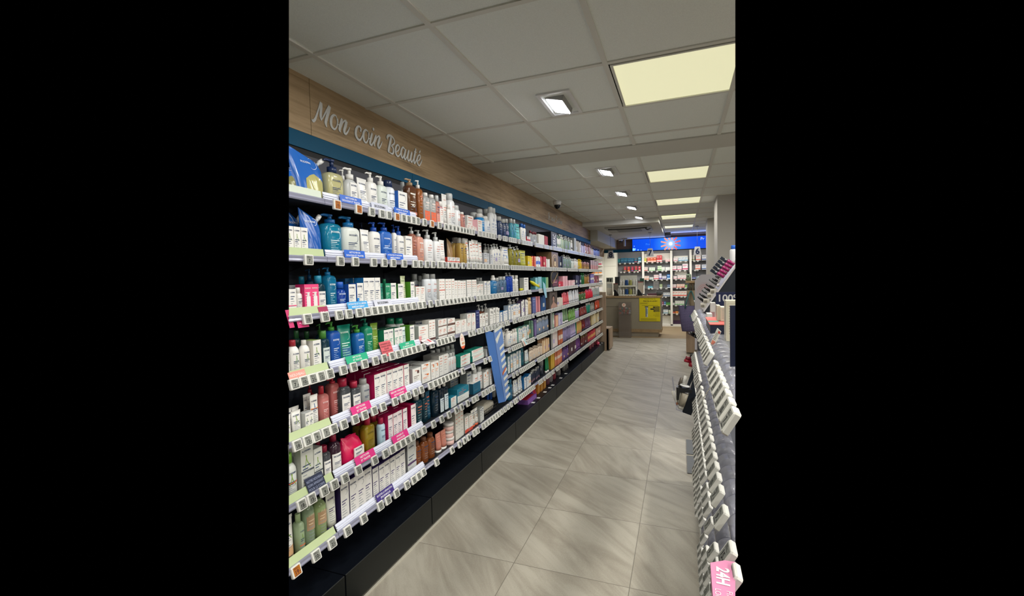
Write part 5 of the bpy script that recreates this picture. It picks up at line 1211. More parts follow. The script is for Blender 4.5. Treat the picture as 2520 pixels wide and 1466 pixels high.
# ------------------------------------------------------------------ right-hand gondola
M_CLEAR = mat('b4b5c2', .22, alpha=.5, spec=.6)
M_CREAM = mat('e2dfd0', .5); M_GREY = mat('8f8f94', .6); M_NAVY = mat('141d3a', .45); M_PLIN = mat('dcdcd4', .5)
g = thing('display_gondola', 'long white gondola with clear price rails along the right of the aisle', 'gondola')
def gpart(name, mb): return link(name, trimmed(mb, name), g)
mb = MB(); mb.box(.094, .62, .7, 3.26, .0, .095, M_PLIN); mb.box(.110, .62, .7, 3.26, .097, .125, M_PLIN); gpart('plinth', mb)
mb = MB(); mb.box(.60, .62, .7, 3.26, .1, 1.60, M_PLIN); gpart('back_panel', mb)
for k, z in enumerate(RZ):
    mb = MB(); mb.box(.128, .60, .7, 3.26, z-.012, z+.010, mat('6e7078', .4)); gpart('shelf', mb)
    mb = MB()   # clear curved rail in short segments
    y = .72
    seg = .085
    while y < 3.22:
        pr = [(.094+.036*(1-math.cos(a)), z-.018+.034*math.sin(a)) for a in [math.pi*i/9 for i in range(10)]]
        mb.prism(pr, 'Y', y, y+seg-.003, M_CLEAR, True); y += seg
    mb.box(.096, .132, .7, 3.22, z-.024, z-.018, mat('6a6c86', .3)); gpart('price_rail', mb)
mb = MB(); mb.box(.112, .30, 3.262, 3.44, .70, 1.22, mat('3a3c42', .5)); mb.box(.112, .30, 3.262, 3.44, .0, .70, mat('55575c', .5)); gpart('end_holder', mb)
def boxY(mb, px0, py0, px1, py1, Y, dep, m, z0=None):
    """box whose near face, at distance Y, spans the given image rectangle"""
    a = onY(px0, py0, Y); c = onY(px1, py1, Y); zb = c.z if z0 is None else z0
    mb.box(min(a.x, c.x), max(a.x, c.x), Y, Y+dep, min(zb, a.z), max(zb, a.z), m); return a, c
def cut_solo(name, mb, label, cat, group=None):
    o = link(name, trimmed(mb, name)); return tag(o, label, cat, group)
ZA = RZ[0]+.010
# goods standing on its top shelf
mb = MB(); a, c = boxY(mb, 1797, 752, 1840, 905, 1.27, .012, M_NAVY, ZA); cut_solo('display_box', mb, 'dark navy display box nearest the camera on the right gondola', 'box')
def cream(px0, py0, px1, Y, dep, label, z0=ZA, m='e2dcc8', side='cfc8a8', pr=True):
    mb = MB(); a = onY(px0, py0, Y); c = onY(px1, py0, Y); mb.box(a.x, c.x, Y, Y+dep, z0, a.z, mat(m, .5))
    h = a.z-z0; W = c.x-a.x; M = lambda u, v: (a.x+u, Y-.0006, v)
    bar(mb, M, W*.08, W*.92, z0+h*.93, z0+h*.935, mat(side))
    bar(mb, M, W*.08, W*.10, z0+h*.05, z0+h*.93, mat(side)); bar(mb, M, W*.9, W*.92, z0+h*.05, z0+h*.93, mat(side))
    if pr:
        for i in range(12): bar(mb, M, W*.16, W*(.84 if i % 4 else .6), z0+h*(.86-i*.062), z0+h*(.875-i*.062), mat('a89c8c' if i else 'b06a5a'))
    return cut_solo('cosmetic_box', mb, label, 'box')
cream(1787, 740, 1830, 1.78, .08, 'tall cream carton cut by the photo edge on the right gondola')
mb = MB(); a = onY(1748, 799, 1.98); c = onY(1787, 799, 1.98); mb.box(a.x, c.x, 1.98, 2.30, ZA, a.z, M_NAVY); mb.box(a.x-.003, c.x+.003, 1.975, 2.30, a.z, a.z+.003, mat('d8605a', .5)); mb.box(a.x-.002, c.x-.02, 2.06, 2.12, a.z+.003, a.z+.0036, mat('3f9a86')); ztop = a.z+.0042
cut_solo('display_box', mb, 'navy display box with a coral lid under the cream cartons', 'box')
for i, (x0, x1) in enumerate(((1765, 1769), (1769.5, 1773), (1773.5, 1790))):
    cream(x0, 752 if i < 2 else 756, x1, 2.12-(.02 if i == 2 else 0), .09, ['thin cream carton edge-on, leftmost of three on coral lid', 'thin cream carton edge-on, middle of three on coral lid', 'wide cream carton with fine print on the coral lid'][i], ztop, pr=i == 2)
mb = MB(); a = onY(1762, 719, 2.56); c = onY(1830, 719, 2.56); mb.box(a.x, c.x, 2.56, 2.57, ZA, a.z, mat('17224a', .45))
t0 = onY(1769, 733, 2.56); Mh = lambda u, v: (t0.x+u, 2.5592, t0.z+v)
text(mb, '100%', Mh, 0, 0, .036, mat('d4d4d4'), align='l', bold=.02); cut_solo('promotion_board', mb, 'navy board with large pale 100% lettering on the right gondola', 'sign')
mb = MB(); boxY(mb, 1749, 745, 1761, 786, 2.62, .07, mat('ddd6d2', .5), ZA); a = onY(1749, 765, 2.62); mb.box(a.x-.0006, a.x+.02, 2.6194, 2.69, ZA+.01, a.z-.005, mat('b98a8a', .5)); cut_solo('cosmetic_box', mb, 'narrow white and rose carton left of the navy board', 'box')
mb = MB(); boxY(mb, 1740, 772, 1753, 786, 2.52, .09, mat('e4e2da', .5), ZA); cut_solo('cosmetic_box', mb, 'low white carton lying left of the navy board', 'box')
# price strip sticking up from the rail
P4 = [onY(x, y, 1.72) for x, y in ((1747, 846), (1765, 807), (1774.5, 816), (1757, 853))]
mb = MB(); mb.add([tuple(p) for p in P4]+[(p.x+.001, p.y+.003, p.z) for p in P4], [(0, 1, 2, 3), (7, 6, 5, 4), (0, 4, 5, 1), (1, 5, 6, 2), (2, 6, 7, 3), (3, 7, 4, 0)], mat('d8d6cc', .5))
def L4(u, v): return tuple(P4[0].lerp(P4[1], u).lerp(P4[3].lerp(P4[2], u), v)+Vector((-.0004, -.0012, 0)))
bar(mb, L4, .06, .30, .15, .85, mat('d8806a')); bar(mb, L4, .82, .96, .5, .95, mat('c0453a'))
for i in range(5): bar(mb, L4, .38+i*.09, .41+i*.09, .15, .7, mat('8a8a84'))
solo('price_strip', mb, 'slanted white strip with coral ends rising from the top gondola rail', 'sign card')
# pink carton hanging out below the top rail
zc = .998; q = [onZ(x, y, zc) for x, y in ((1748, 1384), (1784, 1378), (1830, 1386), (1830, 1500), (1757, 1500))]
mb = MB(); mb.prism([(p.x, p.y) for p in q], 'Z', zc-.03, zc, mat('e08ab4', .5))
o0 = onZ(1779, 1397, zc); o1 = onZ(1781, 1466, zc); dv = (o1-o0).normalized(); du = Vector((-dv.y, dv.x, 0))
Mp = lambda u, v: tuple(o0+dv*u+du*v+Vector((0, 0, .0006)))
text(mb, '24H', Mp, 0, 0, .020, mat('f2e6ec'), align='l', bold=.03); text(mb, 'FIXATION', Mp, .062, .009, .009, mat('f2e6ec'), align='l'); text(mb, 'LONGUE TENUE', Mp, .062, -.008, .009, mat('f2e6ec'), align='l')
cut_solo('pink_carton', mb, 'pink carton marked 24H poking out under the nearest gondola tags', 'box')
# sloping make-up stand, seen from its side
Ys = 2.92
mk = thing('makeup_stand', 'sloping dark make-up tester stand with pale edge on the right gondola', 'display stand')
poly = [onY(x, y, Ys) for x, y in ((1733, 758), (1845, 610), (1845, 700), (1790, 790), (1748, 776))]
zmin = ZA; poly = [(p.x, max(p.z, ZA)) for p in poly]; poly[-1] = (poly[-1][0], ZA); poly[0] = (poly[0][0], ZA+.015)
mb = MB(); mb.prism(poly, 'Y', Ys, Ys+.008, mat('0f1722', .5)); link('side_panel', trimmed(mb, 'side_panel'), mk)
a, c = Vector(poly[0]), Vector(poly[1]); d = (c-a).normalized(); n = Vector((-d.y, d.x))
mb = MB(); mb.prism([tuple(a), tuple(c), tuple(c+n*.008), tuple(a+n*.008)], 'Y', Ys-.003, Ys+.010, mat('b8b4b4', .5)); link('edge_trim', trimmed(mb, 'edge_trim'), mk)
mb = MB(); mb.prism([tuple(a-n*.02), tuple(c-n*.02), tuple(c), tuple(a)], 'Y', Ys+.01, Ys+.40, mat('c0bcbc', .4)); link('sloping_tray', trimmed(mb, 'sloping_tray'), mk)
L = (c-a).length
def on_slope(t, h, y): p = a+d*(t*.36)+n*h; return (p.x, y, p.y)
for i in range(5):      # magenta nail colour bottles in the upper rows
    p = onY(1797.5-i*6.1, 645.5+i*7.6, Ys+.02); e = onY(1797.5-i*6.1+9, 645.5+i*7.6+5.5, Ys+.02); s_ = onY(1797.5-i*6.1-7.5, 645.5+i*7.6-4.5, Ys+.02)
    mb = MB(); mb.tube([s_, p, e], .0105, mat('8c1058', .3), 12); mb.tube([s_+(s_-p)*.8, s_], .005, mat('8a8a90', .3), 8)
    cut_solo('nail_polish', mb, f'magenta nail polish on the make-up stand, {ORD[i]} from the top', 'nail polish', 'magenta nail polishes on the make-up stand')
for i in range(5):
    p0 = onY(1778-i*6.0, 637+i*7.6, Ys+.06); e = onY(1778-i*6.0+10, 637+i*7.6+6.5, Ys+.06); s_ = onY(1778-i*6.0-5, 637+i*7.6-3.5, Ys+.06)
    dd = (e-s_).normalized(); nn = Vector((0, 1, 0)); up = dd.cross(nn)*.0085
    mb = MB(); vs = []
    for q in (s_, e):
        for y_ in (-.012, .012):
            for k in (-1, 1): vs.append(tuple(q+Vector((0, y_, 0))+up*k))
    mb.add(vs, [(0, 1, 3, 2), (4, 6, 7, 5), (0, 4, 5, 1), (2, 3, 7, 6), (0, 2, 6, 4), (1, 5, 7, 3)], mat('16202e', .4))
    cut_solo('colour_case', mb, f'dark navy colour case beside the magenta polishes, {ORD[i]} from the top', 'make-up case', 'navy colour cases on the make-up stand')
TS = [((1745, 687), (1764, 700)), ((1737, 699), (1757, 710)), ((1733, 707), (1751, 718)), ((1727, 714), (1745, 724)), ((1721, 722), (1741, 736)), ((1717, 730), (1733, 742)), ((1760, 679), (1770, 684)), ((1753, 685), (1766, 692))]
for i, (s_, e_) in enumerate(TS):
    p = onY(*s_, Ys+.03+.02*(i % 3)); e = onY(*e_, Ys+.03+.02*(i % 3)); mb = MB()
    mb.tube([p, p.lerp(e, .5), e], [.0042, .0075, .0075], mat('191a1d' if i % 3 else '4a4c4c', .25), 10); mb.tube([e, e+(e-p)*.30], .0085, mat('c8c4c0', .4), 8)
    solo('mascara_tester', mb, f'dark tapered make-up tester poking from the sloping stand, {ORD[i]} of eight', 'make-up tester', group='tapered testers on the sloping stand')
for i, (x, y) in enumerate(((1755, 715), (1747, 725.5), (1738, 739), (1731, 750))):
    p = onY(x, y, Ys+.04); mb = MB(); mb.box(p.x-.016, p.x+.018, Ys+.02, Ys+.06, p.z-.016, p.z+.012, mat('cbc6bc', .5)); mb.box(p.x-.014, p.x+.004, Ys+.018, Ys+.02, p.z-.012, p.z+.002, mat('7a7468', .5))
    solo('tester_block', mb, f'small cream tester block on the slope, {ORD[i]} from the top', 'tester block', group='cream blocks on the sloping stand')
# grey header panel beyond
mb = MB(); Yg = 4.3; pts = [onY(x, y, Yg) for x, y in ((1710, 860), (1710, 690), (1726, 675.5), (1757, 674.5), (1800, 674))]
pts = [(p.x, p.z) for p in pts]+[(onY(1800, 674, Yg).x, pts[0][1])] if False else [(p.x, p.z) for p in pts]+[(onY(1800, 674, Yg).x, onY(1710, 860, Yg).z)]
mb.prism(pts, 'Y', Yg, Yg+.03, mat('9b979c', .5))
cc = onY(1735, 716, Yg); Mg = lambda u, v: (cc.x+u, Yg-.001, cc.z+v)
for r_, col in ((.050, 'a86a66'), (.062, 'b07a74'), (.076, 'a09090'), (.036, 'a85c58')): arc(mb, Mg, 0, 0, r_, .004, 10, 200, mat(col), 20)
mb.box(pts[0][0]+.02, pts[-1][0], Yg+.005, Yg+.025, 0, pts[0][1], mat('8f8b90', .5))
cut_solo('arc_sign_board', mb, 'grey panel with chamfered corner and red arcs beyond the gondola', 'panel')
g2 = thing('display_gondola', 'dark gondola continuing beyond the grey panel with the hanging arc sign', 'gondola')
mb = MB(); mb.box(.175, .62, 4.35, 6.3, .0, 1.15, mat('7a7266', .6)); link('body', trimmed(mb, 'body'), g2)
mb = MB(); mb.box(.165, .62, 4.35, 6.3, 1.15, 1.17, mat('8a8478', .5)); link('top_board', trimmed(mb, 'top_board'), g2)
# lipstick testers leaning out over the aisle
for i, (s_, e_, r_, col, lab) in enumerate((((1684.5, 886), (1709, 894), .0115, 'a01830', 'bright crimson lipstick tester'), ((1688, 879.5), (1709, 885.5), .0105, '8a3440', 'muted red lipstick tester'), ((1697, 896), (1712, 902), .016, 'a01c2c', 'thick red lipstick tester'), ((1700, 874), (1712, 880), .013, '16171a', 'black tester'), ((1699, 818), (1716, 826), .009, '1c1d20', 'long black tester, upper'), ((1694, 819), (1718, 832), .008, '4a3c3c', 'long brown-black tester, lower'))):
    p, e = onY(*s_, 3.32), onY(*e_, 3.34); e = e+(e-p)*.15; e.x = max(e.x, .118); mb = MB(); mb.tube([p, p.lerp(e, .45)], r_, mat(col, .3), 12); mb.tube([p.lerp(e, .45), e], r_*.95, mat('17181a', .3), 12)
    solo('lipstick_tester', mb, lab+' leaning out beyond the gondola rails', 'make-up tester')
# clip-on acrylic tray with sample tubes and its navy wedge
Yt = 2.98
tr = thing('tester_tray', 'clear acrylic tester tray on a navy wedge jutting into the aisle', 'display tray')
pp = [onY(x, y, Yt) for x, y in ((1706, 936), (1715, 985), (1701, 1022), (1679, 1014), (1697, 966))]
mb = MB(); mb.prism([(p.x, p.z) for p in pp], 'Y', Yt, Yt+.05, mat('101a28', .45)); part('navy_wedge', mb, tr)
pp = [onY(x, y, Yt) for x, y in ((1706, 902), (1708, 930), (1692, 962), (1688, 958), (1699, 925))]
mb = MB(); mb.prism([(p.x, p.z) for p in pp], 'Y', Yt+.02, Yt+.04, mat('101a28', .45)); part('navy_arm', mb, tr)
p0, p1, p2, p3 = [onY(x, y, Yt) for x, y in ((1654, 930), (1664, 1003), (1680, 1009), (1655, 960))]
mb = MB()
for y_ in (Yt-.045, Yt+.05):
    vs = [(p0.x, y_, p0.z), (p0.x+.004, y_, p0.z), (p1.x+.004, y_, p1.z+.004), (p2.x, y_, p2.z+.004), (p2.x, y_, p2.z), (p1.x, y_, p1.z)]
    mb.add([(x, y_-.001, z) for x, y, z in vs]+[(x, y_+.001, z) for x, y, z in vs], [(0, 1, 2, 3, 4, 5), (11, 10, 9, 8, 7, 6)]+[(i, 6+i, 6+(i+1) % 6, (i+1) % 6) for i in range(6)], M_CLEAR)
mb.add([(p0.x, Yt-.045, p0.z), (p0.x, Yt+.05, p0.z), (p1.x, Yt+.05, p1.z), (p1.x, Yt-.045, p1.z), (p2.x, Yt+.05, p2.z), (p2.x, Yt-.045, p2.z)], [(0, 1, 2, 3), (3, 2, 4, 5)], M_CLEAR); part('acrylic_tray', mb, tr)
def leaner(s_, e_, r_, col, cap, label, name='sample_tube', Y=Yt, cat='tube'):
    p, e = onY(*s_, Y), onY(*e_, Y); mb = MB(); mb.tube([p, p.lerp(e, .8), p.lerp(e, .82)], [r_*1.1, r_, r_*.9], mat(col, .4), 12); q = MB(); q.tube([p.lerp(e, .82), e], r_*.85, mat(cap, .4), 12)
    o = solo(name, mb, label, cat); part('cap', q, o); return o
leaner((1671, 960), (1676, 998), .017, 'cfccbc', 'dcdad0', 'pale sample tube standing upright in the acrylic tray')
leaner((1686, 968), (1675, 1005), .019, '8a8272', 'd8d4c8', 'brown and cream sample tube leaning in the acrylic tray', Y=Yt-.02)
leaner((1656, 962), (1667, 995), .010, 'dcd8cc', 'b07a5c', 'slim sample tube with peach foot in the acrylic tray')
leaner((1688, 925), (1682, 946), .010, 'e2e0da', 'd4d2cc', 'white ridged bottle above the acrylic tray', 'ridged_bottle', cat='bottle')
leaner((1680, 930), (1673, 948), .014, '6a6258', '5a5248', 'dim brown bottle behind the white ridged bottle', 'brown_bottle', Yt+.03, 'bottle')
p = onY(1685, 949, Yt); mb = MB(); mb.loft([(-.006, .8, .8), (0, 1, 1), (.005, .9, .9)], mat('e4e4e6', .3), .030, .024, 2, 18); solo('powder_compact', mb, 'oval white compact lying over the acrylic tray', 'compact', tuple(p), (0, .2, 0))
mb = MB(); a1 = onY(1665, 950, Yt); mb.prism([(a1.x-.002, a1.z), (a1.x+.09, a1.z-.012), (a1.x+.09, a1.z-.030), (a1.x+.02, a1.z-.03), (a1.x+.012, a1.z-.08), (a1.x, a1.z-.08)], 'Y', Yt-.03, Yt+.03, mat('18191b', .35)); solo('black_case', mb, 'glossy black case bracket under the white compact', 'case')
# foot plates on the floor by the gondola end
for i, (y0, y1) in enumerate(((3.575, 3.925), (3.965, 4.31))):
    mb = MB(); mb.box(.043, .16, y0, y1, .0, .006, mat('4c4f52', .45)); solo('foot_plate', mb, ['ribbed grey foot plate on the floor, nearer one', 'smooth grey foot plate on the floor, farther one'][i], 'foot plate', group='grey foot plates')
# ball chain hanging over the rails
mb = MB()
for i in range(26):
    t = i/25; p = onX(1762-22*t+6*math.sin(t*6), 940+66*t, .094-.004*math.sin(t*3)); mb.loft([(-.0022, .3, .3), (-.0012, .9, .9), (.0012, .9, .9), (.0022, .3, .3)], mat('b8b4a8', .2, metal=1), .0022, .0022, 2, 6, 0, 0)
    k = 24; mb.v[-k:] = [(x+p.x-.012, y+p.y, z+p.z+.012) for x, y, z in mb.v[-k:]]
solo('ball_chain', mb, 'small metal ball chain draped over the gondola rails', 'chain')
# bottle with blue cap on top at the photo edge
p = onY(1806, 640, 3.05); ps = package('cap', .045, .045, .125, dict(c='e0e0e4', c2='2a6ad8', band=(.3, .5, 'd05a6a')), 1); b_ = ps[0][1]
for _, q in ps[1:]: b_.join(q)
b_.xf(Matrix.Translation((p.x+.022, 3.30, p.z-.02)) @ Matrix.Rotation(math.pi/2, 4, 'Z')); cut_solo('capped_bottle', b_, 'white bottle with bright blue cap above the make-up stand, photo edge', 'bottle')
# ------------------------------------------------------------------ columns, far stand with the bag
M_COL = mat('b6b3ae', .7, spec=.2)
mb = MB(); mb.box(.462, .672, 6.44, 7.02, 0, CEIL, M_COL); structure('column_1', mb)
mb = MB(); mb.box(.485, .72, 9.12, 9.62, 0, CEIL, M_COL); structure('column_2', mb)
st = thing('wood_stand', 'beige wooden display stand near the counter holding the hanging bag', 'display stand')
mb = MB(); mb.box(.105, .50, 9.06, 9.40, 0.02, .50, W_OAKV); mb.box(.100, .50, 9.05, 9.42, 1.345, 1.385, W_OAK); mb.box(.17, .50, 9.20, 9.40, .50, 1.345, mat('a08e76', .6)); part('stand_body', mb, st)
V = [(.115, 1.20), (.30, 1.20), (.30, 1.14), (.245, 1.05), (.205, .96), (.19, .94), (.16, 1.05)]
mb = MB(); mb.prism([(.115, 1.20), (.33, 1.20), (.33, .85), (.19, .90)], 'Y', 9.06, 9.08, mat('9c8a70', .6)); part('notched_front', mb, st)
for i, (x, w_) in enumerate(((.155, .035), (.20, .03), (.25, .035))):
    mb = MB(); mb.loft([(0, 1, 1), (.075, 1, 1), (.09, .6, .6), (.095, .6, .6), (.115, .6, .6)], mat('55544a', .3), w_/2, w_/2, 2, 12); solo('sample_jar', mb, f'dark sample jar inside the wooden stand, {ORD[i]} of three', 'jar', (x, 9.10, 1.205), group='dark sample jars in the wooden stand')
mb = MB(); mb.loft([(0, 1, 1), (.11, 1, 1), (.13, .6, .6)], mat('7d927c', .3), .045, .03, 4, 14); mb.cyl(0, 0, .13, .165, .018, mat('15181a')); mb.box(-.02, .0, -.032, -.030, .07, .10, mat('15181a'))
solo('green_bottle', mb, 'sage green bottle with black cap on top of the wooden stand', 'bottle', (.155, 9.15, 1.386))
mb = MB(); mb.loft([(0, 1, 1), (.01, 1, 1), (.012, .25, .25), (.16, .2, .2), (.2, .1, .1)], mat('15181a', .4), .025, .025, 2, 10); solo('black_nozzle', mb, 'thin black nozzle beside the green bottle on the stand', 'bottle', (.30, 9.15, 1.386))
# bag
m_bag, nt, b = nmat('woven_bag', '', .8, .1); ck = N(nt, 'ShaderNodeTexBrick'); co = N(nt, 'ShaderNodeTexCoord'); ck.inputs['Scale'].default_value = 28; ck.inputs['Mortar Size'].default_value = .03
ck.inputs['Color1'].default_value = (*rgb('4b4566'), 1); ck.inputs['Color2'].default_value = (*rgb('574f74'), 1); ck.inputs['Mortar'].default_value = (*rgb('8882a4'), 1); mp = N(nt, 'ShaderNodeMapping'); mp.inputs['Rotation'].default_value = (math.pi/2, 0, 0)
nt.links.new(co.outputs['Object'], mp.inputs[0]); nt.links.new(mp.outputs[0], ck.inputs['Vector']); nt.links.new(ck.outputs['Color'], b.inputs['Base Color'])
bg = thing('tote_bag', 'purple woven tote bag with teal handles hanging from the wooden stand', 'bag')
mb = MB(); rings = [(.44, .03, .29, .05), (.50, .02, .31, .09), (.70, -.01, .325, .10), (.92, -.035, .325, .06)]; vs = []
for z, x0, x1, dp in rings:
    for x, y in ((x0, -dp/2), (x0+.03, -dp), ((x0+x1)/2, -dp*1.15), (x1-.03, -dp), (x1, -dp/2), (x1, dp/3), (x0, dp/3)): vs.append((x, 8.95+y, z))
fs = [(k*7+i, k*7+(i+1) % 7, (k+1)*7+(i+1) % 7, (k+1)*7+i) for k in range(3) for i in range(7)]+[tuple(range(6, -1, -1))]
mb.add(vs, fs, m_bag, True); mb.loft([(0, 1, 1), (.001, 1, 1)], mat('2f5a68'), .045, .04, 2, 14, cap=True); mb.v[-28:] = [(x+.19, 8.84+z*2, .70+y*1.4) for x, y, z in mb.v[-28:]]; part('bag_body', mb, bg)
for y_ in (8.87, 8.93):
    mb = MB(); mb.tube(smooth([(.085, y_, .88), (.11, y_, 1.0), (.175, 9.03, 1.17), (.21, 9.045, 1.17), (.25, y_, 1.02), (.275, y_, .88)], 4), .012, mat('2f5f60', .7), 6); part('handle', mb, bg)
# ------------------------------------------------------------------ counter zone
M_TAUPE = mat('938b7a', .6, spec=.25); M_LGREY = mat('77777a', .55); M_POST = mat('e4e2da', .45); M_PANW = mat('e0ded4', .5)
mb = MB(); mb.box(-2.6, 2.2, 13.98, 14.05, 0, 2.62, mat('8a8884', .8)); structure('wall_back', mb)
mb = MB(); mb.box(-2.62, -2.56, 9.2, 14.0, 0, 2.62, mat('b8b4aa', .8)); structure('wall_left_far', mb)
mb = MB(); mb.box(-2.6, 2.2, 12.10, 14.0, 2.56, 2.62, M_PLASTER); structure('ceiling_far', mb)
mb = MB(); mb.box(-1.57, 1.6, 12.12, 12.20, 2.20, 2.50, wood_mat('dark_oak', '5a4a42', '6a5850', '7a665a', 'X', 1)); structure('trim_8', mb)
mb = MB(); mb.box(-2.6, 1.6, 12.10, 12.2, 2.125, 2.20, M_TEAL); structure('trim_9', mb)
mb = MB(); mb.box(-1.57, 1.6, 12.08, 12.2, 2.50, 2.56, M_PLASTER); structure('trim_10', mb)
mb = MB(); mb.box(-1.96, -1.90, 9.2, 12.1, 2.02, 2.235, W_OAK); mb.box(-2.56, -1.96, 12.10, 12.16, 2.2, 2.45, W_OAK); structure('trim_11', mb)
# back shelving: posts, backs, glass shelves
bs = thing('pharmacy_shelving', 'tall grey shelving with white posts behind the counter', 'shelving')
Yb = 13.7
mb = MB(); mb.box(-1.80, 1.2, Yb+.16, Yb+.20, .05, 2.22, M_LGREY); part('back_panel', mb, bs)
for x in (-1.80, -1.015, -.232, .285): mb = MB(); mb.box(x-.03, x+.03, Yb-.02, Yb+.18, .03, 2.20, M_POST); part('post', mb, bs)
mb = MB(); mb.box(-1.80, 1.2, Yb-.02, Yb+.16, .0, .06, M_POST); mb.box(-.2, .26, Yb+.10, Yb+.16, .06, .45, mat('6a5c5c', .6)); part('foot_board', mb, bs)
mb = MB(); mb.box(-.2, .26, Yb+.09, Yb+.10, .07, .17, mat('3a1c3c', .5)); part('purple_sign', mb, bs, label='dark purple sign at the foot')
SHZ = [1.885, 1.625, 1.37, 1.12, .87, .62, .37]
M_GLS = mat('9aa09e', .15, alpha=.5, spec=.6)
for x0, x1, zs in ((-1.77, -1.045, SHZ[:3]), (-.985, -.262, SHZ), (-.202, .255, SHZ), (.315, 1.2, SHZ[:4])):
    for z in zs: mb = MB(); mb.box(x0, x1, Yb+.0, Yb+.16, z-.008, z, M_GLS); part('glass_shelf', mb, bs)
for a in ((1583, 625, 1650, 640), (1658, 630, 1693, 648), (1660, 668, 1690, 676)):
    mb = MB(); boxY(mb, a[0], a[1], a[2], a[3], Yb+.145, .012, M_PANW); part('white_backboard', mb, bs)
mb = MB(); boxY(mb, 1630, 776, 1650, 800, Yb+.14, .015, M_PANW); part('white_backboard', mb, bs)
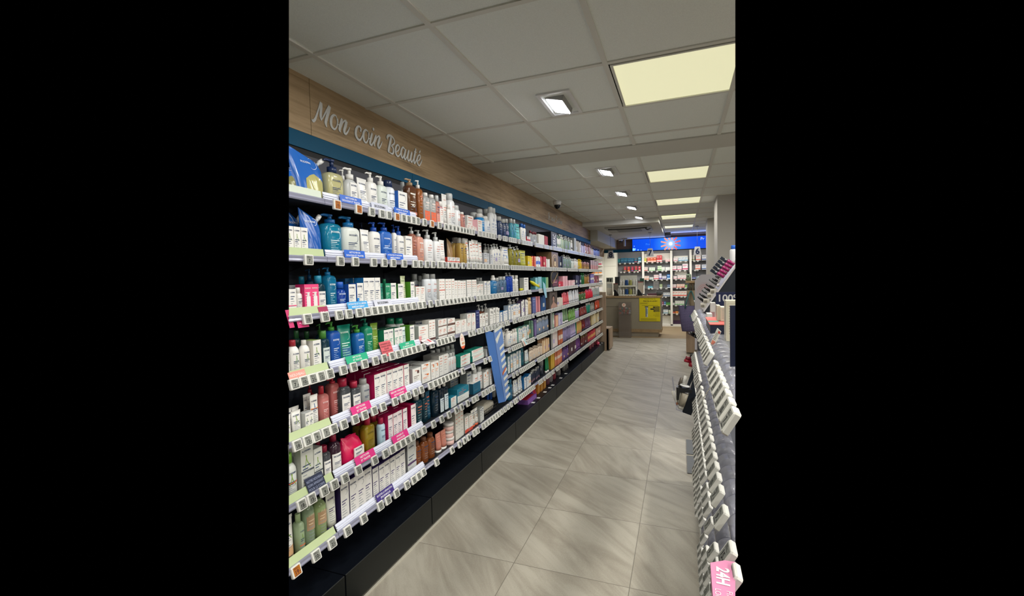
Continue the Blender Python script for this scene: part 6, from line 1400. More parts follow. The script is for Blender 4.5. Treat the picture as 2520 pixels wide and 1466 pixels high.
# cartons: (px0, px1, py_top, n, colour, band colour, shelf z index, description)
BK = [
 (1516, 1526, 637, 1, '1c7a80', '123a4c', 0, 'teal carton at the left end'), (1527, 1544, 635, 2, '1c6a88', '152c50', 0, 'teal and navy carton left'), (1544.5, 1560, 635, 2, '1a6a8c', '14284c', 0, 'teal and navy carton right'), (1561, 1568, 635, 1, '1c6a80', 'b03040', 0, 'teal carton with a red dot'), (1570, 1578, 633, 1, '1a7898', 'e0e4e4', 0, 'tall teal carton'),
 (1535, 1541, 656, 1, 'c02c3c', '2a8a6a', 1, 'red carton first'), (1544, 1550, 656, 1, 'c03040', 'd89a3c', 1, 'red carton second'), (1553.5, 1559, 656, 1, 'c02c3c', '4a5a9a', 1, 'red carton third'), (1562, 1568, 655, 1, 'c02c3c', '2a9a7a', 1, 'red carton fourth'), (1571, 1576.5, 655, 1, 'c02c3c', 'e4dcd8', 1, 'red carton fifth'),
 (1583.5, 1591, 635, 1, 'c8c030', 'e8e4d0', 0, 'yellow striped carton'), (1592.5, 1615, 634, 3, 'e0602c', 'ece4dc', 0, 'orange striped carton'), (1616, 1629, 628.5, 2, 'd8343c', 'ecdcd8', 0, 'taller red and white carton'), (1637, 1650, 637, 2, 'e4dcd8', 'd83c48', 0, 'white carton with red foot'),
 (1584, 1594, 657, 2, 'dcd4cc', 'b8443c', 1, 'white carton with red lid'), (1597, 1612, 658, 3, 'dce4d8', '7ab070', 1, 'pale green-white carton'), (1618, 1628, 654, 2, 'cfe0c4', '5aa050', 1, 'taller green-white carton'), (1628, 1636, 657, 2, 'e4e6e0', 'a8b8a0', 1, 'plain white carton'), (1637, 1649, 657, 3, 'e4e6e2', 'c0c4c0', 1, 'small white carton at right'),
 (1584, 1597, 679, 2, 'dcd4cc', 'd86a3c', 2, 'white carton with orange band'), (1598, 1608, 682, 2, 'd4d8d4', '5a9a8a', 2, 'low white and green carton'), (1609, 1621, 676, 3, 'e0d4d4', 'd04858', 2, 'white and pink-red carton'), (1622, 1628, 673, 2, 'dcd8e4', '5a3c9a', 2, 'white and violet carton'), (1629, 1640, 679, 3, 'd4d0dc', '3a2c6a', 2, 'white carton with indigo wave'), (1641, 1650, 675, 1, '2c70b4', 'dce4ec', 2, 'blue and white carton'),
 (1594, 1606, 704, 2, '3a9ab0', 'dcecf0', 3, 'turquoise carton'), (1623, 1630, 699, 1, '8aa070', 'e4dcd8', 3, 'green and white carton'), (1642, 1650, 700, 2, '3a5a80', 'e4e8ec', 3, 'blue and white striped carton'),
 (1632, 1649, 720, 3, 'c4c8c8', '1c3a6a', 4, 'white carton with blue hill'), (1629, 1633, 742, 1, '8a3c5a', 'e0d0d4', 5, 'plum and white carton'), (1634, 1638.5, 742, 1, '2c6aa4', 'e0e4e8', 5, 'blue carton'), (1639, 1650, 744, 3, '2c7a48', '8ab830', 5, 'green and lime carton'), (1632, 1644, 762, 1, 'dce0de', '4a8aa0', 6, 'large white carton'), (1645, 1650, 763, 1, 'd4dcc8', '4a7a3a', 6, 'white and green carton'),
 (1657, 1668, 634, 2, 'e4dede', 'c87a88', 0, 'white carton with pink rings'), (1669, 1693, 633, 3, 'dde4e8', '2c8ab0', 0, 'white carton with blue wedge'),
 (1654.5, 1665, 654, 1, 'e0dcdc', 'c0406a', 1, 'pink striped carton left'), (1666, 1678, 654, 1, 'e0dcdc', 'c84a74', 1, 'pink striped carton middle'), (1679, 1693, 649, 1, 'e4dee0', 'c83c6c', 1, 'taller pink striped carton'),
 (1657, 1666, 679, 1, 'e0d8d8', 'c87a84', 2, 'white and rose carton'), (1667, 1690, 677, 3, 'e0e0dc', 'c86a78', 2, 'white carton with pink lid'),
 (1654.5, 1664, 699.5, 2, 'ded6d4', 'a02838', 3, 'white carton with dark red stripes'), (1665, 1685, 699, 3, 'dcc8b8', 'c84834', 3, 'white carton with orange-red stripes'), (1686, 1691, 701, 1, '6aa03c', 'd8e4c0', 3, 'lime carton'),
 (1654.5, 1690, 716, 5, 'dcd4cc', 'd8503c', 4, 'white carton with wide red wave'), (1654.5, 1660, 745, 1, 'd8d8d4', 'a8a8a4', 5, 'white carton'), (1661, 1684, 740, 4, 'dcd8d4', '4a9a4c', 5, 'white carton with green lid'),
 (1655, 1661, 767, 1, 'c8502c', 'e8dcd4', 6, 'orange and white carton'), (1662, 1669, 766, 1, 'd87c1c', 'e4c890', 6, 'amber orange carton'), (1670, 1674, 767, 1, 'c8c4bc', '3a4a8a', 6, 'white and blue carton'),
 (1701, 1704, 628, 1, 'd8d4c0', '7a8a3c', 0, 'rounded white pack left'), (1705.5, 1709, 628, 1, 'dcd8cc', '9aa05c', 0, 'rounded white pack right'), (1712, 1725, 628, 1, 'e4dcd8', 'd8583c', 0, 'white carton with orange corner'), (1727, 1740, 627, 1, 'dcdce0', '3a5a9a', 0, 'white and navy carton'),
 (1711, 1724, 651, 1, 'e4dcd8', 'd8583c', 1, 'white carton with orange corner, lower'), (1727, 1740, 651, 1, 'd8dce4', '3a5a9a', 1, 'white and navy carton, lower'), (1702, 1712, 682, 1, '4a5aa8', 'd8dce8', 2, 'blue-violet carton'), (1713, 1724, 680, 1, 'c8dce4', '4a8aa8', 2, 'pale blue carton')]
ROWN = ['top row', 'second row', 'third row', 'fourth row', 'fifth row', 'sixth row', 'lowest row']
for x0, x1, yt, n, c, c2, k, ds in BK:
    a = onY(x0, yt, Yb+.02); e = onY(x1, yt, Yb+.02); st_ = (e.x-a.x)/n; h = max(.03, a.z-SHZ[k]); me = None
    bay = 'first' if x1 < 1580 else ('second' if x1 < 1652 else ('third' if x1 < 1697 else 'fourth'))
    for i in range(n):
        if me is None:
            mb = MB(); W = st_*.95; mb.box(-W/2, W/2, 0, .10, 0, h, mat(c, .5)); M = lambda u, v: (u, -.0012, v)
            bar(mb, M, -W/2, W/2, h*.10, h*.28, mat(c2)); bar(mb, M, -W*.4, W*.3, h*.72, h*.80, mat(c2)); bar(mb, M, -W*.4, W*.1, h*.55, h*.59, mat('8a8a8c'))
            me = mb.mesh('medicine_box')
        o = link('medicine_box', me, None, (a.x+st_*(i+.5), Yb+.022, SHZ[k]))
        lb = f'{ds}, {ORD[i]+" of "+NUM[n-1]+", " if n > 1 else ""}{ROWN[k]}, {bay} back bay'
        tag(o, lb, 'box', 'medicine cartons behind the counter')
tg = MB(); tg.box(-.024, .024, -.008, 0, -.04, -.004, M_TAG); tg.box(-.010, .010, -.0095, -.008, -.032, -.014, M_INK); tgm = tg.mesh('shelf_tag')
for (x0, x1, zs, bn) in ((-1.72, -1.09, (0, 1), 'first'), (-.94, -.30, (0, 1, 2, 3, 4, 5, 6), 'second'), (-.15, .20, (0, 1, 2, 3, 4, 5, 6), 'third'), (.36, .52, (0, 1), 'fourth')):
    for k in zs:
        n = {'first': 5, 'second': 5, 'third': 3, 'fourth': 2}[bn]
        for i in range(n):
            o = link('price_tag', tgm, None, (x0+(x1-x0)*(i+.3+.4*((i*7+k*3) % 5)/5)/n, Yb-.001, SHZ[k]+.004))
            tag(o, f'tiny white price tag, {ORD[i]} of {NUM[n-1]}, {ROWN[k]}, {bn} back bay', 'price tag', 'tiny price tags behind the counter')
# white cabinet panel and small lit shelving at the far left
mb = MB(); p = onY(1484, 622, 13.3); q = onY(1516, 622, 13.3); mb.box(p.x, q.x, 13.3, 13.66, 0, p.z, mat('e6e4d6', .45)); mb.box(p.x, q.x, 13.296, 13.3, 1.795, 1.798, mat('9a9a90')); solo('tall_cabinet', mb, 'tall white cabinet left of the grey back shelving', 'cabinet')
ls = thing('lit_shelf_unit', 'narrow lit white shelf unit at the far left behind the shelving', 'shelving')
mb = MB(); mb.box(-2.56, -2.10, 13.2, 13.24, .6, 2.15, M_PANW); part('back_panel', mb, ls)
for z in (1.83, 1.58, 1.33, 1.08): mb = MB(); mb.box(-2.56, -2.12, 13.02, 13.2, z-.03, z, M_PANW); part('shelf', mb, ls)
for k, (z, c) in enumerate(((1.83, 'd8486c'), (1.58, 'e08a3c'), (1.33, '4a5a6a'), (1.08, 'd8d8dc'))):
    for i in range(4):
        mb = MB(); mb.box(-.045, .045, 0, .08, 0, .13-.02*(i % 2), mat('e4dede')); mb.box(-.045, .045, -.0015, 0, .01, .05, mat(c)); solo('medicine_box', mb, f'{["pink", "orange", "dark", "plain"][k]} and white carton in the lit shelf unit, {ORD[i]} of four', 'box', (-2.50+i*.11, 13.06, z), group='cartons in the lit shelf unit')
# ---- counter
ct = thing('service_counter', 'taupe pharmacy counter with an oak worktop', 'counter')
mb = MB(); mb.box(-2.2, -.43, 11.30, 11.95, .19, .96, M_TAUPE); mb.box(-2.2, -1.42, 11.297, 11.30, .74, .746, mat('5a5448')); part('counter_body', mb, ct)
mb = MB(); mb.box(-2.2, -.415, 11.28, 11.97, .96, 1.005, W_OAK); part('worktop', mb, ct)
mb = MB(); mb.box(-2.2, -.42, 11.295, 11.96, .115, .19, W_OAK); part('oak_band', mb, ct)
mb = MB(); mb.box(-2.2, -.50, 11.36, 11.90, .002, .115, mat('b8b2a4', .5)); part('toe_kick', mb, ct)
# yellow poster
pt = thing('poster', 'bright yellow poster taped to the counter front', 'poster'); Yp = 11.292
mb = MB(); mb.box(-.937, -.452, Yp-.001, Yp+.002, .385, .965, mat('d8c800', .5)); part('sheet', mb, pt)
mb = MB(); M = lambda u, v: (-.937+u, Yp-.0022, .385+v); K = mat('1c1c14'); D = mat('6a6414')
text(mb, 'Transformez les', M, .25, .545, .028, D, maxw=.30); text(mb, 'Allergies en amitié !', M, .26, .495, .030, K, maxw=.34, bold=.02)
bar(mb, M, .06, .44, .382, .388, D)
for y_, l in ((.45, .20), (.435, .16), (.42, .18)): bar(mb, M, .02, .02+l, y_, y_+.004, D)
M9 = lambda u, v: (-.937+u, Yp-.0040, .385+v); bar(mb, M, .13, .21, .34, .365, mat('2a3c50')); bar(mb, M, .145, .20, .10, .338, mat('c8ccc8')); bar(mb, M9, .15, .168, .11, .33, mat('3a4c54')); bar(mb, M9, .178, .192, .18, .31, mat('5a90a8'))
for i, (s, x0) in enumerate((('efficacité', .32), ('rapidement', .26), ('prouvée', .33))):
    bar(mb, M, x0, .47, .325-i*.045, .36-i*.045, mat('2c2a1c')); text(mb, s, lambda u, v: (-.937+u, Yp-.0042, .385+v), .46, .342-i*.045, .018, mat('d8cc50'), align='r')
for i, s in enumerate(('contre le mal', 'de gorge', 'peu intense et', 'sans fièvre')): text(mb, s, M, .465, .215-i*.030, .017, D, align='r')
for y_ in (.065, .05, .035, .02): bar(mb, M, .03, .40, y_, y_+.004, D)
part('print', mb, pt)
# acrylic bin with toys
bn = thing('acrylic_bin', 'tall clear acrylic bin standing before the counter', 'display bin'); y0, y1 = 11.02, 11.24; x0, x1 = -1.405, -1.12
mb = MB()
for a in ((x0, x0+.006, y0, y1), (x1-.006, x1, y0, y1), (x0, x1, y0, y0+.006), (x0, x1, y1-.006, y1)): mb.box(*a, .002, .86, mat('8a8078', .08, alpha=.32, spec=.7))
part('clear_walls', mb, bn)
mb = MB(); mb.box(x0+.006, x1-.006, y0+.006, y1-.006, .555, .565, mat('6a6460', .2, alpha=.7)); part('inner_floor', mb, bn)
mb = MB(); M = lambda u, v: (-1.275+u, y0-.002, .80+v); 
vs = [M(.046*math.cos(i*.3142), .046*math.sin(i*.3142)) for i in range(20)]; mb.add(vs, [tuple(range(20))], mat('ecd8c8')); text(mb, 'Y', lambda u, v: (-1.275+u, y0-.004, .80+v), 0, 0, .045, mat('d8704c'), bold=.03); part('round_sticker', mb, bn, label='round cream and orange sticker')
rg = random.Random(5); cols = ['c86050', '9ab0c8', 'd89878', '4a9a9a', 'a83c40', 'b8c4c8', '3c8a8a', 'd8b0a0', 'c84c44', 'a8b8a0']
for i in range(18):
    r_ = .026+.008*rg.random(); row = i//6; mb = MB(); mb.loft([(r_*(1+math.sin(a)), max(.05, math.cos(a)), max(.05, math.cos(a))) for a in [-math.pi/2+math.pi*j/8 for j in range(9)]], mat(cols[i % 10], .5), r_, r_, 2, 12)
    solo('toy_ball', mb, f'small coloured toy ball in the acrylic bin, {ORD[i % 6]} in the {["lowest", "middle", "top"][row]} layer', 'toy ball', (x0+.036+.043*(i % 6), y0+.05+.03*(i % 4), .566+row*.055), group='toy balls in the acrylic bin')
# bottle rack on the counter
rk = thing('bottle_rack', 'two-tier white bottle rack standing on the counter', 'display rack'); xr0, xr1 = -1.415, -1.02
mb = MB(); mb.box(xr0+.01, xr1+.02, 11.50, 11.515, 1.005, 1.51, mat('d8d8cc', .45)); part('backboard', mb, rk)
for z in (1.030, 1.255): mb = MB(); mb.box(xr0-.02, xr1, 11.34, 11.50, z-.012, z, mat('dcdccf', .4)); mb.box(xr0-.02, xr1, 11.335, 11.34, z-.024, z+.012, mat('dcdccf', .4)); part('tier', mb, rk)
mb = MB()
for s_ in (xr0-.02, xr1-.006): mb.box(s_, s_+.006, 11.34, 11.50, 1.005, 1.25, mat('dcdccf', .4, alpha=.8))
part('side_wall', mb, rk)
defs = [('w', 'w', .045, .17, 'white bottle, far left'), ('w', 'w', .045, .17, 'white bottle, second'), ('1c4a88', 'w', .078, .185, 'big blue bottle'), ('a8a85c', 'w', .075, .185, 'big yellow-green bottle'), ('d8d8d0', 'w', .045, .17, 'white bottle, fifth'), ('d8d8d0', 'w', .045, .17, 'white bottle, far right')]
for ti, z in enumerate((1.030, 1.255)):
    x = xr0+.005
    for c, c2, W, H, nm in defs:
        place('pump' if W > .05 else 'cap', W, .05, H, dict(c=c, c2=c2, pw=3, hb=.78, band=(.2, .3, 'c0c4c0') if W < .05 else None), 2, (x+W/2, 11.40, z), f'{nm} on the {["lower", "upper"][ti]} tier of the counter rack', 'bottles on the counter rack', -math.pi/2); x += W+.017
for i in range(6):
    mb = MB(); mb.box(-.02, .02, -.003, 0, -.018, .012, mat('e0e0d8')); mb.box(-.012, .012, -.004, -.003, -.012, .002, M_INK); solo('price_tag', mb, f'small tag on the front lip of the counter rack, {ORD[i]} of six', 'price tag', (xr0+.01+.07*i, 11.334, 1.012), group='tags on the counter rack')
# tills and odds and ends
def counter_box(name, px0, py0, px1, py1, Y, dep, col, label, cat, z0=1.006, extra=None, rough=.5):
    mb = MB(); a, c = boxY(mb, px0, py0, px1, py1, Y, dep, mat(col, rough), z0)
    if extra: extra(mb, a, c, Y)
    return solo(name, mb, label, cat)
def leaflet(mb, a, c, Y):
    for i in range(3): bar(mb, lambda u, v: (a.x+u, Y-.002, a.z+v), .02, .14, -.06-i*.035, -.052-i*.035, mat('6aa0b8'))
counter_box('flyer_stand', 1492, 695, 1508, 727, 11.75, .01, 'dfdfd6', 'white flyer standing on the left of the counter', 'flyer', extra=leaflet)
counter_box('picture_card', 1492, 683, 1508.5, 694.5, 11.76, .02, '9aa098', 'photo card on top of the white flyer', 'card', z0=onY(1492, 694.5, 11.76).z, extra=lambda mb, a, c, Y: (bar(mb, lambda u, v: (a.x+u, Y-.002, a.z+v), .02, .07, -.10, -.02, mat('3a3c3a')), bar(mb, lambda u, v: (a.x+u, Y-.002, a.z+v), .09, .13, -.11, -.03, mat('2c302c'))))
counter_box('notice_card', 1509, 697, 1521, 716, 11.7, .01, '9a948a', 'grey notice card with a red top beside the rack', 'card', z0=1.10, extra=lambda mb, a, c, Y: bar(mb, lambda u, v: (a.x+u, Y-.002, a.z+v), .0, .12, -.02, .0, mat('8a3c40')))
mb = MB(); a = onY(1516, 681, 11.85); mb.box(a.x-.03, a.x+.09, 11.85, 11.87, 1.18, a.z, mat('22262a')); mb.box(a.x+.02, a.x+.04, 11.86, 11.90, 1.03, 1.2, mat('22262a')); mb.box(a.x-.03, a.x+.09, 11.80, 11.92, 1.006, 1.03, mat('22262a')); solo('monitor', mb, 'dark till monitor left of the bottle rack', 'monitor')
mb = MB(); a = onY(1580, 690, 11.85); mb.box(a.x-.05, a.x+.05, 11.85, 11.87, 1.25, 1.43, mat('1e4a38')); mb.box(a.x-.01, a.x+.01, 11.86, 11.90, 1.03, 1.3, mat('22262a')); mb.box(a.x-.04, a.x+.06, 11.80, 11.92, 1.006, 1.03, mat('22262a')); solo('monitor', mb, 'dark till monitor with green screen right of the rack', 'monitor')
counter_box('notice_card', 1570, 693, 1584, 714, 11.8, .01, 'a8a094', 'beige notice card with a red top right of the rack', 'card', z0=1.06, extra=lambda mb, a, c, Y: bar(mb, lambda u, v: (a.x+u, Y-.002, a.z+v), .0, .13, -.02, .0, mat('8a3c40')))
def terminal(x, label):
    t = thing('card_terminal', label, 'card terminal', (x, 11.42, 1.006))
    mb = MB(); mb.prism([(-.06, 0), (.06, 0), (.06, .03), (-.02, .15), (-.05, .16)], 'Y', -.045, .045, mat('141517', .35)); part('terminal_body', mb, t)
    mb = MB(); mb.prism([(-.012, .142), (.02, .095), (.026, .10), (-.006, .147)], 'Y', -.030, .030, mat('9aa0a0', .3)); part('keypad', mb, t)
terminal(-1.50, 'black card terminal on the left of the counter rack'); terminal(-.93, 'black card terminal on the right of the counter rack')
mb = MB(); mb.loft([(0, 1, 1), (.01, 1, 1), (.025, .5, .5)], mat('2a2a2c', .4), .035, .025, 2, 12); solo('computer_mouse', mb, 'small dark mouse on the oak worktop', 'mouse', (-.80, 11.50, 1.006))
mb = MB(); mb.loft([(0, .78, .78), (.10, 1, 1), (.10, .9, .9), (.02, .7, .7)], mat('4a4e4e', .6), .075, .06, 5, 20); solo('desk_tray', mb, 'dark grey tapered tub on the right end of the counter', 'tub', (-.475, 11.45, 1.006))
counter_box('brochure_box', 1594, 722, 1616, 728, 11.6, .12, '5a3040', 'low dark red brochure box on the worktop', 'box')
counter_box('framed_notice', 1608, 692, 1621, 711, 11.8, .01, 'a8a8a8', 'pale grey notice on a thin stand right of the counter rack', 'notice', z0=1.15, extra=lambda mb, a, c, Y: [mb.box(a.x+.06, a.x+.07, 11.80, 11.81, 1.006, 1.15, mat('8a8a8a')), mb.box(a.x+.02, a.x+.11, 11.77, 11.85, 1.006, 1.01, mat('8a8a8a'))]+[bar(mb, lambda u, v: (a.x+u, Y-.002, a.z+v), .03, .12, -.04-i*.04, -.034-i*.04, mat('5a5a5c')) for i in range(3)])
# ---- LED screen
m_scr, nt, b = nmat('led_screen', '', .3, .2); L = nt.links.new
co = N(nt, 'ShaderNodeTexCoord'); sp = N(nt, 'ShaderNodeVectorMath', operation='SUBTRACT'); sp.inputs[1].default_value = (-.215, 0, 2.285); ln = N(nt, 'ShaderNodeVectorMath', operation='LENGTH')
mulv = N(nt, 'ShaderNodeVectorMath', operation='MULTIPLY'); mulv.inputs[1].default_value = (1, 0, 1)
L(co.outputs['Object'], sp.inputs[0]); L(sp.outputs[0], mulv.inputs[0]); L(mulv.outputs[0], ln.inputs[0])
cr = ramp(nt, [(0, 'd8e6ff'), (.07, 'a8ccff'), (.18, '2f8cff'), (.42, '0858f4')]); cr.color_ramp.elements.new(1).color = (*rgb('0048e8'), 1)
L(ln.outputs['Value'], cr.inputs[0]); L(cr.outputs[0], b.inputs['Emission Color']); b.inputs['Emission Strength'].default_value = 1.0; b.inputs['Base Color'].default_value = (.01, .02, .05, 1)
sn = thing('led_screen', 'long bright blue LED screen with a sunburst above the back shelving', 'screen')
mb = MB(); mb.box(-1.155, 1.0, 12.0, 12.08, 2.135, 2.445, mat('101216', .5)); part('screen_housing', mb, sn)
mb = MB(); mb.box(-1.150, .995, 11.992, 12.0, 2.140, 2.440, m_scr); part('display_face', mb, sn)
mb = MB(); M = lambda u, v: (-.215+u, 11.988, 2.285+v)
OR = mat('ff9a7a', .5, emit=.9); RD = mat('f0605a', .5, emit=.8); WH = mat('ece6ff', .5, emit=.95)
vs = [M(.045*math.cos(i*.3142), .045*math.sin(i*.3142)) for i in range(20)]; mb.add(vs, [tuple(range(20))], WH)
for i in range(12):
    a = math.radians(15+30*i); c, s = math.cos(a), math.sin(a); r0 = .105; r1 = .24
    if abs(s)*r1 > .148: r1 = .148/abs(s)
    w_ = .015; col = RD if c > .3 else OR
    mb.add([M(r0*c-w_*s, r0*s+w_*c), M(r1*c-w_*s*1.2, r1*s+w_*c*1.2), M(r1*c+w_*s*1.2, r1*s-w_*c*1.2), M(r0*c+w_*s, r0*s-w_*c)], [(0, 1, 2, 3)], col)
part('sunburst', mb, sn, label='orange and red sunburst rays'); mb = MB(); text(mb, 'Pro', M, -.60, .015, .05, mat('3a8cff', .5, emit=.8), align='l'); text(mb, 'Pr', M, .70, .09, .07, mat('c8dcff', .5, emit=.8), align='l')
part('lettering', mb, sn); mb = MB(); rg = random.Random(9)
for i in range(26):
    x = -.93+abs(rg.gauss(0, .06)); z = -.14+abs(rg.gauss(0, .05)); r_ = .012+.014*rg.random(); x = max(x, -.93+r_); z = max(z, -.143+r_)
    mb.add([M(x+r_*math.cos(j*.785), z+r_*.8*math.sin(j*.785)) for j in range(8)], [tuple(range(8))], mat('8cc0ff', .5, emit=.8))
part('clouds', mb, sn, label='pale clouds at the left end')
lamp('screen_glow', 'AREA', (-.1, 11.9, 2.28), 7, (.15, .35, 1), shape='RECTANGLE', size=2.2, size_y=.3).rotation_euler = (math.radians(90), 0, math.pi)
# ---- hanging desk numbers
for px, s, wy in ((1502.5, '8', 569), (1599.5, '7', 571), (1716, '6', 566)):
    Yn = 10.4; c = onY(px, {'8': 626, '7': 621, '6': 617}[s], Yn); top = 2.45 if s != '6' else CEIL
    t = thing('hanging_sign', f'grey trapezoid desk sign with a dark blue {dict([("8", "eight"), ("7", "seven"), ("6", "six")])[s]}', 'hanging sign')
    mb = MB(); mb.prism([(c.x-.078, c.z-.09), (c.x+.082, c.z-.09), (c.x+.052, c.z+.09), (c.x-.048, c.z+.09)], 'Y', Yn, Yn+.02, mat('bcbcc2', .45)); part('sign_plate', mb, t)
    mb = MB(); text(mb, s, lambda u, v: (c.x+.004+u, Yn-.002, c.z+v), 0, -.005, .115, mat('18264c', .5), bold=.035); part('numeral', mb, t)
    mb = MB(); mb.tube([(c.x, Yn+.01, c.z+.09), (c.x, Yn+.01, top)], .0028, mat('5a5c62'), 6); mb.cyl(c.x, Yn+.01, top-.012, top, .035, mat('8a8a8e'), 12); part('hanging_wire', mb, t)
# ---- air conditioner cassette under the soffit
ac = thing('air_conditioner', 'square ceiling air conditioner cassette in the soffit', 'air conditioner'); Z = 2.452
def sz(px, py): p = onZ(px, py, Z); return p.x, p.y
mb = MB(); mb.box(-1.36, -.52, 8.75, 9.75, Z-.03, Z-.001, mat('a8a8a2', .6)); mb.box(-1.18, -.72, 8.95, 9.55, Z-.036, Z-.03, mat('84847e', .7)); part('cassette_panel', mb, ac)
mb = MB(); mb.tube(smooth([(-1.30, 8.86, Z-.034), (-1.26, 8.84, Z-.045), (-.95, 8.83, Z-.05), (-.66, 8.84, Z-.045), (-.58, 8.88, Z-.034)], 5), .010, mat('3a3b38', .6), 8); part('louvre', mb, ac)
mb = MB(); mb.tube(smooth([(-.62, 8.9, Z-.03), (-.58, 8.95, Z-.07), (-.54, 9.05, Z-.05), (-.52, 9.2, Z-.03)], 5), .012, mat('17181a', .5), 8); part('loose_cable', mb, ac)
mb = MB(); mb.box(-.02, .02, -.03, .03, -.20, -.03, mat('c8c8cc', .4)); mb.box(-.07, .07, -.04, .04, -.03, 0, mat('b8b8ba', .5)); solo('door_sensor', mb, 'small white sensor hanging below the soffit left of the screen', 'sensor', (onY(1537, 575, 11.6).x, 11.6, 2.452))
# grey projector-like box above the screen
mb = MB(); a = onY(1629, 576, 11.6); mb.box(a.x, a.x+.20, 11.6, 11.7, a.z-.05, 2.533, mat('66666c', .5)); solo('ceiling_box', mb, 'grey box fixed to the ceiling above the blue screen', 'box')
# ------------------------------------------------------------------ odd things on the left shelves
# tall blue promotional display hooked over three shelves
bd = thing('blue_display', 'tall blue cardboard display hooked over the lower shelves', 'display')
Xd = -1.425
def dq(px, py, X=Xd): p = onX(px, py, X); return (p.y, p.z)
mb = MB(); P = [dq(1215, 815), dq(1234, 802), dq(1238, 830), dq(1253, 975), dq(1243, 988)]
mb.prism(P, 'X', Xd-.006, Xd, mat('6a8cc8', .5)); part('front_panel', mb, bd)
mb = MB(); P2 = [onX(x, y, Xd) for x, y in ((1216, 818), (1243, 988))]
a, c = P2; mb.add([(Xd-.004, a.y, a.z), (Xd-.05, a.y-.075, a.z+.03), (Xd-.035, c.y-.06, c.z+.0), (Xd-.004, c.y, c.z), (Xd-.008, a.y+.002, a.z), (Xd-.054, a.y-.073, a.z+.03), (Xd-.039, c.y-.058, c.z), (Xd-.008, c.y+.002, c.z)], [(0, 1, 2, 3), (7, 6, 5, 4), (0, 4, 5, 1), (1, 5, 6, 2), (2, 6, 7, 3), (3, 7, 4, 0)], mat('4a78c0', .5)); part('side_panel', mb, bd)
mb = MB(); Pm = lambda x, y: (Xd+.001, *dq(x, y)); W_ = mat('d8dad4', .5)
mb.add([Pm(*q) for q in ((1216, 812), (1234, 799), (1235, 806), (1217, 819))], [(0, 1, 2, 3)], W_)
mb.add([Pm(*q) for q in ((1219, 835), (1230, 815), (1233, 817), (1227, 834), (1223, 846))], [(0, 1, 2, 3, 4)], W_)
for i in range(9):
    y = 850+i*15; x = 1230+i*2.0; mb.add([Pm(x-1, y+5), Pm(x+9, y-6), Pm(x+10, y), Pm(x, y+12)], [(0, 1, 2, 3)], W_)
mb.add([(Xd+.0022, *dq(*q)) for q in ((1236, 917), (1245, 900), (1245, 906), (1237, 924))], [(0, 1, 2, 3)], mat('c8643c'))
part('print', mb, bd)
# black brand display boxes
def showcard(k, px0, px1, yt, col, label, fn=None, X=PFX, dep=.14):
    a = onX(px0, yt, X); c = onX(px1, yt, X); z0 = BOARD[k]+.001; mb = MB(); mb.box(X-dep, X, a.y, c.y, z0, a.z, mat(col, .4))
    if fn: fn(mb, a.y, c.y, z0, a.z, X)
    return solo('display_box', mb, label, 'display box')
def f1(mb, y0, y1, z0, z1, X):
    M = lambda u, v: (X+.001, y1-(y1-y0)*.45-v, z0+u); text(mb, 'LIERAC', M, (z1-z0)*.48, 0, (y1-y0)*.5, mat('e4e4e4'), maxw=(z1-z0)*.78, bold=.01)
    M = lambda u, v: (z0, 0, 0)
    # the side that faces down the aisle
showcard(0, 1356, 1370, 569, '0c0d10', 'black display box with vertical pale lettering on the top shelf', f1, dep=.2)
def f2(mb, y0, y1, z0, z1, X):
    M = lambda u, v: (X+.001, y0+(y1-y0)*u, z0+(z1-z0)*v); arc(mb, M, .5, .42, .42, .05, 0, 360, mat('d8c09a'), 24); arc(mb, M, .5, .42, .26, .04, 0, 360, mat('c8a878'), 20); M2 = lambda u, v: (X+.002, y0+(y1-y0)*u, z0+(z1-z0)*v); bar(mb, M2, .38, .62, .12, .42, mat('e0c8a0')); bar(mb, M2, .42, .58, .42, .66, mat('4a4440')); bar(mb, M, .2, .8, .88, .92, mat('7a6a54'))
showcard(1, 1357, 1373, 619, '8a7050', 'brown display box picturing a bottle in golden rings, second shelf', f2, dep=.2)
def f3(mb, y0, y1, z0, z1, X):
    M = lambda u, v: (X+.001, y0+(y1-y0)*u, z0+(z1-z0)*v); arc(mb, M, .45, .6, .44, .03, 0, 360, mat('b09a58'), 28); M = lambda u, v: (X+.002, y0+(y1-y0)*u, z0+(z1-z0)*v); bar(mb, M, .2, .9, .08, .5, mat('6a3c4c')); M = lambda u, v: (X+.003, y0+(y1-y0)*u, z0+(z1-z0)*v); bar(mb, M, .35, .75, .3, .36, mat('c08a9a')); mb.add([M(.25, .3), M(.9, .95), M(.93, .9), M(.3, .25)], [(0, 1, 2, 3)], mat('a8905c'))
showcard(2, 1355, 1374, 668, '151417', 'black display box with gold ring and pink jar, third shelf', f3, dep=.2)
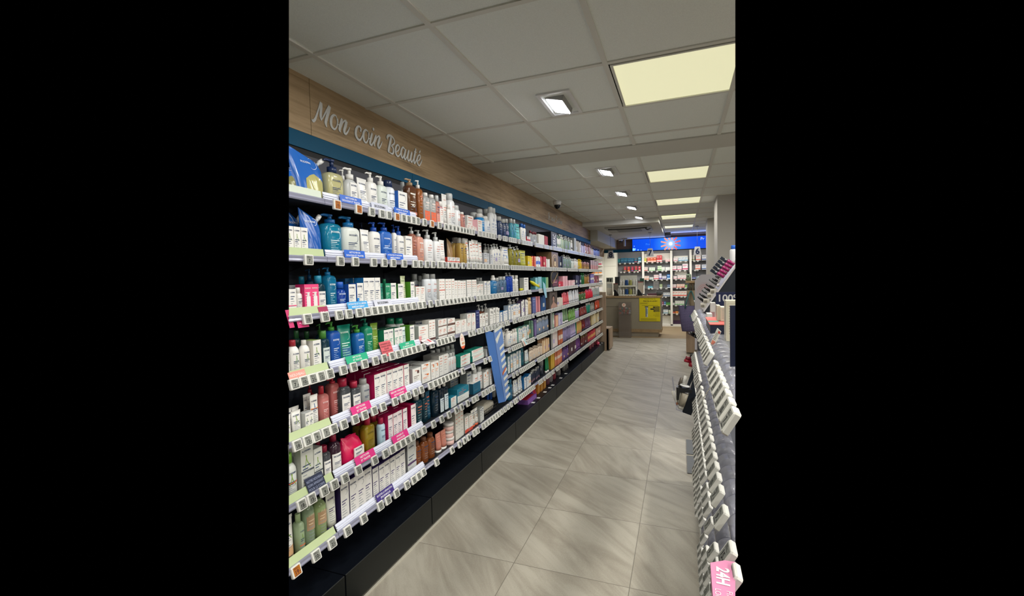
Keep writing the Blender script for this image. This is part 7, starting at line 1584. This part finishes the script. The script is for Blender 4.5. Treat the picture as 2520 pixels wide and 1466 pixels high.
def f4(mb, y0, y1, z0, z1, X):
    M = lambda u, v: (X+.001, y0+(y1-y0)*u, z0+(z1-z0)*v); M2 = lambda u, v: (X+.0016, y0+(y1-y0)*u, z0+(z1-z0)*v); M3 = lambda u, v: (X+.0022, y0+(y1-y0)*u, z0+(z1-z0)*v)
    H = mat('1c1618'); S = mat('b08878')
    mb.add([M(.5+.20*math.cos(t), .62+.17*math.sin(t)) for t in [i*.3142 for i in range(20)]], [tuple(range(20))], H)
    mb.add([M2(q[0], q[1]) for q in ((.12, .0), (.16, .18), (.34, .28), (.42, .34), (.43, .45), (.57, .45), (.58, .34), (.70, .27), (.9, .17), (.95, .0))], [tuple(range(10))], S)
    mb.add([M2(.49+.125*math.cos(t), .56+.145*math.sin(t)) for t in [i*.3142 for i in range(20)]], [tuple(range(20))], S)
    for sx_ in (-.05, .05): mb.add([M3(.49+sx_+.022*math.cos(t), .585+.009*math.sin(t)) for t in [i*.785 for i in range(8)]], [tuple(range(8))], H)
    bar(mb, M3, .45, .53, .485, .497, mat('8a4a48')); bar(mb, M3, .482, .50, .52, .575, mat('9a7264'))
    text(mb, 'LIERAC', M2, .5, .90, .07, mat('b8b0ac'), maxw=.8)
showcard(3, 1352, 1371, 719, '5a504c', 'grey-brown display box with a woman portrait, fourth shelf', f4, dep=.05)
mb = MB(); p = onX(1352, 764, -1.50); e = onX(1356, 764, -1.50); mb.box(-1.72, -1.49, p.y, e.y, BOARD[5]+.002, BOARD[4]-.03, mat('101114', .5)); mb.box(-1.49, -1.486, p.y, e.y, BOARD[5]+.002, BOARD[4]-.03, mat('8a8a88', .5)); solo('shelf_divider', mb, 'upright black divider between cream bottles and blush cartons, sixth shelf', 'divider')
mb = MB(); mb.box(-1.72, -1.49, p.y, e.y, BOARD[4]+.002, BOARD[3]-.03, mat('101114', .5)); mb.box(-1.49, -1.486, p.y, e.y, BOARD[4]+.002, BOARD[3]-.03, mat('8a8a88', .5)); solo('shelf_divider', mb, 'upright black divider beside the clear bluish bottles, fifth shelf', 'divider')
# yellow tubes lying on the third shelf, light blue wobbler
for i, (s_, e_) in enumerate((((1305, 692), (1322, 705)), ((1311, 697), (1328, 707)))):
    p, e = onX(*s_, -1.52), onX(*e_, -1.50); mb = MB(); mb.tube([p, p.lerp(e, .3), p.lerp(e, .7), e], [.008, .021, .021, .006], mat('d8d020', .35), 12); e2 = e-(e-p)*0
    solo('yellow_tube', mb, ['plump yellow tube leaning on the third shelf, upper one', 'plump yellow tube leaning on the third shelf, lower one'][i], 'tube', group='yellow tubes on the third shelf')
mb = MB(); p = onX(1284, 706, -1.52); mb.tube([(p.x, p.y-.06, BOARD[2]+.014), (p.x, p.y+.06, BOARD[2]+.014)], .013, mat('d8d020', .35), 12); solo('yellow_tube', mb, 'short yellow tube lying flat left of the tall white carton', 'tube')
mb = MB(); ps = [(1336, 692), (1342, 700), (1345, 718), (1346, 732), (1343, 733), (1338, 716)]; q = [onX(*s, -1.44) for s in ps]; mb.prism([(p.y, p.z) for p in q], 'X', -1.442, -1.44, mat('9ac8dc', .4)); solo('shelf_wobbler', mb, 'light blue leaf-shaped wobbler dangling from the third shelf', 'wobbler')
# wire basket with a folded cloth bag on the bottom shelf
bk = thing('wire_basket', 'black wire basket on the bottom shelf near the blue display', 'basket'); c0 = onX(1186, 1010, -1.52); c1 = onX(1220, 985, -1.52); z0 = BOARD[6]+.004
mb = MB(); xs = (-1.66, -1.50)
for z, gq in ((z0, .012), (z0+.03, .006), (z0+.06, 0)):
    mb.tube([(xs[0]+gq, c0.y+gq, z), (xs[1]-gq, c0.y+gq, z), (xs[1]-gq, c1.y-gq, z), (xs[0]+gq, c1.y-gq, z)], .0022, mat('141414', .4), 6, True)
for i in range(7): y = c0.y+.012+(c1.y-c0.y-.024)*i/6; mb.tube([(xs[1], y, z0+.06), (xs[1]-.012, y, z0), (xs[0]+.012, y, z0), (xs[0], y, z0+.06)], .0018, mat('141414', .4), 6)
part('wire_frame', mb, bk)
mb = MB(); mb.loft([(z0+.008, .8, .8), (z0+.05, .95, .95), (z0+.075, .9, .9), (z0+.09, .5, .5)], mat('a8a294', .7), .072, (c1.y-c0.y)*.47, 4, 24, -1.58, (c0.y+c1.y)/2)
mb.v = [(x, y, z+.004*math.sin(x*80+y*50)) for x, y, z in mb.v]; solo('cloth_pouch', mb, 'folded beige cloth pouch with dark edge lying in the wire basket', 'pouch')
for i, px in enumerate((1205, 1213, 1222)):
    p = onX(px, 965, -1.66); mb = MB(); mb.rbox(-.01, .01, -.022, .022, 0, .10, .004, mat(['1c4a94', '1c4a94', 'd8dad6'][i], .4)); solo('cosmetic_box', mb, ['blue carton behind the wire basket, left one', 'blue carton behind the wire basket, right one', 'white carton behind the wire basket'][i], 'box', (-1.685, p.y, z0-.003))
# goods on the black base ledge
ZL = .184
def ledge(px, py, X=-1.50): return onZ(px, py, ZL)
mb = MB(); a, c = onZ(1272, 994, ZL+.002), onZ(1312, 986, ZL+.002); mb.box(-1.62, -1.50, a.y, a.y+.30, ZL+.001, ZL+.045, mat('8a5ab0', .45)); mb.box(-1.61, -1.52, a.y+.02, a.y+.28, ZL+.045, ZL+.0462, mat('c02a3c', .45)); solo('gift_box', mb, 'flat purple gift box with red lid print lying on the ledge', 'gift box')
mb = MB(); mb.box(-.012, .012, 0, .10, 0, .13, mat('9a5ab8', .45)); mb.box(.012, .0132, .012, .088, .01, .12, mat('d02c48', .45)); o = solo('gift_box', mb, 'purple and red gift box leaning back on the base ledge', 'gift box', (-1.55, onZ(1316, 975, ZL).y-.02, ZL+.006), (0, math.radians(-22), 0))
mb = MB(); mb.box(-1.64, -1.53, onZ(1290, 985, ZL).y+.20, onZ(1290, 985, ZL).y+.34, ZL+.001, ZL+.06, mat('5a3a7a', .45)); 
for i in range(3):
    y = onX(1319+i*8, 960, -1.55).y; q = MB(); q.box(-.03, .03, 0, .085, 0, .16, mat('c8842c', .45)); q.box(.03, .0312, .01, .075, .02, .14, mat('d8a040', .45)); solo('gift_box', q, f'upright golden-orange gift box on the ledge, {ORD[i]} of three', 'gift box', (-1.56, y, ZL+.001), group='golden-orange gift boxes on the ledge')
for i, px in enumerate((1346, 1354, 1362, 1374)):
    y = onX(px, 930, -1.56).y; ps = package('bag', .09, .07, .14, dict(c=['6a3a48', '8a8488', '8a3040', 'a09a98'][i]), 2)[0][1]; solo('gift_pouch', ps, f'{["plum", "grey", "dark red", "pale grey"][i]} gift pouch on the base ledge', 'pouch', (-1.565, y, ZL+.001))
for i in range(3):
    y = onX(1386+i*4, 905, -1.56).y; q = MB(); q.loft([(0, 1, .8), (.08, .6, 1), (.15, .9, .6)], mat('a8a8a4', .4), .03, .03, 2, 10); solo('gift_pouch', q, f'striped silver pouch on the base ledge, {ORD[i]} of three', 'pouch', (-1.56, y, ZL+.001), group='silver pouches on the ledge')
for i in range(4):
    y = onX(1451+i*6, 845, -1.56).y; ps = package('cap', .06, .06, .13, dict(c='c8707c', c2='b85a68'), 3)[0][1]; solo('capped_bottle', ps, f'pink bottle on the far end of the base ledge, {ORD[i]} of four', 'bottle', (-1.56, y, ZL+.001), group='pink bottles on the base ledge')
mb = MB(); mb.loft([(0, .7, .7), (.03, 1, 1), (.06, .7, .7)], mat('d8506c', .4), .04, .05, 2, 12); solo('bath_puff', mb, 'small bright pink puff at the far end of the ledge', 'bath puff', (-1.50, 8.6, ZL+.001))
for i, (px, py) in enumerate(((1312, 990.5), (1325, 979), (1341, 964.5), (1352, 954), (1359, 947.5), (1378, 930), (1390, 919), (1476, 848), (1481, 844))):
    p = onZ(px, py, ZL); q = MB(); q.box(-.018, .018, -.022, .022, 0, .002, mat('e4e4e0')); solo('ledge_tag', q, f'tiny white tag lying on the base ledge, {ordw(i+1)} from the camera end', 'price tag', (max(-1.48, min(-1.462, p.x)), p.y, ZL+.0005), group='white tags on the base ledge')
